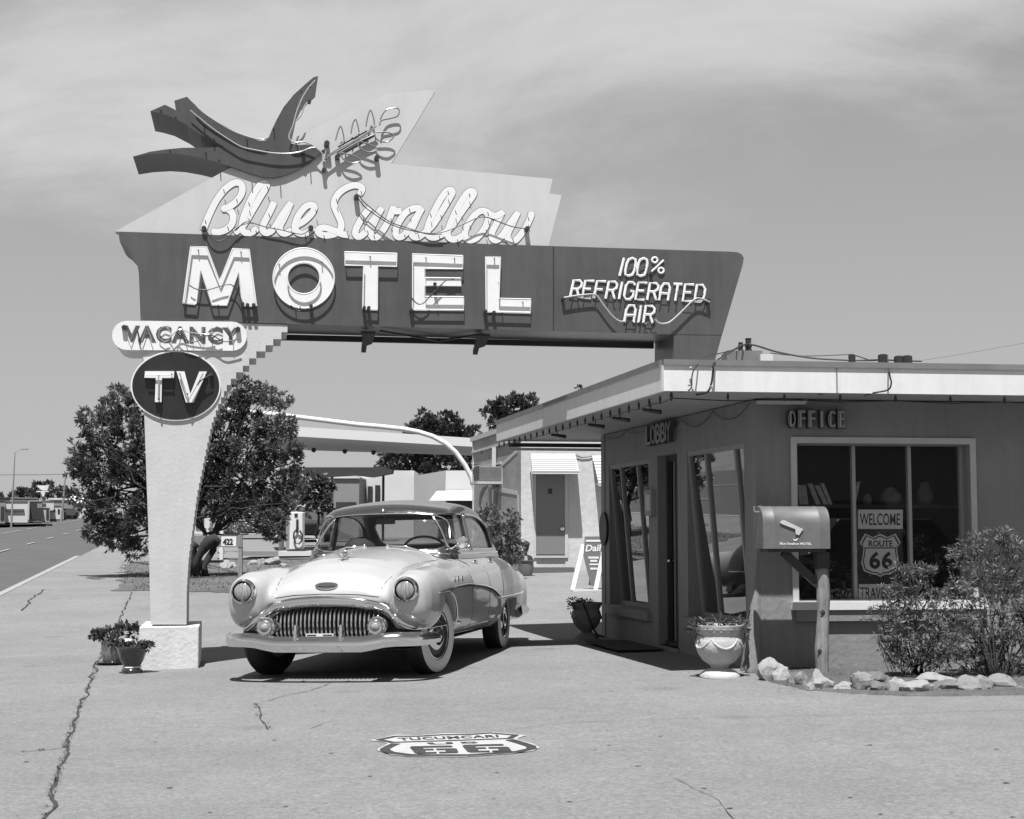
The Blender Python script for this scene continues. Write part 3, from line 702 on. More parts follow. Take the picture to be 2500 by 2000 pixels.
# door: recessed frame, two dark glazed leaves
mb = MB(); a0, a1, z0, z1 = dr
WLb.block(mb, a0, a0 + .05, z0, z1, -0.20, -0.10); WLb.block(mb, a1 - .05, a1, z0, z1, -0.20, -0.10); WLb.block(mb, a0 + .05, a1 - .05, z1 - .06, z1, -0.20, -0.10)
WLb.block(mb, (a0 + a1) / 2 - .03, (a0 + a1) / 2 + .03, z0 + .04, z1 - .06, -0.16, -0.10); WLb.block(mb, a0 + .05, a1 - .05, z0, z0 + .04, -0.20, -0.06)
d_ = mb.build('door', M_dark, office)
mb = MB(); WLb.block(mb, (a0 + a1) / 2 + .035, (a0 + a1) / 2 + .05, z0 + .05, z1 - .07, -0.10, -0.085); mb.build('door_edge', M_reveal, d_)
mb = MB(); mb.add([WLb.p(a0 + .05, z0 + .04, -0.15), WLb.p(a1 - .05, z0 + .04, -0.15), WLb.p(a1 - .05, z1 - .06, -0.15), WLb.p(a0 + .05, z1 - .06, -0.15)], [(0, 1, 2, 3)]); mb.build('pane', glass_mat('door_glass', 0.25, 0.5), d_)
mb = MB(); hs = (a0 + a1) / 2 + 0.08; mb.tube([WLb.p(hs, 1.0, -0.09), WLb.p(hs, 1.0, -0.03), WLb.p(hs - .08, 1.0, -0.03)], 0.012); mb.build('handle', M_chrome, d_)
mb = MB(); WLb.block(mb, a0 - .05, a1 + .05, 0.02, 0.10, -0.3, 0.03); mb.build('threshold', M_wood, office)
# front window: deep reveal, bright frame, two mullions
a0, a1, z0, z1 = fw; mb = MB(); s1 = WF.sz(2344, 1200)[0]
fo = 0.055
WF.block(mb, a0 - fo, a0, z0 - .01, z1 + fo, -.02, 0.025); WF.block(mb, a1 - 0.0, a1 + fo, z0 - .01, z1 + fo, -.02, 0.025); WF.block(mb, a0, a1, z1, z1 + fo, -.02, 0.025)
frm = mb.build('window', M_trim, office)
mb = MB(); e = 0.012
WF.block(mb, a0 - .002, a0 + e, z0, z1, -0.20, -.021); WF.block(mb, a1 - e, a1 + .002, z0, z1, -0.20, -.021); WF.block(mb, a0 + e, a1 - e, z1 - e, z1 + .002, -0.20, -.021)
mb.build('reveal', M_reveal, frm)
mb = MB()
for (x0, x1) in ((2079, 2087), (2215, 2223)):
    s0 = WF.sz(x0, 1200, -.14)[0]; s1 = WF.sz(x1, 1200, -.14)[0]; WF.block(mb, s0, s1, z0, z1 - e, -0.17, -0.115)
s0 = WF.sz(1945, 1200, -.14)[0]; WF.block(mb, a0 + e, a0 + e + .03, z0, z1 - e, -0.17, -0.115); WF.block(mb, a1 - e - .03, a1 - e, z0, z1 - e, -0.17, -0.115)
mb.build('mullion', M_mull, frm)
mb = MB(); mb.add([WF.p(a0 + e, z0, -0.14), WF.p(a1 - e, z0, -0.14), WF.p(a1 - e, z1 - e, -0.14), WF.p(a0 + e, z1 - e, -0.14)], [(0, 1, 2, 3)]); mb.build('pane', M_glassf, frm)
mb = MB(); zsill = WF.sz(1945, 1489)[1]; WF.block(mb, a0 - 0.07, a1 + 0.12, zsill, z0 - 0.012, -0.18, 0.07); mb.build('sill', M_white, frm)
mb = MB(); WF.block(mb, a0 - 0.03, a1 + 0.08, zsill - 0.10, zsill - 0.002, -0.01, 0.05); mb.build('apron', M_stucco, frm)
# ------------------------------------------------------------------ channel letters on the walls
M_letter = mat('letter_metal', 0.24, 0.55); M_letters = mat('letter_side', 0.04, 0.6)
def wall_letters(W, word, xl, xr, yt, yb, name, label, n0=0.03, bold=0.02, slope=0.0):
    s0, zt = W.sz(xl, yt, n0); s1, _ = W.sz(xr, yt + slope, n0); _, zb = W.sz(xl, yb, n0)
    th = thing(name, label, 'letters', W.p((s0 + s1) / 2, (zb + zt) / 2, 0)); k = len(word); sg = 1 if s1 > s0 else -1
    wd = abs(s1 - s0) / k
    for i, ch in enumerate(word):
        fr = 0.35 if ch == 'I' else 0.86
        m = s0 + sg * wd * (i + 0.5); h = wd * fr / 2
        mp_ = lambda u, v, m=m, h=h: W.p(m + sg * (u * 2 - 1) * h, zb + v * (zt - zb), n0 + 0.055)
        mb = MB(); put_text(mb, ch, mp_, bold, thick=-W.N * 0.055); o = mb.build('letter', M_letters, th)
        mb = MB(); put_text(mb, ch, lambda u, v: mp_(0.06 + u * 0.88, 0.04 + v * 0.92) + W.N * 0.004, bold * 0.6, thick=-W.N * 0.003); mb.build('letter_face', M_letter, o)
        mb = MB(); c = mp_(0.5, 0.5); mb.tube([mp_(0.3, 0.08) + W.N * .02, mp_(0.3, 0.9) + W.N * .02], 0.006, 6); mb.build('neon_tube', M_neongrey, o)
    return th
wall_letters(WF, 'OFFICE', 1916, 2061, 1001, 1046, 'office_letters', 'raised grey channel letters reading OFFICE above the front window')
wall_letters(WLb, 'LOBBY', 1588, 1650, 1040, 1090, 'lobby_letters', 'raised grey channel letters reading LOBBY above the lobby door', slope=-12)
# ------------------------------------------------------------------ items on and in the window
M_poster = mat('poster_black', 0.02, 0.4); M_posterw = mat('poster_grey', 0.62, 0.5)
def wf_poly(mb, pts, n): mb.add([WF.px(x, y, n) for x, y in pts], [tuple(range(len(pts)))])
def Z(x, y): return (1800 + x / 2.24, 950 + y / 2.24)
pz = thing('window_poster', 'black poster behind the middle pane reading WELCOME, ROUTE 66 shield and TRAVELERS', 'poster', WF.px(2149, 1463, -0.16))
mb = MB(); a_, zt_ = WF.sz(*Z(652, 655), -0.155); b_2, zb_ = WF.sz(*Z(912, 1152), -0.155); WF.block(mb, a_, b_2, max(zb_, z0 + .002), zt_, -0.155, -0.16); mb.build('backing', M_poster, pz)
mb = MB(); wf_poly(mb, [Z(660, 765), Z(905, 765), Z(905, 660), Z(660, 660)], -0.1535); wf_poly(mb, [Z(665, 1150), Z(905, 1150), Z(905, 1067), Z(665, 1067)], -0.1535); mb.build('card', M_posterw, pz)
mb = MB(); put_text(mb, 'WELCOME', quadmap(*[WF.px(*Z(*p), -0.152) for p in ((670, 745), (890, 745), (890, 680), (670, 680))]), 0.01); put_text(mb, 'TRAVELERS', quadmap(*[WF.px(*Z(*p), -0.152) for p in ((672, 1146), (900, 1146), (900, 1084), (672, 1084))]), 0.01); mb.build('lettering', M_poster, pz)
SHD = [(-100, -100), (-74, -60), (-86, -22), (-100, 20), (-96, 60), (-60, 92), (-20, 104), (0, 120), (20, 104), (60, 92), (96, 60), (100, 20), (86, -22), (74, -60), (100, -100 + 5), (72, -118), (40, -100), (0, -118), (-40, -100), (-72, -118)]
SHD = [(-112, -70), (-84, -120), (-40, -100), (0, -118), (40, -100), (84, -120), (112, -70), (92, -40), (96, 0), (104, 40), (90, 85), (50, 102), (20, 106), (0, 118), (-20, 106), (-50, 102), (-90, 85), (-104, 40), (-96, 0), (-92, -40)]
for nm, k, dz_, m_ in (('shield_edge', 1.0, -0.1537, M_posterw), ('shield_line', 0.93, -0.1525, M_poster), ('shield_face', 0.87, -0.1512, M_posterw)):
    mb = MB(); wf_poly(mb, [Z(782 + x * k, 910 + y * k) for x, y in SHD], dz_); mb.build(nm, m_, pz)
mb = MB(); q = lambda x0, y0, x1, y1: quadmap(*[WF.px(*Z(*p), -0.1498) for p in ((x0, y1), (x1, y1), (x1, y0), (x0, y0))])
put_text(mb, 'ROUTE', q(718, 828, 850, 862), 0.025); mb.build('shield_lettering', M_poster, pz); mb = MB(); put_text(mb, '66', q(722, 888, 850, 984), 0.035, 1.1); mb.build('shield_numeral', M_poster, pz); mb = MB(); wf_poly(mb, [Z(698, 872), Z(698, 866), Z(868, 866), Z(868, 872)], -0.1498); mb.build('shield_bar', M_poster, pz)
# things standing on a shelf behind the left pane
M_book = mat('book_cover', 0.40, 0.5, var=0.2, scale=20)
mb = MB(); sA, zA = WF.sz(1952, 1232, -0.6); sB, _ = WF.sz(2210, 1232, -0.6); WF.block(mb, sA - .1, sB + 1.4, zA - 0.03, zA, -0.85, -0.5); WF.block(mb, sA - .1, sA - .07, 0.125, zA - .031, -.85, -.5); WF.block(mb, sB + 1.37, sB + 1.4, 0.125, zA - .031, -.85, -.5)
o = solo(mb.build('display_shelf', M_dark)); tag(o, 'dark display shelf standing inside behind the front window', 'shelf')
for (x0, x1, yt, tilt, lab) in ((1953, 1973, 1184, 0, 'wide plain card at the left of the window shelf'), (1982, 1993, 1180, -4, 'leaning pale booklet with dark corner on the window shelf'), (2000, 2011, 1185, -4, 'middle leaning booklet on the window shelf'), (2013, 2022, 1179, -4, 'right of the three leaning booklets on the window shelf'), (2092, 2100, 1176, 5, 'thin pale booklet leaning behind the middle pane')):
    s0_, _ = WF.sz(x0, yt, -0.6); s1_, zt = WF.sz(x1, yt, -0.6); mb = MB()
    k = 0.01 * tilt; mb.hexa([WF.p(s0_ - k, zA + .001, -.6), WF.p(s1_ - k, zA + .001, -.6), WF.p(s1_ - k, zA + .001, -.62), WF.p(s0_ - k, zA + .001, -.62), WF.p(s0_ + k * .5, zt, -.66), WF.p(s1_ + k * .5, zt, -.66), WF.p(s1_ + k * .5, zt, -.68), WF.p(s0_ + k * .5, zt, -.68)])
    o = solo(mb.build('booklet', M_book)); tag(o, lab, 'booklet', 'booklets shown in the office window')
M_in = mat('dim_cloth', .16, .9, var=.3, scale=6)
for (x0, x1, y0, y1, lab, m_) in ((2150, 2200, 1190, 1243, 'dim rounded shape on the shelf behind the middle pane', M_in), (2240, 2278, 1175, 1270, 'dim pale folded cloth behind the right pane', M_in), (2108, 2128, 1205, 1242, 'small dim jar on the shelf behind the middle pane', M_in)):
    c0_, c1_ = WF.px(x0, y1, -.72), WF.px(x1, y0, -.72); w_ = (c1_ - c0_); w_.z = 0; rr0 = w_.length / 2; h_ = c1_.z - zA; cc_ = (c0_ + c1_) / 2; mb = MB()
    mb.lathe([(rr0 * .8, 0), (rr0, h_ * .25), (rr0 * .95, h_ * .6), (rr0 * .5, h_ * .82), (rr0 * .55, h_ * .9), (0, h_)], (cc_.x, cc_.y, zA + .002), 16); o = solo(mb.build('ornament', m_, smooth=True)); tag(o, lab, 'ornament')
# small lit things seen through the lobby panes
for (px, py, w, h, lab) in ((1640, 1270, .30, .40, 'pale framed notice inside behind the lobby glass'),):
    pass
# plaque, notice box beside the door, door mat, porch slab, wall lamp at the corner
mb = MB(); s_, z_ = WLb.sz(1590, 1228, .01); WLb.block(mb, s_ - .13, s_ + .13, z_ - .14, z_ + .14, 0.002, 0.05); o = solo(mb.build('notice_box', M_reveal))
tag(o, 'small square framed notice on the wall left of the lobby door', 'notice')
mb = MB(); WLb.block(mb, s_ - .08, s_ + .08, z_ - .09, z_ + .09, 0.05, 0.054); o2 = mb.build('notice_card', M_trim, o)
mb = MB(); s_, z_ = WLb.sz(1474, 1291, .02)
ring = [WLb.p(s_ + .17 * math.cos(a), z_ + .20 * math.sin(a), 0.003) for a in [2 * math.pi * k / 24 for k in range(24)]]; mb.prism(ring, WLb.N * 0.03); o = solo(mb.build('wall_plaque', M_blackmetal)); tag(o, 'dark oval plaque fixed near the far end of the lobby wall', 'plaque')
mb = MB(); s0_, _ = WLb.sz(1652, 1594); s1_, _ = WLb.sz(1545, 1570)
WLb.block(mb, s0_ + .1, s1_ - 0.15, 0.075, 0.087, 0.10, 0.60); o = solo(mb.build('door_mat', mat('mat_rubber', .02, .95))); tag(o, 'dark rubber mat lying before the lobby door', 'mat')
# string lights under the fascia
M_wire = mat('black_cable', 0.02, 0.5)
def fas(t, side='l'):                                # point on the soffit edge
    return (FC + (KD if side == 'l' else F) * t)
sl_ = thing('string_lights', 'string of small clip lights hanging under the edge of the flat roof', 'string lights', cz(FC + KD * 3, SOF))
mb = MB(); pts = []
for i in range(24):
    t = 0.1 + i * 0.325; p = FC + KD * t + F * 0.10; pts.append(cz(p, SOF - 0.055 - 0.012 * (i % 2)))
mb.tube(pts, 0.004, 5); pts = []
for i in range(20):
    t = 0.1 + i * 0.5; p = FC + F * t + KD * 0.12; pts.append(cz(p, SOF - 0.05 - 0.018 * (i % 2)))
mb.tube(pts, 0.005, 5); mb.build('cable', M_wire, sl_)
for i in range(24):
    t = 0.1 + i * 0.325; p = FC + KD * t + F * 0.10; mb = MB(); mb.tube([cz(p, SOF - .001), cz(p, SOF - .075)], 0.008, 6); mb.tube([cz(p, SOF - .02), cz(p, SOF - .05)], 0.013, 6); mb.build('bulb', M_blackmetal, sl_)
for i in range(0, 20):
    t = 0.1 + i * 0.5; p = FC + F * t + KD * 0.12; mb = MB(); mb.tube([cz(p, SOF - .001), cz(p, SOF - .065)], 0.008, 6); mb.tube([cz(p, SOF - .02), cz(p, SOF - .045)], 0.013, 6); mb.build('bulb', M_blackmetal, sl_)
for i, t in enumerate((1.3, 2.35, 3.3, 5.0)):
    mb = MB(); p = FC + KD * t + F * 0.28; a = cz(p, SOF - 0.06); mb.tube([a + Vector((-.07, .05, .01)), a + Vector((.09, -.04, -.02))], [0.016, 0.022], 8); mb.tube([cz(p, SOF), a], 0.006, 5)
    o = solo(mb.build('flood_light', M_blackmetal), a); tag(o, ['black spotlight under the roof edge nearest the street corner', 'second black spotlight along the left roof edge', 'third black spotlight along the left roof edge', 'farthest black spotlight under the left roof edge'][i], 'spotlight', 'spotlights under the roof edge')
mb = MB(); pts = []
for i in range(5):                                    # cable swags under the soffit at the lobby wall
    A = WLb.p(0.05 + i * 1.0, SOF - 0.02, 0.03); B = WLb.p(1.05 + i * 1.0, SOF - 0.02, 0.03)
    for k in range(8):
        u = k / 8; pts.append(A.lerp(B, u) - Vector((0, 0, 0.13 * 4 * u * (1 - u) * (0.9 if i < 3 else 0.4))))
mb.tube(pts, 0.004, 5); o = solo(mb.build('swag_cable', M_wire)); tag(o, 'thin cable hanging in swags along the top of the lobby wall', 'cable')
mb = MB(); a = WF.p(0.02, SOF - 0.02, 0.05); mb.bar(WF.p(0.0, SOF - 0.03, .06), WF.p(0.45, SOF - 0.03, .06), 0.05, 0.03); mb.bar(WF.p(0.45, SOF - 0.03, .06), WF.p(0.45, SOF, .06), 0.03, 0.03)
o = solo(mb.build('tube_lamp', M_trim)); tag(o, 'short unlit lamp fitting under the soffit at the office corner', 'lamp')
# transformer box and cables on the roof
M_box = mat('grey_box', 0.13, 0.5, var=0.1, scale=5)
tb = thing('roof_transformer', 'low grey transformer box with two black bushings on the roof edge', 'transformer', P(1825, 878, 14.6))
def rp_(px, py, Y): return P(px, py, Y)
mb = MB(); a = P(1775, 880, 14.5); b = P(1862, 856, 14.5); mb.box((a.x, 14.5, FT - .02), (b.x, 14.9, b.z)); mb.build('case', M_box, tb)
mb = MB(); a = P(1852, 880, 14.4); b = P(1885, 866, 14.4); mb.box((a.x + .01, 14.35, FT - .02), (b.x, 14.49, b.z)); mb.build('side_case', M_trim, tb)
for x in (1809, 1828):
    mb = MB(); c = P(x, 856, 14.6); r = .035 if x > 1815 else .026; h = .13 if x > 1815 else .09
    mb.lathe([(r, 0), (r, .02), (r * .8, .025), (r * .8, .04), (r, .045), (r, .065), (r * .8, .07), (r * .8, h - .01), (r, h)], (c.x, 14.62, c.z - .01), 12); mb.build('bushing', M_blackmetal, tb)
rc = thing('roof_cables', 'black power cables looping over the roof edge from the transformer', 'cable', P(1825, 878, 14.5))
def cable(pts, r=0.008, Y=12.80):
    mb = MB(); P3 = [P(x, y, yy) for x, y, yy in pts]; out = []
    for i in range(len(P3) - 1):                     # Catmull-Rom
        p0, p1, p2, p3 = P3[max(i - 1, 0)], P3[i], P3[i + 1], P3[min(i + 2, len(P3) - 1)]
        for k in range(6):
            t = k / 6; out.append(0.5 * ((2 * p1) + (p2 - p0) * t + (2 * p0 - 5 * p1 + 4 * p2 - p3) * t * t + (3 * p1 - p0 - 3 * p2 + p3) * t ** 3))
    out.append(P3[-1]); mb.tube(out, r, 6); return mb.build('cable', M_wire, rc)
cable([(1828, 840, 14.6), (1808, 845, 14.4), (1780, 862, 13.9), (1745, 885, 12.80), (1741, 905, 12.73), (1737, 935, 12.73), (1727, 957, 12.75), (1700, 964, 12.9)], 0.009)
cable([(1806, 850, 14.6), (1770, 860, 14.0), (1725, 872, 13.1), (1700, 895, 12.73), (1690, 915, 12.73), (1686, 950, 12.75), (1660, 957, 12.9)], 0.006)
cable([(1828, 840, 14.6), (1850, 845, 14.6), (1900, 860, 14.6), (1980, 874, 14.6), (2060, 879, 14.6), (2120, 880, 14.6), (2160, 879, 14.7), (2250, 882, 14.7)], 0.010)
cable([(1880, 862, 14.7), (1960, 869, 14.7), (2060, 866, 14.7), (2080, 866, 14.7), (2125, 880, 14.7)], 0.006)
cable([(2165, 868, 14.6), (2168, 885, 13.9), (2169, 900, 12.96), (2174, 925, 12.93), (2176, 935, 12.93), (2168, 952, 12.95), (2130, 960, 13.0), (2090, 970, 13.7), (2050, 965, 13.7), (2000, 962, 13.1)], 0.007)
for (x, y) in ((1686, 899), (1740, 903), (1683, 940), (1735, 944)):
    mb = MB(); c = P(x, y, 12.74); mb.lathe([(0.0, -.02), (0.013, -.014), (0.013, .0)], c, 10, 'y'); mb.build('insulator', M_mull, rc)
for i, (x, y0, y1, lab) in enumerate(((2080, 872, 880, 'small black lamp head on the roof above the window'), (2156, 868, 880, 'black ribbed cable joint on the roof right of centre'), (2195, 876, 884, 'dark cable box lying on the roof toward the right edge'), (2215, 874, 883, 'white and black junction on the roof near the right'))):
    mb = MB(); c = P(x, y1, 14.6); r = .05 if i else .035; mb.lathe([(r * .7, FT - .02 - c.z + 0.0), (r, .0), (r, .05), (r * .6, .06)], c, 10); o = solo(mb.build('roof_fitting', M_blackmetal)); tag(o, lab, 'fitting', 'electrical fittings on the flat roof')
# ------------------------------------------------------------------ the big neon sign
U = Vector((math.cos(R(9.7)), math.sin(R(9.7)), 0)); NU = Vector((U.y, -U.x, 0))
WS = Wall((P(343, 781, 15.0).x, 15.0, 0), U, NU)
sign = thing('motel_sign', 'tall neon MOTEL sign with swallow on a tapering pillar, spanning to the office roof', 'sign', (WS.px(413, 1630).x, 15.4, -0.05))

M_panel = mat('sign_pale_paint', 0.47, 0.5, streak=.07, var=0.03, scale=2)
M_pillar = mat('pillar_stucco', 0.46, 0.8, streak=.08, var=0.05, scale=3, bump=0.12, bscale=25)
M_base = mat('base_stucco', 0.56, 0.8, streak=.12, var=0.05, scale=3, bump=0.3, bscale=25)
M_bird = mat('swallow_blue_paint', 0.066, 0.38, streak=.2, var=0.10, scale=1.5)
M_face = mat('letter_white', 0.66, 0.55, var=0.03, scale=6)
M_tvd = mat('disc_paint', 0.018, 0.35, var=0.2, scale=3)
M_vac = mat('vacancy_dark', 0.07, 0.5)
DEP = 0.78
def spoly(mb, pts, n, off): mb.prism([WS.px(x, y, n) for x, y in pts], -WS.N * off)
def smooth(pts, k=5, closed=False):
    pts = [Vector(p).to_3d() for p in pts]; out = []; m = len(pts)
    for i in range(m if closed else m - 1):
        if closed: p0, p1, p2, p3 = pts[i - 1], pts[i], pts[(i + 1) % m], pts[(i + 2) % m]
        else: p0, p1, p2, p3 = pts[max(i - 1, 0)], pts[i], pts[i + 1], pts[min(i + 2, m - 1)]
        for j in range(k):
            t = j / k; out.append(0.5 * ((2 * p1) + (p2 - p0) * t + (2 * p0 - 5 * p1 + 4 * p2 - p3) * t * t + (3 * p1 - p0 - 3 * p2 + p3) * t ** 3))
    if not closed: out.append(pts[-1])
    return [(p.x, p.y) for p in out]
z3 = lambda x, y: (250 + x / 3.317, 540 + y / 3.317)          # zoom sheets used for tracing
z4 = lambda x, y: (800 + x / 3.593, 560 + y / 3.593)
z5 = lambda x, y: (1300 + x / 3.593, 560 + y / 3.593)
zb = lambda x, y: (250 + x / 3.593, 150 + y / 3.593)
zr = lambda x, y: (750 + x / 3.317, 150 + y / 3.317)
zt = lambda x, y: (480 + x / 2.536, 420 + y / 2.536)
# cabinet with cove at the left and slanted right end that runs down as the post
cab = [(289, 566), (1100, 593), (1780, 614.5), (1800, 616), (1811, 621), (1816, 630), (1813, 648), (1763, 818), (1645, 816.5), (343, 781), (341, 720), (339, 668), (336, 650), (330, 632), (321, 616), (309, 603), (298, 595), (292, 589)]
mb = MB(); spoly(mb, cab, 0, DEP); mb.build('cabinet', M_darkpaint, sign)
mb = MB(); spoly(mb, [(1645, 817), (1762.6, 818.5), (1748, 872), (1738, 905), (1645, 905)], -0.003, DEP - 0.006); mb.build('post', M_darkpaint, sign)
mb = MB(); spoly(mb, [(1350.5, 602), (1352.5, 602), (1352.5, 806), (1350.5, 806)], 0.006, 0.012); mb.build('seam', M_black, sign)
mb = MB()                                             # drip rail along the rear lower edge, lamp brackets and stay under the cabinet
a = WS.px(690, 794, -DEP + .03); a = WS.p(WS.sz(690, 794)[0], WS.sz(690, 794)[1] - 0.03, -DEP + 0.03); b = WS.p(WS.sz(1640, 817)[0], WS.sz(1640, 817)[1] - 0.03, -DEP + 0.03)
mb.bar(a, b, 0.05, 0.06); mb.build('rear_rail', M_black, sign)
for x in (903, 1185):
    mb = MB(); s0, z0_ = WS.sz(x, 799 + (x - 903) * .022); 
    mb.prism([WS.p(s0 - .08, z0_ - .02, -.15), WS.p(s0 + .07, z0_ - .02, -.15), WS.p(s0 + .05, z0_ - .10, -.35), WS.p(s0 - .02, z0_ - .12, -.4)], Vector((0, 0, -0.03)))
    mb.bar(WS.p(s0 - .02, z0_ - .03, -.3), WS.p(s0 - .02, z0_ - .17, -.6), 0.05, 0.05); mb.build('bracket', M_blackmetal, sign)
mb = MB(); A_ = WS.p(WS.sz(930, 800)[0], WS.sz(930, 800)[1] - .02, -.1); B_ = WS.p(WS.sz(1090, 806)[0], WS.sz(1090, 806)[1] - .03, -.65); C_ = WS.p(WS.sz(1185, 806)[0], WS.sz(1185, 806)[1] - .02, -.15)
mb.bar(A_, B_, 0.02, 0.02); mb.bar(B_, C_, 0.02, 0.02); mb.build('stay', M_blackmetal, sign)
# pale upper panel
pan = [(281, 566), (543, 420), (575, 404), (665, 362), (750, 322), (855, 271), (945, 229), (1065, 219), (955, 400), (1349, 437), (1341.5, 472.5), (1371, 477), (1339, 601.5), (1100, 592.5), (289, 565.7)]
pan = [(281, 565.5)] + pan[1:-2] + [(1100, 592.3), (289, 565.6)]
mb = MB(); spoly(mb, pan, -0.03, 0.16); mb.build('upper_panel', M_panel, sign)
# pillar with stepped right edge
edge = [(1525, 455), (1440, 456), (1362, 461), (1296, 470), (1211, 481), (1098, 504), (1034, 518), (990, 534), (947, 554), (923, 570), (909, 585), (893, 601), (870, 620), (858, 640), (843, 657), (828, 677), (811, 697), (792, 707)]
def xe(y):
    for (ya, xa), (yb, xb) in zip(edge, edge[1:]):
        if yb <= y <= ya: return xa + (xb - xa) * (ya - y) / (ya - yb)
    return 707
lv = [1525] + [1510 - 16.5 * i for i in range(30)] ; lv = [l for l in lv if l > 1025] + [1018, 1002, 986, 970, 955, 940, 925, 909, 893, 875, 858, 843, 828, 811, 793]
pil = []
for a, b in zip(lv, lv[1:]): x = xe((a + b) / 2); pil += [(x, a), (x, b)]
pil += [(347, 781.5), (347.5, 872), (352, 1009), (357, 1150), (362, 1290), (368, 1525)]
mb = MB(); spoly(mb, pil, -0.012, 0.60); mb.build('pillar', M_pillar, sign)
mb = MB(); s0, zt0 = WS.sz(340, 1530, .03); s1, _ = WS.sz(486, 1530, .03); WS.block(mb, s0, s1, -0.3, zt0, 0.03, -0.87); mb.build('pillar_base', M_base, sign, bevel=0.012)
# vacancy lozenge
def stadium(cx0, cx1, cy, r, sk=0.0, n=10):
    o = [(cx0 + r * math.cos(math.pi / 2 + math.pi * i / n), cy - r * math.sin(math.pi / 2 + math.pi * i / n)) for i in range(n + 1)]
    return o + [(cx1 + r * math.cos(-math.pi / 2 + math.pi * i / n), cy + sk - r * math.sin(-math.pi / 2 + math.pi * i / n)) for i in range(n + 1)]
mb = MB(); spoly(mb, stadium(309, 567, 819, 35.5, 2), 0.014, 0.76); vac = mb.build('vacancy_lozenge', M_face, sign)
mb = MB(); put_text(mb, 'VACANCY', quadmap(*[WS.px(*z3(*p), 0.018) for p in ((170, 975), (1110, 1000), (1110, 862), (170, 842))]), 0.045, 1.12, thick=-WS.N * 0.003); mb.build('vacancy_lettering', M_vac, vac)
def neon(mb, pts, r, n, k=4, closed=False, sm=True):
    pts = smooth(pts, k, closed) if sm else pts
    mb.tube([WS.px(x, y, n) for x, y in pts], r, 6, closed=closed)
mb = MB(); rr = random.Random(3)
for i, cx in enumerate((225, 360, 500, 640, 770, 925, 1055)):    # unlit tube letters over the painted ones
    ch = 'VACANCY'[i]; w, t, b = 42, 850, 968 + i * 3
    L_ = {'V': [(-w, t), (0, b), (w, t)], 'A': [(-w, b), (0, t), (w, b)], 'C': [(w, t + 15), (0, t), (-w, t + 30), (-w, b - 30), (0, b), (w, b - 12)], 'N': [(-w, b), (-w, t), (w, b), (w, t)], 'Y': [(-w, t), (0, (t + b) / 2), (w, t), (0, (t + b) / 2), (0, b)]}[ch]
    neon(mb, [z3(cx + x, y + 3) for x, y in L_], 0.0045, 0.045, sm=False)
neon(mb, [z3(*p) for p in ((520, 860), (560, 920), (540, 950), (620, 880), (700, 900), (830, 915), (900, 900))], 0.005, 0.07)
mb.build('neon_tube', M_neongrey, vac)
mb = MB(); neon(mb, [z3(*p) for p in ((600, 900), (680, 965), (760, 975), (850, 925), (900, 930), (980, 975), (1060, 965), (1110, 950))], 0.006, 0.07)
for p in ((175, 860), (1098, 875)): c = WS.px(*z3(*p), 0.06); mb.tube([c, c - WS.N * 0.04], 0.025, 10)
neon(mb, [z3(283, 885), z3(310, 1000)], 0.008, 0.05, sm=False)
mb.build('neon_cable', M_wire, vac)
# TV disc
def ell(cx, cy, rx, ry, n=48): return [(cx + rx * math.cos(2 * math.pi * i / n), cy + ry * math.sin(2 * math.pi * i / n)) for i in range(n)]
mb = MB(); spoly(mb, ell(429, 942, 110, 86), 0.006, 0.018); disc = mb.build('tv_disc_rim', M_face, sign)
mb = MB(); spoly(mb, ell(429, 942, 106.5, 82.5), 0.010, 0.003); mb.build('tv_disc', M_tvd, disc)
TP = [[(345, 1215), (582, 1215), (578, 1270), (482, 1270), (478, 1465), (425, 1465), (432, 1270), (340, 1268)], [(600, 1215), (665, 1218), (712, 1400), (785, 1218), (846, 1218), (738, 1468), (676, 1468)]]
mb = MB()
for t_ in TP: spoly(mb, [z3(*p) for p in t_], 0.055, 0.042)
mb.build('tv_lettering', M_face, disc)
mb = MB(); neon(mb, [z3(*p) for p in ((352, 1240), (560, 1242), (455, 1245), (452, 1450))], 0.008, 0.085, sm=False); neon(mb, [z3(*p) for p in ((625, 1230), (700, 1450), (815, 1235))], 0.008, 0.085, sm=False); mb.build('neon_tube', M_neongrey, disc)
mb = MB(); c = WS.px(*z3(880, 1240), .06); mb.tube([c, c - WS.N * .04], .022, 8); neon(mb, [z3(880, 1240), z3(800, 1290), z3(770, 1330)], 0.007, 0.08)
for p in ((560, 1240), (455, 1440), (690, 1400)): c = WS.px(*z3(*p), .095); mb.tube([c, c - WS.N * .03], .008, 6)
mb.build('neon_cable', M_wire, disc)
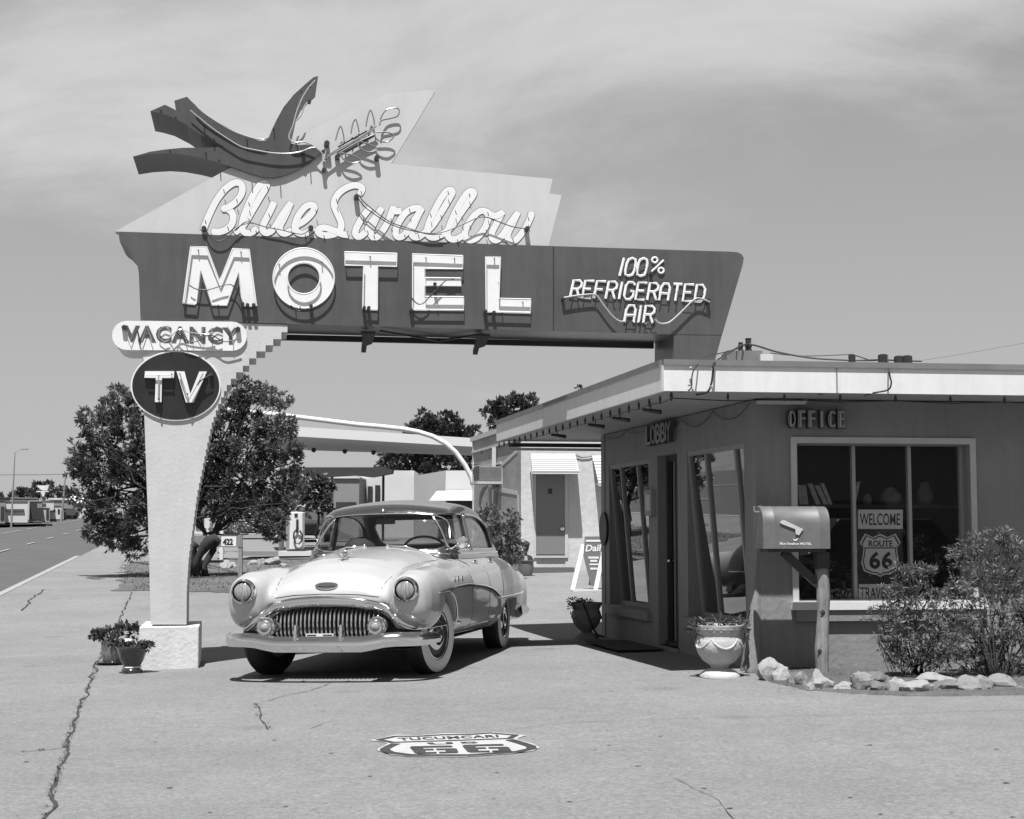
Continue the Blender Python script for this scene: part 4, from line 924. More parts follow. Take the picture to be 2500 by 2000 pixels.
# MOTEL
ML = {'M': [z3(*p) for p in [(712, 205), (838, 210), (945, 480), (1062, 222), (1192, 228), (1252, 695), (1140, 690), (1105, 415), (1012, 685), (885, 683), (795, 400), (752, 678), (650, 668)]],
      'T': [z4(*p) for p in [(145, 198), (612, 212), (610, 325), (442, 322), (440, 712), (303, 706), (311, 318), (148, 314)]],
      'E': [z4(*p) for p in [(740, 215), (1190, 232), (1190, 345), (850, 342), (850, 424), (1172, 428), (1172, 503), (850, 500), (850, 600), (1197, 602), (1197, 716), (740, 712)]],
      'L': [z4(*p) for p in [(1382, 238), (1508, 241), (1497, 615), (1786, 622), (1782, 740), (1385, 729)]]}
for ch, pl in ML.items():
    mb = MB(); spoly(mb, pl, 0.012, 0.014); lt = mb.build('motel_letter', M_face, sign)
    cx = sum(p[0] for p in pl) / len(pl); cy = sum(p[1] for p in pl) / len(pl)
    mb = MB(); neon(mb, [(p[0] + (1.5 if p[0] > cx else -1.5) * -1, p[1] + (1.5 if p[1] > cy else -1.5) * -1 - 1) for p in pl], 0.009, 0.052, sm=False, closed=True); mb.build('neon_tube', M_neon, lt)
mb = MB(); oc = z3(1630, 466); ro = [(250, 247), (130, 126)]
n_ = 48; A1 = ell(oc[0], oc[1], 250 / 3.317, 247 / 3.317, n_); A2 = ell(oc[0], oc[1] + 1, 130 / 3.317, 126 / 3.317, n_)
vs = []
for n0 in (0.012, -0.002): vs += [WS.px(x, y, n0) for x, y in A1] + [WS.px(x, y, n0) for x, y in A2]
fs = []
for i in range(n_):
    j = (i + 1) % n_; fs += [(i, j, n_ + j, n_ + i), (2 * n_ + i, 3 * n_ + i, 3 * n_ + j, 2 * n_ + j), (i, 2 * n_ + i, 2 * n_ + j, j), (n_ + i, n_ + j, 3 * n_ + j, 3 * n_ + i)]
mb.add(vs, fs); lt = mb.build('motel_letter', M_face, sign)
mb = MB(); neon(mb, ell(oc[0], oc[1] - 1, 247 / 3.317, 244 / 3.317, 40), 0.009, 0.052, sm=False, closed=True); neon(mb, ell(oc[0], oc[1] - 1, 133 / 3.317, 129 / 3.317, 32), 0.009, 0.052, sm=False, closed=True); mb.build('neon_tube', M_neon, lt)
mb = MB()                                             # stand-offs, electrodes and cables of the big letters
for p in [z3(775, 235), z3(1120, 250), z3(655, 640), z3(935, 680), z3(1245, 690), z3(1430, 350), z3(1775, 330), z3(1560, 690), z3(1690, 690), z4(370, 240), z4(860, 250), z4(1110, 255), z4(745, 350), z4(960, 640), z4(1460, 255), z4(1388, 380), z4(1500, 470), z4(1710, 640), z4(1530, 735), z4(310, 500), z4(440, 560)]:
    c = WS.px(p[0], p[1], 0.055); mb.tube([c, WS.px(p[0] + 1, p[1], 0.0)], 0.006, 6)
for p in [z3(1175, 680), z3(1225, 680), z3(1135, 670), z4(360, 690), z4(320, 690), z4(735, 710), z4(940, 482), z4(1385, 722), z4(1458, 730), z3(1690, 690)]:
    c = WS.px(p[0], p[1], 0.06); mb.tube([c + WS.N * .02, c - WS.N * 0.05], 0.019, 8)
neon(mb, [z3(*p) for p in ((705, 520), (760, 550), (860, 555), (960, 525), (1040, 515), (1090, 560), (1130, 650))], 0.006, 0.06)
neon(mb, [z4(*p) for p in ((1385, 722), (1400, 790), (1430, 805), (1455, 735))], 0.006, 0.08); neon(mb, [z4(*p) for p in ((735, 600), (790, 655), (850, 640), (930, 550), (1050, 440), (1110, 440))], 0.006, 0.06)
neon(mb, [z3(*p) for p in ((1525, 680), (1560, 715), (1600, 725), (1600, 690))], 0.006, 0.08)
mb.build('neon_cable', M_wire, sign)
# 100% REFRIGERATED AIR
LET = {'1': [[(.5, 0), (.5, 1)]], '0': [[(.5, 0), (.12, .08), (.0, .3), (.0, .7), (.12, .92), (.5, 1), (.88, .92), (1, .7), (1, .3), (.88, .08), (.5, 0)]],
       'R': [[(0, 0), (0, 1), (.7, 1), (1, .85), (1, .65), (.7, .5), (0, .5)], [(.55, .5), (1, 0)]], 'E': [[(1, 0), (0, 0), (0, 1), (1, 1)], [(0, .52), (.8, .52)]],
       'F': [[(0, 0), (0, 1), (1, 1)], [(0, .52), (.8, .52)]], 'I': [[(.5, 0), (.5, 1)]], 'G': [[(1, .85), (.75, 1), (.25, 1), (0, .8), (0, .2), (.25, 0), (.75, 0), (1, .2), (1, .48), (.6, .48)]],
       'A': [[(0, 0), (0, .75), (.25, 1), (.75, 1), (1, .75), (1, 0)], [(0, .42), (1, .42)]], 'T': [[(.5, 0), (.5, 1)], [(0, 1), (1, 1)]], 'D': [[(0, 0), (0, 1), (.65, 1), (1, .75), (1, .25), (.65, 0), (0, 0)]]}
def neon_word(mb, word, bl, br, tr, tl, r, n, gap=0.30):
    bl, br, tr, tl = map(Vector, (bl, br, tr, tl)); wsum = sum(0.35 if c in 'I1' else 1 for c in word) + gap * (len(word) - 1); x = 0
    for c in word:
        w = 0.35 if c in 'I1' else 1
        for st in LET[c]:
            pts = []
            for (u, v) in st:
                uu = (x + w * u) / wsum; q = bl * (1 - uu) * (1 - v) + br * uu * (1 - v) + tr * uu * v + tl * (1 - uu) * v; pts.append((q.x, q.y))
            P3 = [WS.px(a, b, n) for a, b in pts]
            mb.tube(P3, r, 8, flat=(WS.N, 0.35))
        x += w + gap
mb = MB()
neon_word(mb, '100', z5(750, 408), z5(990, 412), z5(1015, 255), z5(790, 252), 0.0145, 0.012)
neon_word(mb, 'REFRIGERATED', z5(330, 598), z5(1500, 635), z5(1520, 490), z5(362, 448), 0.0145, 0.012, 0.34)
neon_word(mb, 'AIR', z5(805, 815), z5(1055, 825), z5(1075, 675), z5(830, 668), 0.0145, 0.012, 0.34)
mb.tube([WS.px(*z5(1045, 372), .012), WS.px(*z5(1150, 272), .012)], 0.012, 6)
for c_ in ((1072, 270), (1127, 362)): mb.tube([WS.px(*z5(c_[0] + 24 * math.cos(a), c_[1] + 24 * math.sin(a)), .012) for a in [math.pi * k / 6 for k in range(12)]], 0.012, 6, closed=True)
rl = mb.build('refrigerated_lettering', M_face, sign)
mb = MB()
neon_word(mb, '100', z5(750, 404), z5(990, 408), z5(1015, 251), z5(790, 248), 0.007, 0.05); neon_word(mb, 'REFRIGERATED', z5(330, 594), z5(1500, 631), z5(1520, 486), z5(362, 444), 0.007, 0.05, 0.34)
neon_word(mb, 'AIR', z5(805, 810), z5(1055, 820), z5(1075, 670), z5(830, 663), 0.007, 0.06, 0.34); mb.build('neon_tube', M_neon, rl)
mb = MB(); neon(mb, [z5(*p) for p in ((275, 600), (400, 580), (530, 570), (570, 590), (620, 660), (700, 760), (760, 805), (810, 808))], 0.010, 0.06); neon(mb, [z5(*p) for p in ((1075, 790), (1105, 820), (1150, 828), (1210, 810), (1300, 730), (1380, 650), (1440, 605), (1500, 615), (1555, 640))], 0.010, 0.06)
mb.build('neon_conduit', mat('grey_cable', 0.30, 0.5), rl)
mb = MB()
for p in ((275, 610), (1545, 640), (1048, 390), (1550, 620)): c = WS.px(*z5(*p), .06); mb.tube([c, c - WS.N * .06], .018, 8)
for x in (825, 880, 935, 1000, 1060): neon(mb, [z5(x, 810), z5(x + 2, 838)], 0.009, 0.05, sm=False)
neon(mb, [z5(965, 825), z5(990, 835), z5(1010, 820)], 0.014, 0.05)
mb.build('neon_cable', M_wire, rl)
# script
SC = {'B': [[(42, 352), (72, 275), (115, 185), (165, 115), (215, 72), (255, 62), (280, 80), (280, 125), (250, 175), (205, 210), (160, 226)], [(165, 222), (205, 235), (226, 270), (218, 318), (185, 352), (140, 368), (100, 366)]],
      'l': [[(240, 370), (290, 325), (345, 235), (395, 150), (428, 95), (432, 72), (410, 66), (378, 95), (330, 180), (292, 275), (280, 340), (298, 372), (335, 374), (370, 350)]],
      'u': [[(478, 190), (445, 260), (412, 325), (412, 362), (438, 374), (480, 345), (530, 265), (582, 192)], [(582, 192), (545, 275), (515, 335), (522, 368), (550, 378), (585, 360)]],
      'e': [[(600, 335), (660, 305), (712, 255), (730, 215), (712, 200), (675, 212), (632, 265), (610, 325), (620, 366), (655, 380), (690, 370), (718, 345)]],
      'S': [[(1012, 132), (1026, 100), (1005, 82), (960, 82), (905, 108), (865, 150), (852, 200), (872, 255), (895, 310), (890, 355), (850, 383), (795, 390), (756, 375), (756, 352), (792, 342), (845, 358), (895, 380), (935, 388)]],
      'w': [[(1072, 222), (1030, 275), (990, 345), (985, 385), (1008, 398), (1045, 370), (1095, 295), (1145, 225)], [(1145, 225), (1105, 300), (1080, 360), (1088, 398), (1118, 400), (1160, 350), (1195, 285), (1215, 225), (1220, 222), (1232, 240), (1262, 238)]],
      'a': [[(1385, 222), (1345, 222), (1295, 250), (1250, 315), (1232, 370), (1248, 400), (1285, 388), (1335, 320), (1395, 225)], [(1395, 225), (1360, 295), (1332, 360), (1342, 396), (1375, 400), (1410, 375)]],
      'l2': [[(1400, 385), (1460, 330), (1520, 240), (1570, 155), (1586, 122), (1572, 108), (1540, 125), (1490, 205), (1445, 300), (1428, 365), (1445, 398), (1480, 402), (1515, 385)]],
      'l3': [[(1510, 392), (1575, 340), (1645, 240), (1702, 160), (1720, 128), (1706, 115), (1675, 130), (1622, 210), (1575, 310), (1555, 380), (1575, 412), (1612, 412), (1650, 390)]],
      'o': [[(1795, 242), (1755, 240), (1705, 285), (1668, 355), (1665, 400), (1695, 420), (1740, 402), (1785, 345), (1808, 280), (1795, 242), (1825, 262), (1858, 268), (1895, 248)]],
      'w2': [[(1895, 248), (1862, 310), (1832, 370), (1832, 408), (1858, 420), (1895, 390), (1945, 315), (1990, 252)], [(1990, 252), (1955, 325), (1928, 385), (1935, 420), (1965, 428), (2005, 390), (2045, 330), (2072, 272), (2075, 250)]]}
def ribbon(mb, pts2, n0, hw):
    P3 = [WS.px(x, y, 0) for x, y in pts2]; m = len(P3); vs = []; fs = []
    for i, q in enumerate(P3):
        t = (P3[min(i + 1, m - 1)] - P3[max(i - 1, 0)]).normalized(); s_ = t.cross(WS.N).normalized(); off = WS.N * (n0 + i * 0.00004)
        vs += [q + s_ * hw + off, q - s_ * hw + off]
        if i: fs.append((2 * i - 2, 2 * i - 1, 2 * i + 1, 2 * i))
    for i, sg in ((0, -1), (m - 1, 1)):                # slightly rounded stroke ends
        t = (P3[min(i + 1, m - 1)] - P3[max(i - 1, 0)]).normalized() * sg; s_ = t.cross(WS.N).normalized(); b = len(vs); off = WS.N * (n0 + i * 0.00004)
        vs += [P3[i] + s_ * (hw * math.cos(a)) + t * (hw * .45 * math.sin(a)) + off for a in [math.pi * k / 6 for k in range(7)]]; fs.append(tuple(range(b, b + 7)))
    mb.add(vs, fs)
LW = 0.0335
for ch, strokes in SC.items():
    mo, mf, mn = MB(), MB(), MB()
    for st in strokes:
        sm = smooth([zt(*p) for p in st], 5)
        ribbon(mo, sm, -0.0275 + .0001 * len(mo.v) / 200, LW + 0.0048); ribbon(mf, sm, -0.0235 + .0001 * len(mf.v) / 200, LW)
        mn.tube([WS.px(x, y, -0.0215) for x, y in sm], 0.003, 6)
    lo = mf.build('script_letter', M_face, sign, fixn=False); mo.build('letter_outline', M_vac, lo, fixn=False)
mb = MB()
for pts in ([(55, 350), (75, 390), (105, 418), (145, 426), (190, 408), (240, 355), (290, 325), (350, 318), (430, 342), (520, 358), (600, 378), (660, 384), (708, 350)], [(240, 365), (300, 310), (350, 318)],
            [(995, 155), (1040, 215), (1110, 268), (1190, 318), (1280, 352), (1400, 376), (1480, 380), (1560, 362), (1660, 320), (1740, 284), (1800, 282), (1880, 312), (1960, 340), (2045, 352)], [(1010, 155), (1060, 208), (1190, 305), (1300, 345), (1430, 385), (1520, 385)]):
    neon(mb, [zt(*p) for p in pts], 0.0055, 0.045)
for p in ((45, 348), (708, 345), (990, 152), (2048, 350)): c = WS.px(*zt(*p), .04); mb.tube([c, c - WS.N * .07], .026, 10)
for p in ((170, 120), (250, 180), (325, 200), (440, 100), (325, 300), (450, 270), (370, 375), (485, 355), (590, 375), (675, 400), (740, 245), (868, 180), (790, 405), (935, 385), (1035, 300), (1060, 375), (1100, 402), (1205, 300), (1290, 400), (1320, 240), (1375, 400), (1450, 270), (1515, 280), (1558, 130), (1505, 408), (1605, 250), (1645, 290), (1690, 145), (1617, 430), (1695, 345), (1805, 260), (1795, 370), (2055, 290), (1960, 425), (55, 310), (195, 350), (1020, 130)):
    neon(mb, [zt(p[0] - 3, p[1] - 12), zt(p[0], p[1]), zt(p[0] + 4, p[1] + 14)], 0.0045, 0.012, sm=False)
mb.build('neon_cable', M_wire, sign)
# swallow
bird = [(1925, 790), (1860, 742), (1790, 728), (1720, 735), (1660, 722), (1636, 660), (1655, 600), (1688, 480), (1715, 350), (1760, 255), (1830, 185), (1893, 128), (1850, 140), (1780, 200), (1680, 290), (1590, 400), (1530, 508), (1490, 592), (1460, 665), (1425, 697), (1380, 697), (1290, 670), (1150, 607), (1000, 522), (880, 442), (780, 350), (742, 310), (630, 345), (668, 395), (694, 455), (620, 415), (548, 380), (420, 437), (495, 452), (600, 482), (740, 555), (860, 640), (1000, 712), (1068, 750), (900, 757), (700, 758), (560, 772), (420, 792), (268, 835), (400, 815), (560, 806), (700, 815), (850, 842), (1000, 880), (1160, 935), (1290, 980), (1400, 1013), (1500, 1021), (1600, 1000), (1700, 957), (1800, 900), (1870, 850)]
mb = MB(); spoly(mb, [zb(*p) for p in bird], 0.004, DEP); bo = mb.build('swallow', M_bird, sign)
mb = MB()
for pts in ([(810, 375), (840, 410), (900, 462), (1010, 535), (1150, 614), (1300, 668), (1400, 686), (1445, 670)], [(1868, 165), (1800, 245), (1745, 340), (1700, 455), (1672, 560), (1637, 650), (1650, 695), (1690, 712), (1760, 706), (1820, 725), (1870, 748)],
            [(770, 430), (860, 505), (980, 600), (1100, 680), (1220, 750), (1350, 780), (1500, 805), (1640, 808), (1740, 792), (1820, 762), (1870, 755)], [(1800, 360), (1770, 400), (1745, 470), (1700, 520)], [(1875, 760), (1930, 810), (1945, 850), (1960, 780)]):
    neon(mb, [zb(*p) for p in pts], 0.0075, 0.055)
mb.build('neon_tube', mat('neon_glass_worn', .34, .25), bo)
mb = MB()
for p in ((510, 430), (640, 490), (890, 560), (975, 680), (590, 780), (905, 800), (1020, 865), (1265, 690), (1500, 590), (1745, 260), (1760, 790), (1300, 990), (1550, 1015), (1815, 895), (1825, 230), (1705, 735)):
    c = WS.px(*zb(*p), .05); mb.tube([c, WS.px(*zb(p[0] + 4, p[1]), .0)], .006, 6)
for p in ((1815, 350), (1940, 788), (1760, 790)): c = WS.px(*zb(*p), .06); mb.tube([c, c - WS.N * .05], .020, 8)
mb.build('neon_standoff', M_wire, bo)
for (x, y, n_, r_, l_) in ((*zb(1970, 715), .06, .028, .09), (*zr(245, 770), .04, .026, .07), (*zr(565, 778), .04, .026, .07), (*zr(135, 875), .04, .02, .07)):
    mb = MB(); c = WS.px(x, y, n_); mb.tube([c, c - WS.N * l_], r_, 10); mb.build('electrode', M_wire, sign)
mb = MB()
for pts in ([(165, 770), (240, 715), (400, 630), (560, 525)], [(255, 745), (400, 660), (550, 590)], [(265, 745), (300, 800), (365, 825), (430, 805), (380, 765), (270, 740)], [(400, 650), (430, 705), (500, 735), (570, 715), (520, 680), (400, 640)],
            [(540, 590), (570, 635), (640, 655), (695, 620), (690, 590), (640, 575), (560, 575)], [(585, 520), (600, 480), (660, 465), (735, 440), (735, 380), (640, 395), (590, 470)],
            [(230, 640), (248, 570), (272, 525), (292, 590), (300, 650)], [(355, 585), (368, 510), (392, 470), (412, 530), (420, 575)], [(475, 530), (490, 450), (512, 395), (535, 450), (545, 520)], [(140, 800), (200, 755), (320, 685), (480, 590), (545, 550)]):
    neon(mb, [zr(*p) for p in pts], 0.0078, 0.035)
br_ = mb.build('olive_branch', mat('shaded_branch_tube', .17, .25), sign)  # tube grey deepened to carry the tubes' own shadows on the panel
mb = MB()
for pts in ([(250, 690), (480, 562)], [(300, 740), (545, 600)], [(430, 655), (520, 610)]): neon(mb, [zr(*p) for p in pts], 0.012, 0.0, sm=False)
mb.build('branch_stem', M_vac, br_)
# ------------------------------------------------------------------ the car: body carved from a smooth field, trims laid on its surface
CARZ = gz(-1.54, 14.15) + 0.030
car = thing('vintage_car', 'pale rounded vintage sedan with dark roof, chrome toothed grille and whitewall tyres under the sign', 'car', (-1.499, 14.15, CARZ), rot=(R(-0.3), -0.018, R(-10.5)))
def tab(ys, vs, s=0.05):
    g_ = np.linspace(-1.4, 5.2, 661); v = np.interp(g_, ys, vs); k = int(s / 0.01) + 1
    w = np.hanning(2 * k + 3)[1:-1]; w /= w.sum(); n = len(w) // 2
    v = np.convolve(np.pad(v, n, mode='edge'), w, mode='valid'); return lambda y: np.interp(y, g_, v)
def comp(x, y, z, T, n):
    cx, rx, tp, bt = [t(y) for t in T]; cz_ = (tp + bt) / 2; rz = np.maximum((tp - bt) / 2, 1e-4); rx = np.maximum(rx, 1e-4)
    dx_, dz_ = np.abs(x - cx), np.abs(z - cz_); q = np.sqrt(dx_ * dx_ + dz_ * dz_) + 1e-5
    Fn = ((dx_ / rx) ** n + (dz_ / rz) ** n + 1e-12) ** (1 / n); return np.where((rx < 3e-3) | (rz < 3e-3), q + .05, q - q / Fn)
def smin(a, b, k):
    h = np.clip(0.5 + 0.5 * (b - a) / k, 0, 1); return b * (1 - h) + a * h - k * h * (1 - h)
def smax(a, b, k): return -smin(-a, -b, k)
T_f = (tab([-1, 5], [.742, .73]), tab([-.80, -.77, -.74, -.70, -.62, -.4, 0, 1, 2, 2.8], [.0, .09, .135, .165, .195, .222, .232, .228, .215, .16], .02),
       tab([-.80, -.77, -.74, -.70, -.5, 0, .6, 1.3, 2, 2.8], [.80, .875, .90, .915, .955, .985, .975, .945, .91, .85], .02), tab([-.80, -.77, -.74, -.70, -.62, -.5, 0, .5, 2.8], [.72, .60, .54, .49, .455, .43, .40, .31, .28], .02))
T_b = (tab([0, 1], [0, 0]), tab([-.68, -.64, -.6, -.3, .3, 1, 2.5, 3.2, 3.9, 4.15, 4.28], [.0, .40, .64, .72, .86, .915, .935, .92, .86, .70, .0], .03),
       tab([-.66, -.5, 0, .8, 1.2, 3.2, 3.8, 4.2], [.68, .78, .92, 1.03, 1.085, 1.085, 1.0, .82]), tab([-.7, 0, .5, 3.5, 4.2], [.42, .36, .275, .30, .42]))
T_h = (tab([0, 1], [0, 0]), tab([-.735, -.72, -.70, -.62, -.4, 0, .5, 1, 1.25, 1.4, 1.5], [.0, .34, .47, .535, .56, .60, .66, .70, .69, .60, 0], .015),
       tab([-.735, -.72, -.70, -.62, -.5, -.3, -.1, .2, .6, 1.0, 1.25, 1.4], [.70, .775, .81, .88, .945, 1.02, 1.065, 1.10, 1.14, 1.165, 1.16, 1.10], .02), tab([-1, 2], [.56, .56]))
T_r = (tab([2, 4.4], [.742, .715]), tab([2.25, 2.4, 2.7, 3.2, 3.7, 4.0, 4.2, 4.32, 4.36], [.0, .12, .205, .235, .228, .20, .15, .08, .0], .05),
       tab([2.2, 2.4, 2.65, 3.0, 3.4, 3.8, 4.1, 4.33], [.70, .90, .985, 1.02, 1.0, .935, .83, .68]), tab([2.2, 2.7, 4.0, 4.35], [.35, .32, .36, .50]))
T_t = (tab([0, 1], [0, 0]), tab([2.85, 3.0, 3.2, 3.8, 4.15, 4.3, 4.38], [0, .45, .63, .60, .50, .35, .0], .04), tab([3.0, 3.3, 3.6, 4.0, 4.25, 4.36], [1.05, 1.09, 1.07, .98, .83, .68]), tab([3, 4], [.45, .48]))
spear = tab([-.42, -.1, .28, .75, 1.17, 1.5, 1.86, 2.1, 2.31, 2.5], [.735, .75, .768, .772, .758, .74, .705, .665, .615, .55], .08)
def body_f(x, y, z):
    ax = np.abs(x)
    d = comp(ax, y, z, T_b, 4.0)
    d = smin(d, comp(ax, y, z, T_h, 2.35), 0.05)
    d = smin(d, comp(ax, y, z, T_f, 2.5), 0.13)
    d = smin(d, comp(ax, y, z, T_r, 2.4), 0.05)
    d = smin(d, comp(ax, y, z, T_t, 2.6), 0.05)
    # flank drops back below the sweep line
    st = np.clip((spear(y) - z) / 0.03 + 0.5, 0, 1); st = st * st * (3 - 2 * st)
    m_ = np.clip((y + .45) / .3, 0, 1) * np.clip((2.5 - y) / .15, 0, 1) * (ax > .5)
    d = d + 0.016 * st * m_
    # wheel openings
    wf = np.sqrt(y * y + (z - .345) ** 2) - 0.385; wf = np.maximum(wf, .50 - ax); d = smax(d, -wf, 0.012)
    wr = np.sqrt((y - 3.08) ** 2 + (z - .345) ** 2) - 0.385; wr = np.maximum(np.maximum(wr, .50 - ax), z - .56); d = smax(d, -wr, 0.012)
    # grille mouth
    gm = ((ax / .615) ** 2.8 + (np.maximum(z - .36, 0) / .285) ** 2.4) ** (1 / 2.6) * .3 - .3; gm = np.maximum(np.maximum(gm, y + .55), .30 - z); d = smax(d, -gm, 0.015)
    return np.maximum(d, .262 - z)
def cab_f(x, y, z, off=0.0):
    ax = np.abs(x); yf = .96 + (z - 1.10) * .62 + off; yr = 3.62 - (z - 1.10) * 1.30 - off; yc = (yf + yr) / 2; hl = (yr - yf) / 2
    hw = .765 - (z - 1.08) * .22 - off
    yf = yf + .11 * (ax / .7) ** 2
    r_ = np.where(y < yc, .16, .42); qx = ax - (hw - r_); qy = np.where(y < yc, (yf + r_) - y, y - (yr - r_))
    s = np.sqrt(np.maximum(qx, 0) ** 2 + np.maximum(qy, 0) ** 2 + 1e-9) + np.minimum(np.maximum(qx, qy), 0) - r_
    zr = 1.655 - off - .075 * (ax / .66) ** 2 - .07 * ((y - 2.15) / .85) ** 2
    return smax(s, z - zr, 0.10)
def win_front(x, y, z):
    return np.maximum(((np.abs(x) / (.688 - (z - 1.12) * .17)) ** 5 + (np.abs(z - (1.312 - .02 * (x / .7) ** 2)) / (.178)) ** 5) ** .2 * .18 - .18, y - 2.0)
def win_rear(x, y, z):
    return np.maximum(((np.abs(x) / .60) ** 5 + (np.abs(z - 1.31) / .15) ** 5) ** .2 * .16 - .16, 2.6 - y)
def win_s1(x, y, z):
    d = smax(smax(1.12 + (z - 1.1) * .36 - y, y - 1.80, .03), smax(1.135 - z, z - 1.475 , .03), .06); return np.maximum(d, .5 - np.abs(x))
def win_s2(x, y, z):
    e = (np.clip((y - 1.90) / 1.10, 0, 9) ** 2.6 + np.clip((z - 1.135) / .345, 0, 9) ** 2.6) ** (1 / 2.6) * .35 - .35
    d = smax(smax(1.90 - y, 1.135 - z, .04), e, .02); return np.maximum(d, .5 - np.abs(x))
def roof_f(x, y, z):
    o = cab_f(x, y, z); i = cab_f(x, y, z, 0.035); d = np.maximum(o, -i)
    for w in (win_front, win_rear, win_s1, win_s2): d = smax(d, -w(x, y, z), 0.008)
    return np.maximum(d, 1.03 - z)
def surface_net(f, lo, hi, h):
    ax_ = [np.arange(lo[i], hi[i] + h, h) for i in range(3)]
    X, Y, Z_ = np.meshgrid(*ax_, indexing='ij'); V = np.asarray(f(X, Y, Z_), dtype=np.float64); V[np.abs(V) < 1e-7] = 1e-7
    nx_, ny_, nz_ = V.shape; ins = V < 0
    cnt = np.zeros((nx_ - 1, ny_ - 1, nz_ - 1)); acc = np.zeros(cnt.shape + (3,))
    corners = [(i, j, k) for i in (0, 1) for j in (0, 1) for k in (0, 1)]
    def sub(A, c): return A[c[0]:nx_ - 1 + c[0], c[1]:ny_ - 1 + c[1], c[2]:nz_ - 1 + c[2]]
    for a in corners:
        for ax in range(3):
            if a[ax]: continue
            b = list(a); b[ax] = 1; va, vb = sub(V, a), sub(V, b); m = (va < 0) != (vb < 0)
            t = np.where(m, va / np.where(m, va - vb, 1), 0); cnt += m
            for q in range(3): acc[..., q] += np.where(m, a[q] + (t if q == ax else 0), 0)
    act = cnt > 0; idx = -np.ones(act.shape, int); idx[act] = np.arange(act.sum())
    P_ = acc[act] / cnt[act][:, None]; I = np.argwhere(act); co = np.array(lo) + (I + P_) * h
    for it in range(2):                               # settle the vertices on the surface
        e = 0.004; v = f(co[:, 0], co[:, 1], co[:, 2]); g_ = np.stack([(f(*(co + np.eye(3)[q] * e).T) - f(*(co - np.eye(3)[q] * e).T)) / (2 * e) for q in range(3)], 1)
        n2 = (g_ ** 2).sum(1) + 1e-6; st = g_ * (v / n2)[:, None]; l = np.linalg.norm(st, axis=1, keepdims=True); st *= np.minimum(1, h * .45 / np.maximum(l, 1e-9)); co -= st
    faces = []
    for ax in range(3):
        o1, o2 = (ax + 1) % 3, (ax + 2) % 3
        sl0 = [slice(1, -1)] * 3; sl0[ax] = slice(0, -1); sl1 = [slice(1, -1)] * 3; sl1[ax] = slice(1, None)
        A, B = ins[tuple(sl0)], ins[tuple(sl1)]; M_ = np.argwhere(A != B); base = M_.copy(); base[:, o1] += 1; base[:, o2] += 1
        flip = A[tuple(M_.T)]
        q = []
        for d1, d2 in ((-1, -1), (0, -1), (0, 0), (-1, 0)):
            c = base.copy(); c[:, o1] += d1; c[:, o2] += d2; q.append(idx[tuple(c.T)])
        q = np.stack(q, 1); q[~flip] = q[~flip][:, ::-1]; faces.append(q)
    return co, np.concatenate(faces)
def np_mesh(name, co, faces, m, parent, smooth=True):
    me = bpy.data.meshes.new(name); me.from_pydata(co.tolist(), [], faces.tolist()); me.validate()
    if smooth: me.shade_smooth()
    o = bpy.data.objects.new(name, me); C.objects.link(o); me.materials.append(m)
    if parent is not None: o.parent = parent
    return o
M_paint = mat('cream_car_paint', 0.39, 0.35, coat=.8, var=0.02, scale=3)
M_roofp = mat('dark_car_paint', 0.038, 0.22, coat=1.0)
M_seam = mat('panel_gap', 0.02, 0.8)
HQ = 0.016
co, fc = surface_net(body_f, (-1.0, -.86, .24), (1.0, 4.44, 1.22), HQ); body = np_mesh('body', co, fc, M_paint, car)
co, fc = surface_net(roof_f, (-.82, .86, 1.0), (.82, 3.78, 1.68), 0.013); roofo = np_mesh('roof', co, fc, M_roofp, car)
M_lens = mat('headlamp_lens', .13, .12, coat=1.0, g2=.34, scale=30, stretch=(3, 1, .25))
# ---- surface lookups
def find(f, o, d, t1, n=200):
    ts = np.linspace(0, t1, n); o = np.array(o, float); d = np.array(d, float); p = o[None] + ts[:, None] * d[None]; v = f(p[:, 0], p[:, 1], p[:, 2])
    i = int(np.argmax(v < 0)) if (v < 0).any() else n - 1
    a, b = ts[max(i - 1, 0)], ts[i]
    for _ in range(18):
        m = (a + b) / 2; q = o + m * d; w = f(np.array([q[0]]), np.array([q[1]]), np.array([q[2]]))[0]
        if w < 0: b = m
        else: a = m
    return Vector(o + (a + b) / 2 * d)
def sidep(y, z, s=1, out=0.0, f=body_f): p = find(f, (1.2 * s, y, z), (-s, 0, 0), 0.9); p.x += s * out; return p
def frontp(x, z, out=0.0, f=body_f, y0=-1.1): p = find(f, (x, y0, z), (0, 1, 0), 2.6); p.y -= out; return p
def topp(x, y, out=0.0, f=body_f): p = find(f, (x, y, 1.9), (0, 0, -1), 1.5); p.z += out; return p
def L(mb, name, m, parent=car, **k): return mb.build(name, m, parent, local=True, **k)
# dark liner in the mouth and the passenger tub
mb = MB(); mb.box((-.66, -.56, .28), (.66, -.50, .70)); mb.box((-.70, -.5, .25), (.70, 4.0, .262)); mb.box((-.50, -.48, .262), (.50, 3.9, .40)); L(mb, 'underbody', M_black)
M_trimc = mat('interior_cloth', 0.05, 0.85, var=0.3, scale=8)
mb = MB(); mb.box((-.70, 1.05, 1.092), (.70, 3.45, 1.098)); L(mb, 'interior_deck', M_trimc)
for (y, h, nm) in ((2.0, .115, 'front_seat'), (2.95, .10, 'rear_seat')):
    mb = MB(); mb.hexa([(-.66, y, 1.0), (.66, y, 1.0), (.66, y + .16, 1.0), (-.66, y + .16, 1.0), (-.60, y + .10, 1.06 + h), (.60, y + .10, 1.06 + h), (.60, y + .20, 1.06 + h), (-.60, y + .20, 1.06 + h)]); L(mb, nm, M_trimc, bevel=.03)
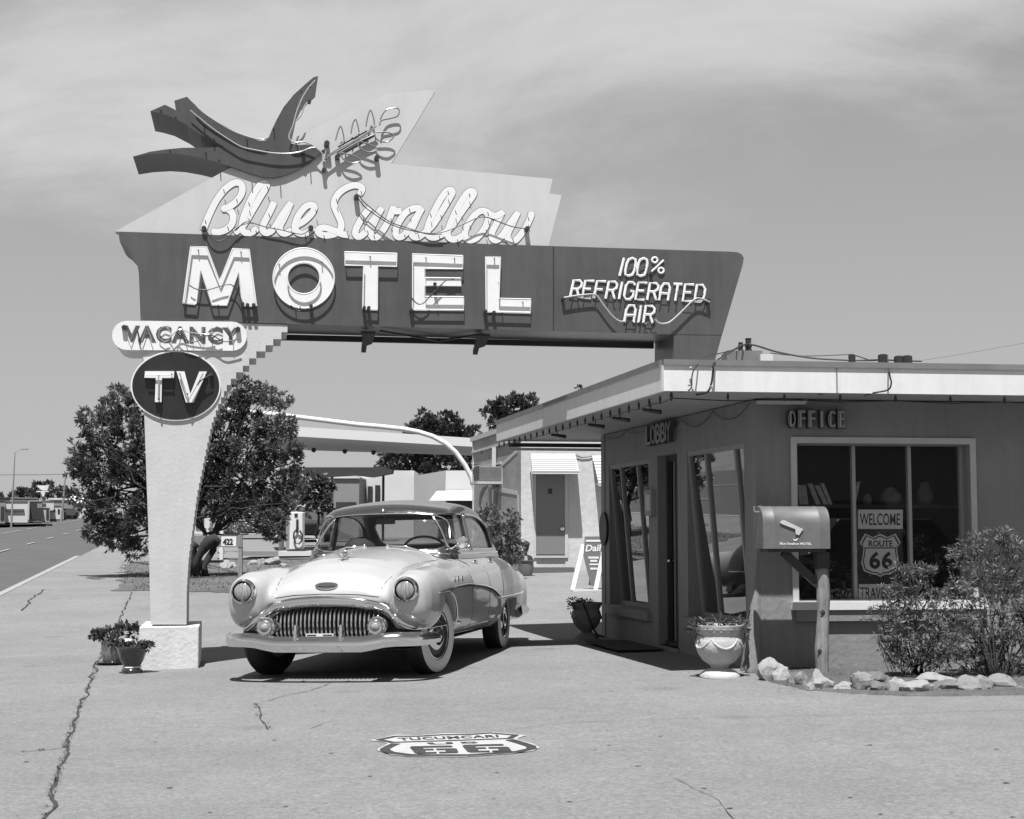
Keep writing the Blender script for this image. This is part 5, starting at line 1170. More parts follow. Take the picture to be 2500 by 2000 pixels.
mb = MB(); mb.hexa([(-.66, 1.10, 1.05), (.66, 1.10, 1.05), (.66, 1.32, 1.05), (-.66, 1.32, 1.05), (-.62, 1.06, 1.135), (.62, 1.06, 1.135), (.62, 1.28, 1.12), (-.62, 1.28, 1.12)]); L(mb, 'dashboard', M_trimc, bevel=.01)
mb = MB(); ring = [Vector((.36 + .215 * math.cos(a), 1.50 - .07 * math.sin(a), 1.135 + .125 * math.sin(a) * 1.0)) for a in [2 * math.pi * i / 32 for i in range(32)]]; mb.tube(ring, 0.013, 8, closed=True)
mb.tube([(.36 - .2, 1.5, 1.14), (.36 + .2, 1.5, 1.14)], .010, 6); mb.tube([(.36, 1.5, 1.13), (.36, 1.35, 1.06)], .02, 8); L(mb, 'steering_wheel', M_blackmetal, smooth=True)
mb = MB(); mb.box((-.10, 1.30, 1.39), (.10, 1.315, 1.45)); mb.tube([(0, 1.24, 1.49), (0, 1.31, 1.44)], .008, 6); L(mb, 'rear_view_mirror', M_blackmetal, bevel=.005)
mb = MB(); hv = [(.17, 0), (.19, .05), (.17, .10), (.12, .15), (.0, .17)]; mb.lathe(hv, (-.28, 1.42, 1.10), 18); L(mb, 'hat', M_trimc, smooth=True)
# ---- glass
M_cglass = glass_mat('car_glass', 0.70, 0.85)
def glass(name, fw_, proj, us, vsr, frm):
    nu, nv = 36, 18; vs = []; ok = {}; fs = []
    for j in range(nv + 1):
        for i in range(nu + 1):
            p = proj(us[0] + (us[1] - us[0]) * i / nu, vsr[0] + (vsr[1] - vsr[0]) * j / nv); vs.append(p)
            ok[(i, j)] = fw_(np.array([p.x]), np.array([p.y]), np.array([p.z]))[0] < .014
    for j in range(nv):
        for i in range(nu):
            if all(ok[q] for q in ((i, j), (i + 1, j), (i + 1, j + 1), (i, j + 1))): a = j * (nu + 1) + i; fs.append((a, a + 1, a + nu + 2, a + nu + 1))
    mb = MB(); mb.add(vs, fs); return L(mb, name, M_cglass, frm, smooth=True)
cab_o = lambda x, y, z: cab_f(x, y, z, 0.016)
glass('windscreen', win_front, lambda u, v: frontp(u, v, 0, cab_o, .6), (-.73, .73), (1.11, 1.51), car)
def rearp(x, z): return find(cab_o, (x, 4.2, z), (0, -1, 0), 2.0)
glass('rear_window', win_rear, rearp, (-.64, .64), (1.14, 1.49), car)
for s in (-1, 1):
    glass('side_window', win_s1, lambda u, v: sidep(u, v, s, 0, cab_o), (1.06, 1.84), (1.11, 1.50), car); glass('side_window', win_s2, lambda u, v: sidep(u, v, s, 0, cab_o), (1.86, 3.05), (1.11, 1.50), car)
# ---- bright trim round the openings
def contour(fw_, c, proj, out):
    pts = []
    for k in range(72):
        a = 2 * math.pi * k / 72; lo_, hi_ = 0.02, 1.4
        for _ in range(16):
            m = (lo_ + hi_) / 2; p = proj(c[0] + m * math.cos(a), c[1] + m * math.sin(a) * .5)
            if fw_(np.array([p.x]), np.array([p.y]), np.array([p.z]))[0] < out: lo_ = m
            else: hi_ = m
        pts.append(proj(c[0] + lo_ * math.cos(a), c[1] + lo_ * math.sin(a) * .5))
    return pts
mb = MB(); mb.tube(contour(win_front, (0, 1.31), lambda u, v: frontp(u, v, .002, cab_f, .6), .006), 0.007, 6, closed=True); L(mb, 'windscreen_trim', M_chrome, smooth=True)
for s in (-1, 1):
    mb = MB(); mb.tube(contour(win_s1, (1.55, 1.30), lambda u, v: sidep(u, v, s, .003, cab_f), .012), 0.012, 6, closed=True); mb.tube(contour(win_s2, (2.2, 1.27), lambda u, v: sidep(u, v, s, .003, cab_f), .012), 0.012, 6, closed=True)
    mb.tube([sidep(1.30 + .05 * 0, z, s, -.008, cab_f) for z in np.linspace(1.14, 1.44, 6)], .006, 6)
    mb.tube([sidep(1.85, z, s, .006, cab_f) for z in np.linspace(1.12, 1.49, 8)], .018, 6); L(mb, 'window_trim', M_chrome, smooth=True)
    mb = MB(); mb.tube([sidep(y, 1.085, s, .0, lambda x, y, z: np.minimum(body_f(x, y, z), cab_f(x, y, z))) for y in np.linspace(1.0, 3.5, 30)], .013, 6); L(mb, 'belt_trim', M_chrome, smooth=True)
    mb = MB(); ys_ = np.linspace(-.42, 2.32, 50); zz = [float(spear(y)) for y in ys_]
    pts = [sidep(y, z + .012, s, .002) for y, z in zip(ys_, zz)]; mb.tube(pts, [0.006 + 0.012 * min(1, i / 6) for i in range(len(pts))], 6)
    pts = [sidep(y, float(np.interp(y, [2.32, 2.4, 3.7, 4.1], [.612, .60, .605, .62])), s, .002) for y in np.linspace(2.32, 4.05, 24)]; mb.tube(pts, .013, 6)
    L(mb, 'side_moulding', M_chrome, smooth=True)
    mb = MB()                                         # lips of the wheel openings and sill moulding
    pts = [Vector((s * (abs(sidep(.392 * math.cos(a), max(.30, .345 + .392 * math.sin(a)), s).x) + .002), .392 * math.cos(a), .345 + .392 * math.sin(a))) for a in np.linspace(R(-8), R(188), 40)]; mb.tube(pts, .011, 6)
    L(mb, 'wheel_arch_lip', M_chrome, smooth=True)
    mb = MB(); mb.tube([sidep(y, .30, s, .002) for y in np.linspace(.45, 2.66, 12)], .014, 6); mb.tube([sidep(y, .37, s, .0) for y in np.linspace(.9, 2.2, 8)], .006, 6); L(mb, 'sill_moulding', M_chrome, smooth=True)
    mb = MB()
    for pts in ([sidep(y + .05 * (1.1 - z), z, s, -.0015) for y, z in [(.98, z) for z in np.linspace(1.07, .34, 14)]], [sidep(1.86, z, s, -.0015) for z in np.linspace(1.07, .34, 12)], [sidep(2.66 - .25 * max(0, .75 - z), z, s, -.0015) for z in np.linspace(1.07, .60, 9)]):
        mb.tube(pts, .0045, 5)
    L(mb, 'door_gap', M_seam)
    mb = MB()
    for y in (1.72, 2.52):
        a = sidep(y, 1.0, s, .035); b = sidep(y - .16, 1.0, s, .03); mb.tube([sidep(y, 1.0, s, 0), a, b, sidep(y - .17, 1.0, s, .012)], [.014, .011, .009, .006], 6)
    L(mb, 'door_handle', M_chrome, smooth=True)
    for y in (.25, .42, .59):                         # oval ports on the wing
        mb = MB(); c = sidep(y, .835, s, -.006); mb.lathe([(.0, .012), (.017, .012), (.028, .008), (.030, .0)], (0, 0, 0), 16, 'x'); mb.v = [Vector((c.x + s * v.x, c.y + v.y, c.z + v.z * 1.35)) for v in mb.v]
        L(mb, 'wing_port', M_chrome, smooth=True)
    # headlight
    hl = MB(); c = Vector((s * .742, -.765, .785)); hl.lathe([(.092, -.045), (.108, -.03), (.116, .0), (.112, .03), (.106, .07)], c, 32, 'y', cap=False); ho = L(hl, 'headlight', M_chrome, smooth=True)
    mb = MB(); mb.lathe([(.094, .0), (.07, -.022), (.035, -.033), (0, -.036)], c + Vector((0, -.02, 0)), 28, 'y'); L(mb, 'lens', M_lens, ho, smooth=True)
    mb = MB(); mb.lathe([(.094, -.015), (.08, .01), (.05, .035), (0.0, .05)], c, 28, 'y'); mb.lathe([(0, -.012), (.016, .0), (.016, .04)], c, 10, 'y'); L(mb, 'reflector', M_chrome, ho, smooth=True)
    # round parking lamp over the bumper
    c = Vector((s * .50, -.80, .475)); mb = MB(); mb.lathe([(.040, -.115), (.060, -.120), (.066, -.105), (.068, -.09), (.080, -.085), (.088, -.06), (.085, .0), (.070, .10), (.05, .2)], c, 28, 'y', cap=False); po = L(mb, 'parking_lamp', M_chrome, smooth=True)
    mb = MB(); mb.lathe([(.045, -.108), (.030, -.122), (0, -.128)], c, 20, 'y'); L(mb, 'lens', mat('frosted_lens', .25, .15), po, smooth=True)
    # bumper guard
    mb = MB(); x = s * .205; mb.hexa([(x - .022, -.965, .29), (x + .022, -.965, .29), (x + .022, -.86, .29), (x - .022, -.86, .29), (x - .010, -.955, .50), (x + .010, -.955, .50), (x + .012, -.87, .49), (x - .012, -.87, .49)]); L(mb, 'bumper_guard', M_chrome, bevel=.008, smooth=True)
# side lamp / mirror
mb = MB(); a = sidep(1.10, 1.12, 1, .0, cab_f); mb.tube([a, a + Vector((.06, -.03, .02)), a + Vector((.14, -.02, .06))], .010, 6); c = a + Vector((.165, -.02, .075)); mb.lathe([(0, .02), (.035, .018), (.055, .008), (.060, .0), (.055, -.003), (0, -.004)], c, 20, 'y'); L(mb, 'wing_mirror', M_chrome, smooth=True)
# ---- grille teeth, badge, ornament, hood lines
for i in range(25):
    u = (i - 12) * .0385; zt_ = .622 - .045 * (abs(u) / .5) ** 3; z0_ = .375; yy = -.655 - .045 * (1 - (u / .6) ** 2)
    mb = MB(); mb.tube([(u, yy + .06, zt_ + .005), (u, yy + .012, zt_ - .01), (u, yy - .012, zt_ - .05), (u, yy - .022, (z0_ + zt_) / 2), (u, yy - .012, z0_ + .05), (u, yy + .01, z0_ + .01), (u, yy + .05, z0_)], .0095, 8); L(mb, 'grille_tooth', M_chrome, smooth=True)
mb = MB(); pts = [(-.95, .43), (-.90, .445), (-.82, .448), (-.75, .458), (-.69, .49), (-.63, .545), (-.56, .602), (-.46, .648), (-.32, .677), (-.16, .692), (0, .698)]
pts = pts + [(-a, b) for a, b in pts[-2::-1]]; sm_ = smooth(pts, 3); P3 = []
for (x, z) in sm_:
    p = frontp(x, z + .01, .012) if abs(x) < .88 else Vector((x, frontp(math.copysign(.88, x), z + .01, .012).y + (abs(x) - .88) * 1.6, z)); p.z = z; P3.append(p)
for _ in range(3): P3 = [P3[0]] + [Vector((P3[i].x, (P3[i-1].y + P3[i].y * 2 + P3[i+1].y) / 4, P3[i].z)) for i in range(1, len(P3) - 1)] + [P3[-1]]
rad_ = [.020 + .026 * min(1, max(0, (.80 - abs(p.x)) / .45)) for p in P3]
mb.tube(P3, rad_, 12, flat=(Vector((0, 1, 0)), .62)); L(mb, 'grille_surround', M_chrome, smooth=True)
mb = MB(); p = frontp(0, .84, .0); q = frontp(0, .80, .0); tl_ = (p - q).normalized(); nn_ = Vector((0, -tl_.z, tl_.y)); cc = (p + q) / 2
def badge(mb, rx, rz_, o, th, n=28): mb.prism([cc + nn_ * o + Vector((rx * math.copysign(abs(math.cos(a)) ** .8, math.cos(a)), 0, 0)) + tl_ * (rz_ * math.sin(a)) for a in [2 * math.pi * i / n for i in range(n)]], -nn_ * th)
badge(mb, .105, .038, .014, .03); bo_ = L(mb, 'hood_badge', M_chrome)
mb = MB(); badge(mb, .098, .032, .016, .002); L(mb, 'badge_field', M_black, bo_); mb = MB(); badge(mb, .078, .019, .022, .008); L(mb, 'badge_plate', M_chrome, bo_)
mb = MB(); o_ = topp(0, -.14); rg = [o_ + Vector((0.0 + .045 * math.cos(a), -.05, .045 + .038 * math.sin(a))) for a in [2 * math.pi * i / 20 for i in range(20)]]; mb.tube(rg, .007, 6, closed=True)
mb.tube([o_ + Vector((0, -.11, .045)), o_ + Vector((0, -.06, .05)), o_ + Vector((0, .03, .045)), o_ + Vector((0, .15, .035))], [.004, .022, .018, .003], 10); mb.tube([o_ + Vector((0, .02, .04)), o_ + Vector((0, .02, -.02))], .02, 8)
mb.hexa([o_ + Vector(v) for v in ((.01, -.02, .045), (.01, .03, .045), (.012, .03, .05), (.012, -.02, .05), (.09, .06, .055), (.09, .09, .055), (.09, .09, .058), (.09, .06, .058))]); L(mb, 'hood_ornament', M_chrome, smooth=True)
mb = MB()
mb.tube([frontp(x, float(np.interp(abs(x), [0, .3, .47], [.755, .745, .722])), -.002) for x in np.linspace(-.47, .47, 24)], .005, 5)
for s in (-1, 1): mb.tube([frontp(s * .47, .722, -.002), frontp(s * .485, .80, -.002)] + [topp(s * x, y, -.002) for x, y in ((.50, -.52), (.515, -.40), (.54, -.1), (.56, .2), (.60, .6), (.64, .9))], .0045, 5)
mb.tube([topp(0, y, -.0025) for y in np.linspace(-.05, .9, 12)], .003, 5); L(mb, 'hood_gap', M_seam)
mb = MB(); c = find(cab_f, (0, 1.22, 2.0), (0, 0, -1), 1.0); mb.lathe([(0, .035), (.012, .03), (.014, .01), (.026, .0)], c, 14); L(mb, 'roof_marker_lamp', M_chrome, smooth=True)
for s in (-1, 1):
    mb = MB(); mb.tube([topp(s * .10, .94, .012), topp(s * .30, .93, .022), topp(s * .52, .955, .016)], [.012, .008, .004], 6); mb.tube([topp(s * .12, .94, .0), topp(s * .12, .94, .03)], .014, 8); L(mb, 'wiper', M_chrome, smooth=True)
# ---- bumpers
def bumper(front=True):
    xs_ = np.linspace(-1, 1, 61); mb = MB(); rings = []; m = 8
    for u in xs_:
        a = abs(u); x = u * .965 if a < .9 else math.copysign(.868 + (a - .9) * .80, u)
        yo = float(np.interp(a, [0, .4, .6, .75, .85, .92, .97, 1], [0, .012, .03, .065, .12, .20, .31, .42])); zc = float(np.interp(a, [0, .40, .50, .60, .7, 1], [.328, .328, .342, .360, .366, .362])); hh = float(np.interp(a, [0, .42, .62, .93, 1], [.066, .066, .060, .058, .045]))
        y0_ = -.935; nrm = Vector((math.copysign(float(np.interp(a, [0, .6, .85, .95, 1], [0, .1, .5, .9, 1])), u), -float(np.interp(a, [0, .6, .85, .95, 1], [1, 1, .8, .4, .15])), 0)).normalized()
        base = Vector((x, y0_ + yo, zc)); pr = [(-.05, 1.0), (.0, 1.05), (.022, .8), (.042, .25), (.046, -.15), (.034, -.35), (.022, -1.0), (-.04, -1.0)]
        rings.append([base + nrm * a_ + Vector((0, 0, b_ * hh)) for a_, b_ in pr])
    vs = [p for r_ in rings for p in r_]; fs = []
    for i in range(len(rings) - 1):
        for k in range(m): fs.append((i * m + k, i * m + (k + 1) % m, (i + 1) * m + (k + 1) % m, (i + 1) * m + k))
    fs += [tuple(range(m)), tuple((len(rings) - 1) * m + k for k in range(m))[::-1]]
    if not front: vs = [Vector((p.x, 3.52 - p.y, p.z + .04)) for p in vs]
    mb.add(vs, fs); return L(mb, 'front_bumper' if front else 'rear_bumper', M_chrome, smooth=True, sharp=35)
bumper(True); bumper(False)
mb = MB()
for s in (-1, 1): mb.hexa([(s * .62 - .03, 4.44, .30), (s * .62 + .03, 4.44, .30), (s * .62 + .03, 4.54, .30), (s * .62 - .03, 4.54, .30), (s * .62 - .025, 4.45, .56), (s * .62 + .025, 4.45, .56), (s * .62 + .025, 4.52, .56), (s * .62 - .025, 4.52, .56)])
mb.box((-.9, 4.30, .34), (.9, 4.42, .38)); L(mb, 'rear_guard', M_chrome, bevel=.012, smooth=True)
mb = MB(); mb.box((-.125, -.90, .395), (.125, -.892, .42)); pl = L(mb, 'plate_topper', M_face); mb = MB(); mb.box((-.115, -.9025, .403), (-.03, -.9005, .412)); mb.box((.03, -.9025, .403), (.115, -.9005, .412)); L(mb, 'plate_slot', M_black, pl)
for s in (-1, 1):
    mb = MB(); c = Vector((s * .70, 4.30, .80)); mb.lathe([(.04, .0), (.04, .02), (.02, .035), (0, .04)], c, 16, 'y'); L(mb, 'tail_light', mat('tail_lens', .10, .2), smooth=True)
# ---- wheels
M_tyre = mat('tyre_rubber', 0.018, 0.7, var=.2, scale=20); M_ww = mat('whitewall', 0.62, 0.6, var=.05, scale=10); M_rim = mat('wheel_paint', 0.06, 0.35)
def wheel(x, y, steer, s):
    M = Matrix.Translation((x, y, .355)) @ Matrix.Rotation(R(steer), 4, 'Z') @ Matrix.Scale(s, 4, (1, 0, 0))
    w = MB(M); w.lathe([(.20, -.08), (.22, -.095), (.28, -.105), (.33, -.095), (.352, -.07), (.36, -.04), (.362, 0), (.36, .04), (.352, .07), (.338, .090)], (0, 0, 0), 48, 'x', cap=False)
    for k in range(4): w.lathe([(.3645, -.055 + k * .03), (.3645, -.035 + k * .03)], (0, 0, 0), 48, 'x', cap=False)
    wo_ = L(w, 'wheel', M_tyre, smooth=True)
    w = MB(M); w.lathe([(.338, .0905), (.325, .099), (.29, .1055), (.25, .104), (.228, .096)], (0, 0, 0), 48, 'x', cap=False); L(w, 'whitewall', M_ww, wo_, smooth=True)
    w = MB(M); w.lathe([(.229, .095), (.215, .082), (.19, .070), (.17, .072), (.0, .06)], (0, 0, 0), 40, 'x', cap=False); w.lathe([(.21, -.08), (0, -.08)], (0, 0, 0), 32, 'x', cap=False); L(w, 'rim', M_rim, wo_, smooth=True)
    w = MB(M); w.lathe([(.222, .090), (.214, .094), (.206, .088)], (0, 0, 0), 40, 'x', cap=False); w.lathe([(.150, .074), (.138, .092), (.11, .104), (.085, .108), (.075, .100), (.055, .112), (.03, .120), (0, .122)], (0, 0, 0), 36, 'x', cap=False); L(w, 'hubcap', M_chrome, wo_, smooth=True)
for s in (-1, 1): wheel(s * .755, 0, -13, s); wheel(s * .775, 3.08, 0, s)
# ------------------------------------------------------------------ mailbox
M_mail = mat('mailbox_metal', 0.125, 0.55, metal=0.2, var=0.18, scale=5)
M_post = mat('weathered_post', 0.22, 0.85, var=0.3, scale=4, stretch=(8, 8, 0.7), bump=0.5, bscale=25)
WMB = Wall(P(1946, 1340, 13.12), F, NF)
mbx = thing('mailbox', 'large grey rural mailbox on a split wooden post among the rocks', 'mailbox', (P(2005, 1650, 13.14).x, 13.14, 0.09))
s0, zb_ = WMB.sz(1869, 1340, .15); s1, zt_ = WMB.sz(2025, 1236, .15); r_ = 0.15; zc_ = zt_ - r_
def msec(s, k=1.0, n=14):
    pts = [WMB.p(s, zb_, r_ * k), WMB.p(s, zb_, -r_ * k)]
    for i in range(n + 1):
        a = math.pi * i / n; pts.append(WMB.p(s, zc_ + r_ * k * math.sin(a), -r_ * k * math.cos(a)))
    return pts
def msweep(mb, st):
    n = len(msec(0)); vs = []; fs = []
    for (s, k) in st: vs += msec(s, k)
    for i in range(len(st) - 1):
        for j in range(n): fs.append((i * n + j, i * n + (j + 1) % n, (i + 1) * n + (j + 1) % n, (i + 1) * n + j))
    fs += [tuple(range(n)), tuple((len(st) - 1) * n + j for j in range(n))[::-1]]; mb.add(vs, fs)
mb = MB(); msweep(mb, [(s0, 1), (s0 + .07, 1), (s0 + .075, 1.015), (s0 + .09, 1.015), (s0 + .095, 1), (s1 - .10, 1), (s1 - .095, 1.015), (s1 - .08, 1.015), (s1 - .075, 1), (s1, 1), (s1 + .004, .97)]); mb.build('box', M_mail, mbx, smooth=True, sharp=40)
mb = MB(); msweep(mb, [(s0 - .02, .99), (s0 - .014, 1.03), (s0 + .012, 1.03), (s0 + .014, 1.0)]); dd = mb.build('door', M_mail, mbx, smooth=True, sharp=40)
mb = MB(); mb.tube([WMB.p(s0 - .02, zt_ - .05, 0), WMB.p(s0 - .05, zt_ - .04, 0), WMB.p(s0 - .05, zt_, 0)], .008, 6); mb.build('latch', M_chrome, dd)
fx = lambda x, y, n=.155: WMB.px(x, y, n)
mb = MB(); mb.prism([fx(*p) for p in ((1904, 1277), (1907, 1271), (1914, 1270), (1960, 1292), (1950, 1307), (1942, 1304), (1941, 1292), (1912, 1281))], NF * .008); mb.build('flag', M_trim, mbx)
mb = MB(); put_text(mb, 'Blue Swallow MOTEL', quadmap(fx(1904, 1330, .153), fx(1982, 1331, .153), fx(1982, 1325, .153), fx(1904, 1324, .153)), 0.02); mb.build('lettering', M_face, mbx)
mb = MB(); mb.prism([fx(*p, .153) for p in ((1935, 1315), (1941, 1318), (1950, 1313), (1945, 1320), (1939, 1321))], NF * .001); mb.build('swallow_mark', M_face, mbx)
mb = MB(); a = WMB.sz(2005, 1350, 0)[0]; WMB.block(mb, s0 + .03, s1 - .03, zb_ - .03, zb_ - .001, .12, -.12); WMB.block(mb, a - .055, a + .055, zb_ - .17, zb_ - .032, .05, -.05); mb.build('mount', M_blackmetal, mbx)
mb = MB(); mb.bar(WMB.p(a - .34, zb_ - .03, 0), WMB.p(a - .03, zb_ - .31, 0), 0.07, 0.05, up=NF); mb.build('brace', M_blackmetal, mbx)
mb = MB(); pts = []; rad = []
for i in range(22):
    t = i / 21; z = (zb_ - .171) * (1 - t) + 0.0 * t; pts.append(WMB.p(a + .012 * math.sin(t * 6) , z, 0)); rad.append(.056 * (1 + .07 * math.sin(t * 11) + .03 * math.sin(t * 29)))
mb.tube(pts, rad, 14); mb.build('post', M_post, mbx, smooth=True)
mb = MB()
for (y, dx_) in ((1495, .005), (1590, -.02)):
    s_, z_ = WMB.sz(2007, y, .05); mb.lathe([(.022, 0), (.016, .006), (0, .008)], (0, 0, 0), 10, 'y'); 
    k = len(mb.v) - 30
    for i in range(k, len(mb.v)): v = mb.v[i]; mb.v[i] = WMB.p(s_ + dx_ + v.x, z_ + v.z, .052 + v.y)
mb.build('knot', M_crack, mbx)
# ------------------------------------------------------------------ urns and pots
M_urn = mat('white_urn', 0.40, 0.7, var=0.12, scale=9, bump=.3, bscale=30); M_urnd = mat('tan_urn', 0.20, 0.7, var=0.12, scale=9)
M_glaze = mat('glazed_pot', 0.035, 0.12, var=0.5, scale=25, coat=.5); M_glaze2 = mat('patterned_glaze', 0.06, 0.15, g2=0.22, scale=26, detail=2, coat=.5)
M_leafp = leaf_mat('potted_leaf', 0.045, 0.12); M_soilp = mat('pot_soil', 0.03, 0.95)
def urn(px, py, Y, R_, H, m, label, group='garden urns by the lobby'):
    b = P(px, py, Y); b.z = gz(b.x, b.y) + 0.031; t = thing('urn', label, 'urn', b, group=group); bx, by, bz = b
    mb = MB(); mb.lathe([(R_ * .80, 0), (R_ * .80, .018 * H / .44), (R_ * .66, .05 * H / .44), (R_ * .34, .078 * H / .44)], b, 28); mb.build('foot', m, t, smooth=True, sharp=50)
    q = H / .44; mb = MB(); mb.lathe([(R_ * .33, .078 * q), (R_ * .38, .10 * q), (R_ * .66, .14 * q), (R_ * .86, .20 * q), (R_ * .95, .26 * q), (R_ * .92, .32 * q), (R_ * .84, .355 * q), (R_ * .86, .37 * q), (R_ * 1.0, .43 * q), (R_ * 1.0, .445 * q), (R_ * .90, .445 * q), (R_ * .82, .39 * q), (0, .38 * q)], b, 32, cap=False); bo = mb.build('bowl', m, t, smooth=True, sharp=50)
    mb = MB(); n = 22
    for i in range(n):
        for (h, dh) in ((.385, .012), (.405, .012)):
            a0 = 2 * math.pi * (i + (.5 if h > .4 else 0)) / n; a1 = a0 + 2 * math.pi / n * .62; rr_ = R_ * (.86 + (h - .37) / .06 * .14) + .005
            c = [b + Vector((rr_ * math.cos(a), rr_ * math.sin(a), zz * q)) for a, zz in ((a0, h), (a1, h), (a1, h + dh), (a0, h + dh))]; mb.prism(c, Vector((0, 0, .0)) + (c[0] - b).normalized() * 0.006)
    mb.build('lattice_band', m, bo)
    mb = MB()                                         # moulded swags
    for i in range(5):
        a0 = 2 * math.pi * i / 5 + .45; pts = []
        for k in range(9):
            u = k / 8; a = a0 + u * 2 * math.pi / 5; h = (.335 - .085 * 4 * u * (1 - u)) * q; rr_ = R_ * np.interp(h / q, [.14, .20, .26, .32, .36], [.66, .86, .95, .92, .85]) ; pts.append(b + Vector((rr_ * math.cos(a), rr_ * math.sin(a), h)))
        mb.tube(pts, [.006 + .007 * math.sin(math.pi * k / 8) for k in range(9)], 6)
    mb.build('swag_moulding', m, bo, smooth=True)
    mb = MB(); mb.lathe([(R_ * .81, .395 * q), (0, .41 * q)], b, 20); mb.build('soil', M_soilp, t)
    return t
def leaf_cluster(mb, c, n, spread, ln, rnd, up=.5, w=.35, droop=.0):
    for k in range(n):
        d = Vector((rnd.gauss(0, 1), rnd.gauss(0, 1), rnd.gauss(0, .7) + up))
        if d.length < .1: continue
        d.normalize(); p = Vector(c) + Vector((d.x * spread[0], d.y * spread[1], d.z * spread[2])) * rnd.random() ** .5
        t = (d + Vector((rnd.uniform(-.6, .6), rnd.uniform(-.6, .6), rnd.uniform(-.5, .5) - droop))).normalized(); s_ = t.cross(Vector((rnd.uniform(-1, 1), rnd.uniform(-1, 1), rnd.uniform(-1, 1)))).normalized(); l = ln * rnd.uniform(.6, 1.3)
        m_ = p + t * l * .5; mb.add([p, m_ + s_ * l * w * .5, p + t * l, m_ - s_ * l * w * .5], [(0, 1, 2, 3)])
def plant(name, c, parts, n, ln, label, m, seed, **k):
    rnd = random.Random(seed); mb = MB()
    for (dx_, dy_, dz_, sx, sy, sz) in parts: leaf_cluster(mb, (c[0] + dx_, c[1] + dy_, c[2] + dz_), n, (sx, sy, sz), ln, rnd, **k)
    o = solo(mb.build(name, m, fixn=False), Vector(c)); tag(o, label, 'plant'); return o
u1 = urn(1757, 1650, 13.12, .215, .44, M_urn, 'white urn with moulded swags at the office corner beside the lobby door')
b = u1.location; plant('trailing_plant', (b.x, b.y, b.z + .40), [(-.15, -.05, .03, .09, .08, .05), (-.02, -.08, .05, .12, .08, .04), (.12, -.02, .05, .10, .08, .05), (.20, -.05, -.01, .05, .06, .08), (-.21, -.05, -.02, .04, .06, .09), (.0, .1, .05, .15, .06, .05)], 75, .05, 'small leafy plant trailing over the rim of the white urn', M_leafp, 3)
u2 = urn(1432, 1553, 18.1, .185, .42, M_urnd, 'tan urn in the shade at the far end of the lobby wall')
b = u2.location; plant('dead_plant', (b.x, b.y, b.z + .40), [(-.14, -.05, .03, .07, .05, .05), (-.17, -.08, -.03, .03, .04, .06), (.0, .0, .03, .08, .05, .02)], 70, .045, 'dark trailing plant hanging over the left rim of the tan urn', M_leafp, 4)
mb = MB(); pts = [u2.location + Vector(v) for v in ((-.05, -.20, .42), (.0, -.22, .30), (.06, -.20, .15), (.12, -.15, .05), (.2, .0, .02))]; mb.tube(pts, .012, 6); o = solo(mb.build('black_hose', M_wire)); tag(o, 'black hose hanging down across the tan urn', 'hose')
mb = MB(); pts = [W0 + NL * a_ + NF * b_ + Vector((0, 0, z)) for a_, b_, z in ((.10, .06, .62), (.14, .08, .45), (.13, .12, .25), (.17, .10, .12), (.14, .16, .07), (.08, .20, .065))]; mb.tube([Vector(p) for p in pts], .014, 8); o = solo(mb.build('corner_hose', M_wire)); tag(o, 'dark hose running down the office corner behind the white urn', 'hose')
def pot(px, py, prof, m, label, rimsaucer=False, name='pot'):
    b = G(px, py, .031); t = thing(name, label, 'pot', b, group='glazed pots beside the pillar'); mb = MB(); mb.lathe(prof, b, 28, cap=False); mb.build('bowl', m, t, smooth=True, sharp=45)
    if rimsaucer: mb = MB(); mb.lathe([(0, .0), (.14, .0), (.175, .03), (.165, .03), (.13, .012), (0, .012)], b, 28, cap=False); mb.build('saucer', M_glaze, t, smooth=True, sharp=45)
    else: mb = MB(); mb.lathe([(.088, .052), (.090, .062), (.084, .066)], b, 28, cap=False); mb.build('foot_ring', M_face, t, smooth=True)
    return t
pa = pot(322, 1643, [(0, .0), (.095, .0), (.10, .03), (.08, .05), (.08, .07), (.11, .12), (.135, .20), (.15, .235), (.165, .245), (.165, .26), (.145, .26), (.125, .20), (0, .19)], M_glaze, 'dark glazed footed pot in front of the pillar base')
pb = pot(277, 1622, [(0, .012), (.10, .012), (.115, .06), (.13, .14), (.125, .20), (.135, .225), (.12, .225), (.10, .18), (0, .17)], M_glaze2, 'patterned glazed pot in a saucer left of the pillar base', True)
pc = pot(306, 1612, [(0, .0), (.06, .0), (.065, .04), (.07, .1), (.09, .16), (.085, .20), (.055, .225), (.04, .23)], mat('lattice_glaze', .10, .3, g2=.75, scale=42, detail=1), 'pale lattice patterned vase standing between the two dark pots', True)
b = pa.location; plant('potted_ivy', (b.x, b.y, b.z + .24), [(-.10, 0, .02, .06, .05, .03), (.05, 0, .02, .08, .05, .03), (.16, -.02, .02, .04, .04, .03)], 60, .05, 'low ivy growing in the dark footed pot', M_leafp, 5, w=.7)
b = pb.location; plant('potted_geranium', (b.x, b.y, b.z + .25), [(-.06, 0, .05, .10, .08, .06), (-.17, -.02, .03, .06, .05, .05), (.10, 0, .10, .08, .06, .06), (.22, 0, .08, .07, .05, .06), (.02, -.1, -.02, .06, .04, .05)], 75, .06, 'broad leaved plant spilling out of the patterned pot', M_leafp, 6, w=.8)
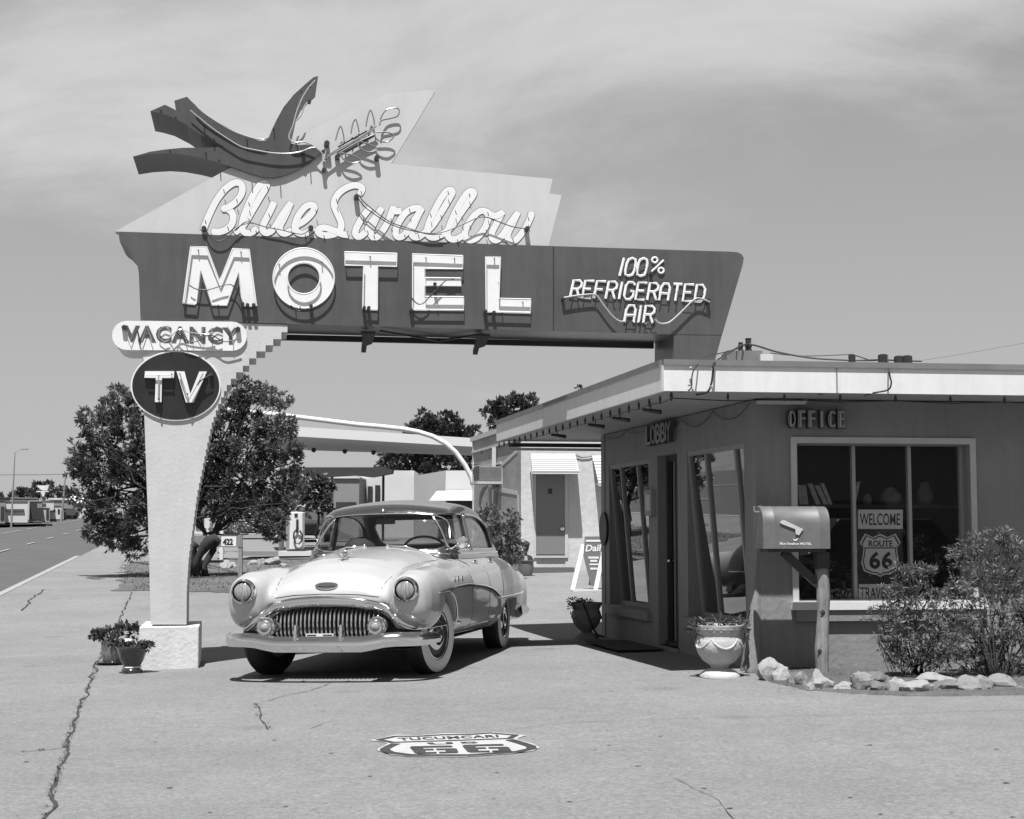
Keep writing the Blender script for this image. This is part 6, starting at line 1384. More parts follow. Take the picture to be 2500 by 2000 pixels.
# ------------------------------------------------------------------ helpers for things placed by where they stand
def pbox(mb, x0, y0, x1, y1, Y, dep, ang=0.0):
    a = P(x0, y1, Y); b = P(x1, y0, Y); dx_ = math.sin(R(-ang)) * dep; dy_ = math.cos(R(ang)) * dep; sk = math.tan(R(ang)) * (b.x - a.x) * 0
    mb.hexa([(a.x, Y, a.z), (b.x, Y, a.z), (b.x + dx_, Y + dy_, a.z), (a.x + dx_, Y + dy_, a.z), (a.x, Y, b.z), (b.x, Y, b.z), (b.x + dx_, Y + dy_, b.z), (a.x + dx_, Y + dy_, b.z)])
# ------------------------------------------------------------------ folding board by the lobby
M_board = mat('board_grey', 0.15, 0.6)
WA = Wall(P(1425, 1442, 27.5), (math.cos(R(8)), math.sin(R(8)), 0), (math.sin(R(8)), -math.cos(R(8)), 0))
af = thing('sandwich_board', 'white framed folding sign board reading Daily on the gravel behind the office', 'sign', WA.px(1425, 1442))
ap = lambda x, y, n=0: WA.px(x, y, n)
for (a_, b_) in (((1424, 1330), (1397, 1442)), ((1478, 1325), (1453, 1444))):
    mb = MB(); mb.bar(ap(*a_, .0), ap(*b_, .28), .075, .03, up=NF); mb.build('leg', M_whitewood, af)
mb = MB(); mb.bar(ap(1398, 1441, .28), ap(1520, 1444, .28), .05, .05); mb.build('foot_rail', M_whitewood, af)
mb = MB(); mb.bar(ap(1455, 1325, -.02), ap(1440, 1428, -.35), .06, .03, up=NF); mb.bar(ap(1500, 1325, -.02), ap(1490, 1428, -.35), .06, .03, up=NF); mb.build('rear_leg', M_whitewood, af)
mb = MB(); mb.prism([ap(*p, .06) for p in ((1428, 1310), (1490, 1310), (1490, 1345), (1478, 1385), (1462, 1420), (1452, 1432), (1443, 1430), (1434, 1395), (1424, 1355), (1427, 1330))], -WA.N * .02); bd = mb.build('board', M_board, af)
mb = MB(); put_text(mb, 'Daily!', quadmap(ap(1428, 1352, .065), ap(1482, 1350, .065), ap(1484, 1328, .065), ap(1432, 1330, .065)), .03)
for (x0, y0, w, h) in ((1436, 1359, 26, 5), (1441, 1367, 17, 5), (1439, 1376, 22, 4), (1441, 1386, 18, 5), (1430, 1318, 50, 5)): mb.add([ap(x0, y0 + h, .065), ap(x0 + w, y0 + h, .065), ap(x0 + w, y0, .065), ap(x0, y0, .065)], [(0, 1, 2, 3)])
mb.build('lettering', M_face, bd)
# ------------------------------------------------------------------ the room block behind: stucco, door, awnings, painted side wall
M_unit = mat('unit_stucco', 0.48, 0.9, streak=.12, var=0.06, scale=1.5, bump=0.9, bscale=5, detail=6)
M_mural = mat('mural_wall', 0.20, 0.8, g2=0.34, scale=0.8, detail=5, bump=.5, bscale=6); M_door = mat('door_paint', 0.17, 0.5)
UO = Vector((0.205, 34.5, 0)); UD = Vector((math.cos(R(3)), math.sin(R(3)), 0)); UN = Vector((UD.y, -UD.x, 0)); WU = Wall(UO, UD, UN); WMu = Wall(UO, KD, NL)
ub = thing('room_block', 'rough stucco motel room block with numbered door behind the office', 'building', (3, 36, .35))
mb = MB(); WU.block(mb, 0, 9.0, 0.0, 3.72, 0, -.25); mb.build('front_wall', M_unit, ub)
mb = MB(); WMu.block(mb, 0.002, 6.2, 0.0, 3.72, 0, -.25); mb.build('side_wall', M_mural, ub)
mb = MB(); Wr = Wall(UO + KD * 6.2, UD, -UN); Wr.block(mb, 0.002, 9.0, 0.0, 3.72, 0, -.25); mb.build('rear_wall', M_unit, ub)
mb = MB(); rp4 = [UO - UN * 0 + UD * .26 - UN * .26, UO + UD * 9 - UN * .26, UO + UD * 9 + KD * 6, UO + KD * 6 + UD * .3]; mb.add([Vector((p.x, p.y, 3.5)) for p in rp4], [(0, 1, 2, 3)]); mb.build('roof', M_flash, ub)
mb = MB(); WMu.block(mb, -.05, 6.25, 3.72, 3.84, .05, -.30); WU.block(mb, 0.302, 9.05, 3.722, 3.838, .05, -.30); mb.build('parapet_cap', M_trim, ub)
mb = MB(); s0_, _ = WMu.sz(1160, 1100); WMu.block(mb, 0.3, 6.1, 3.40, 3.46, .04, .0); WMu.block(mb, 2.2, 6.1, 2.95, 3.0, .04, 0); mb.build('moulding', M_trim, ub)
mb = MB()                                             # faded shapes painted on the side wall
mm = lambda x, y, n=.012: WMu.px(x, y, n)
for pts in ([(1258, 1100), (1263, 1104), (1223, 1141), (1218, 1137)], [(1219, 1190), (1262, 1200), (1262, 1209), (1219, 1201)], [(1222, 1140), (1226, 1140), (1226, 1190), (1222, 1192)], [(1262, 1208), (1266, 1209), (1266, 1250), (1262, 1249)]):
    mb.prism([mm(*p) for p in pts], -NL * .01)
mb.build('painted_shape', M_trim, ub)
mb = MB()
for pts in ([(1168, 1230), (1171, 1205), (1178, 1190), (1190, 1184), (1183, 1194), (1175, 1212), (1173, 1232)], [(1192, 1190), (1200, 1192), (1199, 1240), (1195, 1236)], [(1206, 1200), (1214, 1205), (1212, 1250), (1206, 1244)], [(1172, 1106), (1179, 1096), (1190, 1093), (1200, 1096), (1199, 1099), (1188, 1097), (1179, 1100), (1175, 1108)]):
    mb.prism([mm(*p) for p in pts], -NL * .011)
mb.build('painted_figure', M_vac, ub)
mb = MB(); s0_, z0_ = WU.sz(1303, 1362); s1_, z1_ = WU.sz(1386, 1154); dl, dr_ = WU.sz(1308.5, 1300)[0], WU.sz(1379, 1300)[0]; zd = WU.sz(1303, 1159)[1]
WU.block(mb, s0_, dl, z0_, z1_, 0.002, .035); WU.block(mb, dr_, s1_, z0_, z1_, 0.002, .035); WU.block(mb, dl, dr_, zd, z1_, 0.002, .035); WU.block(mb, dl, dr_, z0_, z0_ + .05, 0.002, .06); fr_ = mb.build('door_frame', M_trim, ub)
mb = MB(); WU.block(mb, dl + .005, dr_ - .005, z0_ + .075, zd - .004, 0.002, .02); do = mb.build('door', M_door, ub)
mb = MB(); c = WU.px(1373, 1291, .05); mb.lathe([(0, -.045), (.045, -.02), (.045, 0), (.02, .03)], c, 14, 'y'); mb.build('handle', M_chrome, do)
mb = MB(); mb.prism([WU.px(*p, .026) for p in ((1338, 1193), (1348, 1193), (1348, 1206), (1338, 1206))], -UN * .004); mb.build('number_plate', M_blackmetal, do)
mb = MB(); WU.block(mb, dl, dr_, z0_ + .052, z0_ + .072, 0.002, .03); mb.build('threshold', M_black, ub)
mb = MB(); a_, _ = WU.sz(1300, 1400, .6); b_2, _ = WU.sz(1403, 1400, .6); _, z_ = WU.sz(1300, 1386, .6); WU.block(mb, a_, b_2, 0.0, z_, .002, .6); mb.build('step', mat('step_paint', .10, .7), ub)
def awning(x0, x1, y0, y1, xa, xb):
    s_0, zt__ = WU.sz(x0, y0); s_1, _ = WU.sz(x1, y0); zl = WU.sz(xa, y1, .55)[1]; ea, eb = WU.sz(xa, y1, .55)[0], WU.sz(xb, y1, .55)[0]
    mb = MB(); n = 9
    for i in range(n):
        u0, u1 = i / n, (i + .80) / n; z0a, z1a = zt__ + (zl - zt__) * u0, zt__ + (zl - zt__) * u1; n0, n1 = .03 + .55 * u0 + .04, .03 + .55 * u1
        sa0, sa1 = s_0 + (ea - s_0) * u0, s_0 + (ea - s_0) * u1; sb0, sb1 = s_1 + (eb - s_1) * u0, s_1 + (eb - s_1) * u1
        mb.hexa([WU.p(sa1, z1a, n1 + .05), WU.p(sb1, z1a, n1 + .05), WU.p(sb1, z1a, n1 + .03), WU.p(sa1, z1a, n1 + .03), WU.p(sa0, z0a, n0), WU.p(sb0, z0a, n0), WU.p(sb0, z0a, n0 - .02), WU.p(sa0, z0a, n0 - .02)])
    aw = mb.build('awning', mat('awning_slat', .42, .5), ub)
    mb = MB(); mb.bar(WU.p(ea, zl, .58), WU.p(ea, zl + .02, 0.01), .03, .03); mb.bar(WU.p(eb, zl, .58), WU.p(eb, zl + .02, 0.01), .03, .03); mb.bar(WU.p(ea, zl - .02, .59), WU.p(eb, zl - .02, .59), .03, .05); mb.build('awning_frame', M_whitewood, aw)
awning(1295, 1404, 1108, 1152, 1299, 1414); awning(1445, 1540, 1113, 1182, 1461, 1550)
mb = MB(); pts = [WU.px(x, y, .02) for x, y in ((1285, 1112), (1296, 1118))]; mb.tube([WU.px(x, y, .03) for x, y in ((1404, 1112), (1420, 1117), (1436, 1116), (1446, 1113))], .012, 5); mb.build('wire', M_wire, ub)
ac = thing('air_conditioner', 'boxy window air conditioner jutting from the painted side wall', 'air conditioner', mm(1187, 1180, .2))
mb = MB(); a_, zt_a = WMu.sz(1172, 1144, .3); b_2, _ = WMu.sz(1204, 1144, .3); _, zb_a = WMu.sz(1187, 1177, .3); sa, sb = min(a_, b_2), max(a_, b_2); sm_a = (sa + sb) / 2
WMu.block(mb, sm_a - .40, sm_a + .40, zb_a, zt_a, .003, .55); mb.build('case', M_box, ac, bevel=.02)
mb = MB(); WMu.block(mb, sm_a - .5, sm_a + .5, zb_a - .06, zb_a - .002, .003, .62); mb.build('shelf', M_trim, ac)
mb = MB()
for k in range(6): WMu.block(mb, sm_a - .36, sm_a + .36, zb_a + .06 + k * .07, zb_a + .09 + k * .07, .551, .558)
mb.build('grille', M_blackmetal, ac)
mb = MB(); s_, z_ = WMu.sz(1207, 1190, .06); _, zt_q = WMu.sz(1207, 1087, .06); mb.bar(WMu.p(s_, z_, .07), WMu.p(s_, 3.39, .07), .10, .10); mb.bar(WMu.p(s_ - .12, z_ - .03, .07), WMu.p(s_ + .12, z_ - .03, .07), .2, .06); o = solo(mb.build('downpipe', M_trim)); tag(o, 'white square downpipe on the painted side wall beside the air conditioner', 'downpipe')
lb = thing('lantern_planter', 'small barrel planter with a lantern on top beside the numbered door', 'planter', G(1284, 1404, .02)); b = lb.location
mb = MB(); mb.lathe([(.13, 0), (.17, .15), (.16, .30), (.19, .31), (.19, .33), (.0, .33)], b, 18, cap=False); mb.build('barrel', M_box, lb, smooth=True, sharp=40)
mb = MB(); mb.lathe([(.17, .33), (.12, .42), (.03, .45), (.03, .50)], b, 14); mb.lathe([(.03, .50), (.05, .52), (.085, .68), (.10, .69), (.03, .74), (0, .75)], b, 10); mb.build('lantern', M_blackmetal, lb)
# ------------------------------------------------------------------ gas station beyond
M_wb = mat('white_building', 0.50, 0.8, var=0.05, scale=.8); M_wb2 = mat('pale_building', 0.38, 0.8, var=0.05, scale=.8); M_gb = mat('grey_panel', 0.2, 0.8, var=.05, scale=2); M_win = mat('dark_window', 0.04, 0.15)
cp = thing('station_canopy', 'long flat white fascia canopy of the service station beyond the car', 'canopy', (-3, 52, .7))
yF = lambda x: 47.2 + (x - 646) * 4.3 / 529
def cpt(x, y, dY=0): return P(x, y, yF(x) + dY)
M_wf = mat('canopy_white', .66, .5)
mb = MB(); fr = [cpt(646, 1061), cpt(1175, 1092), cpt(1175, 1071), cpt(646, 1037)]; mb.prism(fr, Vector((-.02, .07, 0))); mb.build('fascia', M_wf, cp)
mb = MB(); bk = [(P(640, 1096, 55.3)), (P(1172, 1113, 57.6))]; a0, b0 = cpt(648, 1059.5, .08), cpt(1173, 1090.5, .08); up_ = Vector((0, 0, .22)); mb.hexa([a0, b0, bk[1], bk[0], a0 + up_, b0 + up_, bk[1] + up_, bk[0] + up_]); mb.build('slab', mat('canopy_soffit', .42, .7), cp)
for (x, Y) in ((690, 52.5), (1172, 55.0)):
    mb = MB(); c = P(x, 1085, Y); mb.tube([(c.x, c.y, gz(c.x, c.y)), c], .09, 12); mb.build('column', M_whitewood, cp)
for x, Y in ((766, 54.8), (842, 55.4), (912, 55.8)):
    mb = MB(); c = P(x, 1099 + (x - 766) * .04, Y - .5); mb.blob(c, .10, 1, 1, 0); mb.build('lamp', M_blackmetal, cp)
mb = MB(); pth = [(500, 993, 44), (580, 1004, 44), (660, 1011.5, 44), (736, 1020, 44), (800, 1028, 44), (872, 1037, 44), (930, 1042, 44), (985, 1048, 44), (1022, 1055, 44), (1057, 1066, 44), (1089, 1084, 44), (1112, 1104, 44), (1135.5, 1136, 44), (1149, 1162, 44), (1157, 1185, 44), (1161, 1208, 44), (1163, 1243, 44), (1164, 1330, 44)]
P3 = [P(*p) for p in pth]; P3[-1].z = gz(P3[-1].x, 44); mb.tube(P3, .075, 10); o = solo(mb.build('arched_pole', M_whitewood, smooth=True)); tag(o, 'slender white pole arching over the service station', 'pole')
pl = thing('pump_shelter', 'low dark flat roof on thin posts in front of the white building', 'shelter', (-6, 62, 1))
mb = MB(); mb.prism([P(*p, 62) for p in ((721, 1141), (915, 1141), (926, 1137), (957, 1147), (955, 1156), (906, 1165), (860, 1160), (760, 1166), (721, 1150))], Vector((0, 1.2, .02))); mb.build('roof', mat('tar_roof', .03, .8, var=.3), pl)
for (x, y0, y1, w) in ((724, 1150, 1300, 6), (789, 1160, 1290, 5), (811, 1160, 1290, 6), (936, 1160, 1300, 5)):
    mb = MB(); a_ = P(x, y0, 63); mb.bar(a_, (a_.x, 63, gz(a_.x, 63)), w * 63 / 3712, .1); mb.build('post', M_gb if x < 900 else M_blackmetal, pl)
sb_ = thing('service_building', 'bright white low building with three narrow dark windows behind the car roof', 'building', (-5, 68, 1.1))
def pw(mb, x0, y0, x1, y1, Y, dep): pbox(mb, x0, y0, x1, y1, Y, dep)
g_y = lambda x, Y: 1300 - (gz((x - 1250) / 3712 * Y, Y) - CAMZ) / Y * 3712 + 4
mb = MB(); pw(mb, 878, 1149, 936, g_y(900, 71), 71, 8); mb.build('wall', M_wb, sb_)
mb = MB(); pw(mb, 936.1, 1149, 1011, g_y(900, 70), 70, 9); mb.build('front_wall', M_wb, sb_)
for x in (880.5, 897, 915.5):
    mb = MB(); pw(mb, x, 1190 - (x - 880) * .15, x + 12.5, 1236, 70.9, .08); f_ = mb.build('window', M_win, sb_)
hb = thing('pale_building', 'wide pale building with a white awning band between the service station and the room block', 'building', (-2.6, 68, 1.2))
mb = MB(); mb.hexa([P(1011, g_y(1011, 69), 69), P(1087, g_y(1087, 67), 67), P(1087, g_y(1087, 67), 73), P(1011, g_y(1011, 69), 73), P(1011, 1162, 69), P(1087, 1149, 67), P(1087, 1157, 73), P(1011, 1167, 73)]); mb.build('side_wall', M_wb2, hb)
mb = MB(); pw(mb, 1087.1, 1149, 1180, g_y(1120, 66.9), 66.9, 8); mb.build('wall', M_wb, hb)
mb = MB(); mb.hexa([P(1048, 1222, 64.6), P(1175, 1222, 64.6), P(1175, 1222, 66.5), P(1048, 1222, 66.5), P(1066, 1199, 66.2), P(1175, 1196, 66.2), P(1175, 1196, 66.8), P(1066, 1199, 66.8)]); mb.build('awning', M_wb, hb)
mb = MB(); pw(mb, 1090, 1224, 1175, 1242, 66.82, .06); mb.build('shopfront', M_win, hb)
gp = thing('grey_kiosk', 'plain grey kiosk wall left of the narrow dark windows', 'kiosk', (-7, 64, 1)); mb = MB(); pw(mb, 813, 1168, 877, g_y(840, 68), 68, 3); mb.build('wall', M_gb, gp); mb = MB(); pw(mb, 806, 1164, 878, 1168, 67.9, 3.3); mb.build('roof', M_wb, gp); mb = MB(); pw(mb, 820, 1226, 870, 1252, 67.93, .04); mb.build('window', M_win, gp)
wb = thing('white_store', 'white store wall seen below the tree behind the fuel pump', 'building', (-9, 72, 1.2)); mb = MB(); pw(mb, 640, 1205, 800, g_y(700, 72), 72, 8); mb.build('wall', M_wb, wb)
mb = MB(); pw(mb, 636, 1202, 804, 1207, 71.8, 8.3); mb.build('roof', M_flash, wb)
for x in (655, 700, 764): mb = MB(); pw(mb, x, 1262, x + 14, 1300, 71.93, .06); mb.build('window', M_win, wb)
lb2 = thing('white_shop', 'white shop with pillars seen between the tree trunks', 'building', (-17, 80, 1.4)); mb = MB(); pw(mb, 470, 1228, 632, g_y(560, 80), 80, 8); mb.build('wall', M_wb, lb2)
for x in (478, 528, 590): mb = MB(); pw(mb, x, 1254, x + 20, 1290, 79.93, .06); mb.build('window', M_win, lb2)
mb = MB(); pw(mb, 466, 1224, 636, 1230, 79.7, 8.5); mb.build('roof', M_trim, lb2)
o = None; mb = MB(); a_ = P(542, 1262, 46); mb.bar(a_, (a_.x, 46, gz(a_.x, 46)), .10, .10); o = solo(mb.build('white_pole', M_whitewood)); tag(o, 'thin white upright pole seen beside the dark tree trunks', 'pole')
# fuel pump on its island
fp = thing('fuel_pump', 'old white fuel pump with a hanging hose beside the car', 'fuel pump', (P(720, 1343, 46.5).x, 46.5, gz(-7, 46.5) + .1))
gY = 46.5; zg = P(720, 1343, gY).z
mb = MB(); a_, b_2 = P(706, 1343, gY), P(739, 1250, gY); mb.box((a_.x, gY, zg), (b_2.x, gY + .5, b_2.z)); mb.build('case', M_whitewood, fp, bevel=.03)
mb = MB(); c_ = P(697, 1343, gY); mb.box((c_.x, gY + .05, zg), (a_.x - .002, gY + .45, b_2.z - .25)); mb.build('side_panel', M_gb, fp)
mb = MB(); a_, b_2 = P(719, 1262, gY), P(727, 1254, gY); mb.box((a_.x, gY - .02, a_.z), (b_2.x, gY - .003, b_2.z)); a_, b_2 = P(723, 1300, gY), P(729, 1268, gY); mb.box((a_.x, gY - .03, a_.z), (b_2.x, gY - .003, b_2.z)); mb.build('dial', M_blackmetal, fp)
mb = MB(); hp = [(726, 1275), (725, 1292), (718, 1300), (717, 1312), (722, 1326), (730, 1328), (737, 1320), (738, 1306), (732, 1296), (727, 1296)]; mb.tube([P(x, y, gY - .08) for x, y in hp], .028, 6); mb.build('hose', M_wire, fp)
mb = MB(); pw(mb, 590, 1346, 679, 1357, 46.0, 1.5); o = solo(mb.build('pump_island_or_shadow', M_gb)); tag(o, 'grey block standing for the shadow band left of the pump island', 'island')  # the shadow band left of the island, built as a grey block
mb = MB(); pw(mb, 679.2, 1346, 790, 1357.5, 46.0, 1.5); o = solo(mb.build('pump_island_or_shadow', M_wb)); tag(o, 'white painted end of the pump island under the fuel pump', 'island')
mb = MB(); pw(mb, 700, 1343, 745, 1346, 46.1, 1.2); o = solo(mb.build('pump_plinth', M_blackmetal)); tag(o, 'dark plinth plate under the fuel pump', 'plinth')
# ------------------------------------------------------------------ number board and round things by the island
nb = thing('number_board', 'grey wooden board numbered 422 on a post beyond the pillar', 'sign', G(587, 1408, .03)); Yb = nb.location.y
mb = MB(); pbox(mb, 459, 1308, 592, 1336, Yb - .06, .05); bd = mb.build('board', M_wood, nb)
mb = MB(); pbox(mb, 540, 1310, 577, 1334, Yb - .072, .01); cd = mb.build('number_card', M_face, bd)
mb = MB(); c4 = [P(x, y, Yb - .076) for x, y in ((544, 1331), (569, 1331), (569, 1315), (544, 1315))]; put_text(mb, '422', quadmap(*c4), .05); mb.build('number', M_black, bd)
mb = MB(); a_ = P(587, 1306, Yb); mb.bar(a_, nb.location - Vector((0, 0, .1)), .10, .09); mb.build('post', M_post, nb)
mb = MB(); pts = [(474, 1402, .10), (480, 1370, .10), (489, 1352, .11), (500, 1335, .16), (512, 1323, .20), (525, 1316, .16), (533, 1322, .09), (528, 1332, .06)]
mb.tube([P(x, y, Yb - .35) for x, y, _ in pts], [r * .8 for *_, r in pts], 10); mb.tube([P(x, y, Yb - .33) for x, y in ((514, 1322), (523, 1328), (528, 1337))], .035, 8); mb.tube([P(x, y, Yb - .30) for x, y in ((468, 1402), (465, 1370), (468, 1335), (476, 1325))], .13, 8)
o = solo(mb.build('dark_trunk', mat('dark_bark', .02, .9, var=.3, scale=8), smooth=True)); tag(o, 'dark bent trunk leaning across the number board behind the pillar', 'trunk')
pk = thing('planter_tub', 'black tapering planter tub on the dirt right of the pillar', 'planter', G(472, 1404, .03)); Yp = pk.location.y
mb = MB(); A_ = [P(x, y, Yp) for x, y in ((446, 1404), (481, 1404), (487, 1375), (443, 1375))]; mb.hexa([A_[0], A_[1], A_[1] + Vector((0, .3, 0)), A_[0] + Vector((0, .3, 0)), A_[3] - Vector((0, .06, 0)), A_[2] - Vector((0, .06, 0)), A_[2] + Vector((0, .4, 0)), A_[3] + Vector((0, .4, 0))]); mb.build('tub', M_blackmetal, pk)
mb = MB(); mb.bar(P(430, 1371, Yp + .1), P(541, 1371, Yp + .1), .5, .05); o = solo(mb.build('plank', M_wood)); tag(o, 'grey plank laid across the planter tub behind the pillar', 'plank')
# ------------------------------------------------------------------ vehicles far off
M_vdk = mat('dark_vehicle', .03, .3, coat=.5); M_vlt = mat('white_vehicle', .6, .3, coat=.5)
def far_car(px, py, Y, L_, W_, m, label, head=0.0, cat='car', grp='cars far along the street', van=False, side=False):
    c = P(px, py, Y); c.z = gz(c.x, c.y) + 0.0; t = thing('parked_car', label, cat, c, rz=head, group=grp); q = [0, 0]
    H1, H2 = (.85, 1.45) if not van else (1.2, 2.1)
    mb = MB(); prof = [(-L_/2, .25), (-L_/2, H1 * .85), (-L_*.30, H1), (-L_*.16, H2), (L_*.22, H2), (L_*.34, H1), (L_/2, H1*.92), (L_/2, .25)]
    mb.prism([(x, -W_/2, z) for x, z in prof], (0, W_, 0)); mb.build('body', m, t, local=True, bevel=.06)
    mb = MB(); g_ = [(-L_*.27, H1 + .02), (-L_*.155, H2 - .08), (L_*.21, H2 - .08), (L_*.31, H1 + .02)]; mb.prism([(x, -W_/2 - .01, z) for x, z in g_], (0, W_ + .02, 0)); mb.build('window', M_win, t, local=True)
    mb = MB(); mb.hexa([(-L_*.295-.005, -W_*.42, H1+.02), (-L_*.295-.005, W_*.42, H1+.02), (-L_*.28, W_*.42, H1+.02), (-L_*.28, -W_*.42, H1+.02), (-L_*.17-.005, -W_*.38, H2-.08), (-L_*.17-.005, W_*.38, H2-.08), (-L_*.155, W_*.38, H2-.08), (-L_*.155, -W_*.38, H2-.08)]); mb.build('windscreen', M_win, t, local=True)
    for x in (-L_*.32, L_*.32):
        for y in (-W_/2 + .08, W_/2 - .08):
            mb = MB(); mb.lathe([(0, -.1), (.3, -.1), (.32, 0), (.3, .1), (0, .1)], (x, y, .32), 16, 'y'); mb.build('wheel', M_black, t, local=True)
    for y in (-W_*.36, W_*.36): mb = MB(); mb.box((-L_/2 - .02, y - .12, H1 * .6), (-L_/2 + .01, y + .12, H1 * .78)); mb.build('headlight', M_face, t, local=True)
    return t
far_car(752, 1302, 66, 4.5, 1.8, M_vdk, 'dark car parked behind the fuel pump', R(95), grp='cars near the service station')
far_car(640, 1306, 70, 4.6, 1.8, M_vdk, 'dark car half hidden under the tree left of the fuel pump', R(20), grp='cars near the service station')
far_car(168, 1262, 150, 4.6, 1.8, M_vlt, 'white car parked far up the street beside the tree edge', R(80)); far_car(190, 1262, 160, 5.2, 2.0, M_vlt, 'white van parked farthest up the street', R(85), van=True); far_car(150, 1263, 142, 4.4, 1.8, M_vdk, 'dark car parked in front of the far white shop', R(84))
# ------------------------------------------------------------------ far side of the street
def far_bldg(x0, x1, ytop, ybase, Y, dep, m, label, roofm=None, wins=(), slab=None, bands=()):
    c = P((x0 + x1) / 2, ybase, Y); t = thing('far_building', label, 'building', c, group='buildings across the street')
    rd = Vector((c.x, c.y, 0)).normalized(); W = Wall(c, (rd.y, -rd.x, 0), -rd)
    def blk(a, b, cc, d, n0, n1, name, m_):
        s0, z1 = W.sz(a, b, n0); s1, z0 = W.sz(cc, d, n0); mb = MB(); W.block(mb, s0, s1, z0, z1, n0, n1); return mb.build(name, m_, t)
    blk(x0, ytop, x1, ybase + 6, 0, -dep, 'wall', m); blk(x0 - 1, ytop - 1.5, x1 + 1, ytop - .03, .06, -dep - .2, 'roof', roofm or M_flash)
    for (a0, b0, a1, b1) in wins: blk(a0, b0, a1, b1, .06, .003, 'window', M_win)
    for (a0, b0, a1, b1, mm_) in bands: blk(a0, b0, a1, b1, .12, .004, 'panel', mm_)
    return t
zl = lambda x, y: (x / 7.84, 1080 + y / 7.84)
far_bldg(-60, 12, 1222, 1272, 100, 12, M_gb, 'dark grey building cut by the left edge across the street', wins=[(2, 1237, 10, 1268)])
far_bldg(-70, 24, 1216, 1240, 112, 10, M_vac, 'dark brown roofed block rising behind the left edge building')
far_bldg(13, 71, 1225, 1270, 102, 12, M_wb, 'white garage with a dark band window left of the dark doors', bands=[(14, 1243, 59, 1248, M_vac), (68, 1225, 71, 1269, M_wb2)])
far_bldg(72.5, 102, 1224, 1269, 103, 12, M_gb, 'grey building with tall dark open doors beside the white garage', wins=[(73, 1226, 89, 1268), (91, 1240, 102, 1268)], roofm=M_wb)
far_bldg(102.5, 121, 1240, 1268, 106, 8, M_wb2, 'small porch building with dark doorway right of the grey doors', wins=[(113, 1245, 119, 1267)], roofm=M_wb)
far_bldg(28, 92, 1217, 1226, 118, 10, M_gb, 'long flat roofed building behind the white garage', roofm=M_wb)
far_bldg(92, 131, 1224, 1240, 125, 9, M_wb, 'white building with a small sign band behind the porch', bands=[(96, 1228, 112, 1231, M_gb)])
far_bldg(120, 178, 1219, 1236, 140, 12, M_gb, 'grey flat roofed shop with white fascia up the street', roofm=M_wb, bands=[(120, 1216, 172, 1221, M_wb)])
far_bldg(121, 155, 1236, 1262, 134, 9, M_wb, 'low white shop with two small windows up the street', wins=[(130, 1243, 135, 1250), (141, 1243, 146, 1253)])
far_bldg(156, 215, 1234, 1260, 150, 9, M_wb, 'white shopfront partly behind the tree up the street', wins=[(162, 1243, 177, 1256)], roofm=M_wb2)
# tall white sign, lamp posts and wire
fs_ = thing('roadside_sign', 'white tapered roadside sign board standing above the far roofs', 'sign', P(103, 1262, 128))
mb = MB(); mb.prism([P(*zl(*p), 128) for p in ((690, 825), (935, 825), (900, 925), (790, 915))], (0, .3, 0)); mb.build('board', M_wb, fs_); mb = MB(); mb.prism([P(*zl(*p), 128) for p in ((695, 932), (930, 932), (930, 952), (695, 952))], (0, .3, 0)); mb.prism([P(*zl(*p), 128) for p in ((780, 955), (860, 955), (840, 1035), (810, 1035))], (0, .3, 0)); mb.build('lower_panel', M_wb, fs_)
mb = MB(); a_ = P(*zl(820, 940), 128.35); mb.tube([a_, (a_.x, 128.35, gz(a_.x, 128))], .2, 8); mb.build('pole', M_gb, fs_)
def street_lamp(px, ytop, py, Y, label, arm=True, w=.09):
    b = P(px, py, Y); b.z = gz(b.x, b.y); t_ = P(px + 9, ytop, Y); t = thing('street_lamp', label, 'street lamp', b, group='lamp posts across the street')
    mb = MB(); mb.tube([b, b.lerp(t_, .5), t_], [w * 1.3, w, w * .55], 8); mb.build('pole', M_gb, t)
    if arm: mb = MB(); mb.tube([t_, P(px + 20, ytop - 7, Y), P(px + 34, ytop - 10, Y)], w * .25, 6); mb.build('arm', M_gb, t); mb = MB(); e = P(px + 36, ytop - 10, Y); mb.box((e.x - .3, e.y - .1, e.z - .05), (e.x + .1, e.y + .1, e.z)); mb.build('lamp_head', M_gb, t)
street_lamp(27.5, 1106, 1279, 98, 'tall thin lamp post nearest the left edge across the street', w=.055); street_lamp(150, 1168, 1268, 122, 'shorter lamp post farther up the street near the tree', arm=False, w=.09)
mb = MB(); mb.tube([P(-400, 1166, 70), P(-120, 1160, 70), P(20, 1159.5, 70), P(100, 1159, 70), P(180, 1157, 70), P(330, 1152, 70)], .015, 5); o = solo(mb.build('overhead_wire', M_wire)); tag(o, 'overhead wire crossing the sky above the far street', 'wire')
mb = MB(); mb.tube([P(2250, 880, 60), P(2330, 868, 60), P(2500, 838, 60), P(2700, 800, 60)], .008, 5); o = solo(mb.build('overhead_wire', M_wire)); tag(o, 'faint overhead wire rising to the right above the office roof', 'wire')
mb = MB(); a_ = G(85, 1266); o = None
# ------------------------------------------------------------------ what the office glass mirrors: an unseen building added to keep it dark, and a parked car (behind the photographer)
wg = thing('added_building', 'added stucco building out of view behind the photographer, mirrored dark in the office glass', 'building', (6, -22, .1))
mb = MB(); mb.box((-4, -30, -.2), (34, -22, 4.6)); mb.build('wall', M_stucco, wg)
mb = MB(); mb.box((-4.6, -30.5, 4.601), (34.6, -21.2, 5.0)); mb.build('roof', M_flash, wg)
for k in range(5): mb = MB(); mb.box((0 + k * 7, -22.0 + .003, 1.1), (2.2 + k * 7, -21.94, 2.4)); mb.build('window', M_win, wg)
oc_ = far_car(1250, 1300, 30, 4.8, 1.85, M_vdk, 'dark car parked in the court behind the photographer', R(178), grp='cars in the court'); oc_.location = (9.7, 1.8, gz(9.7, 1.8) + .03)
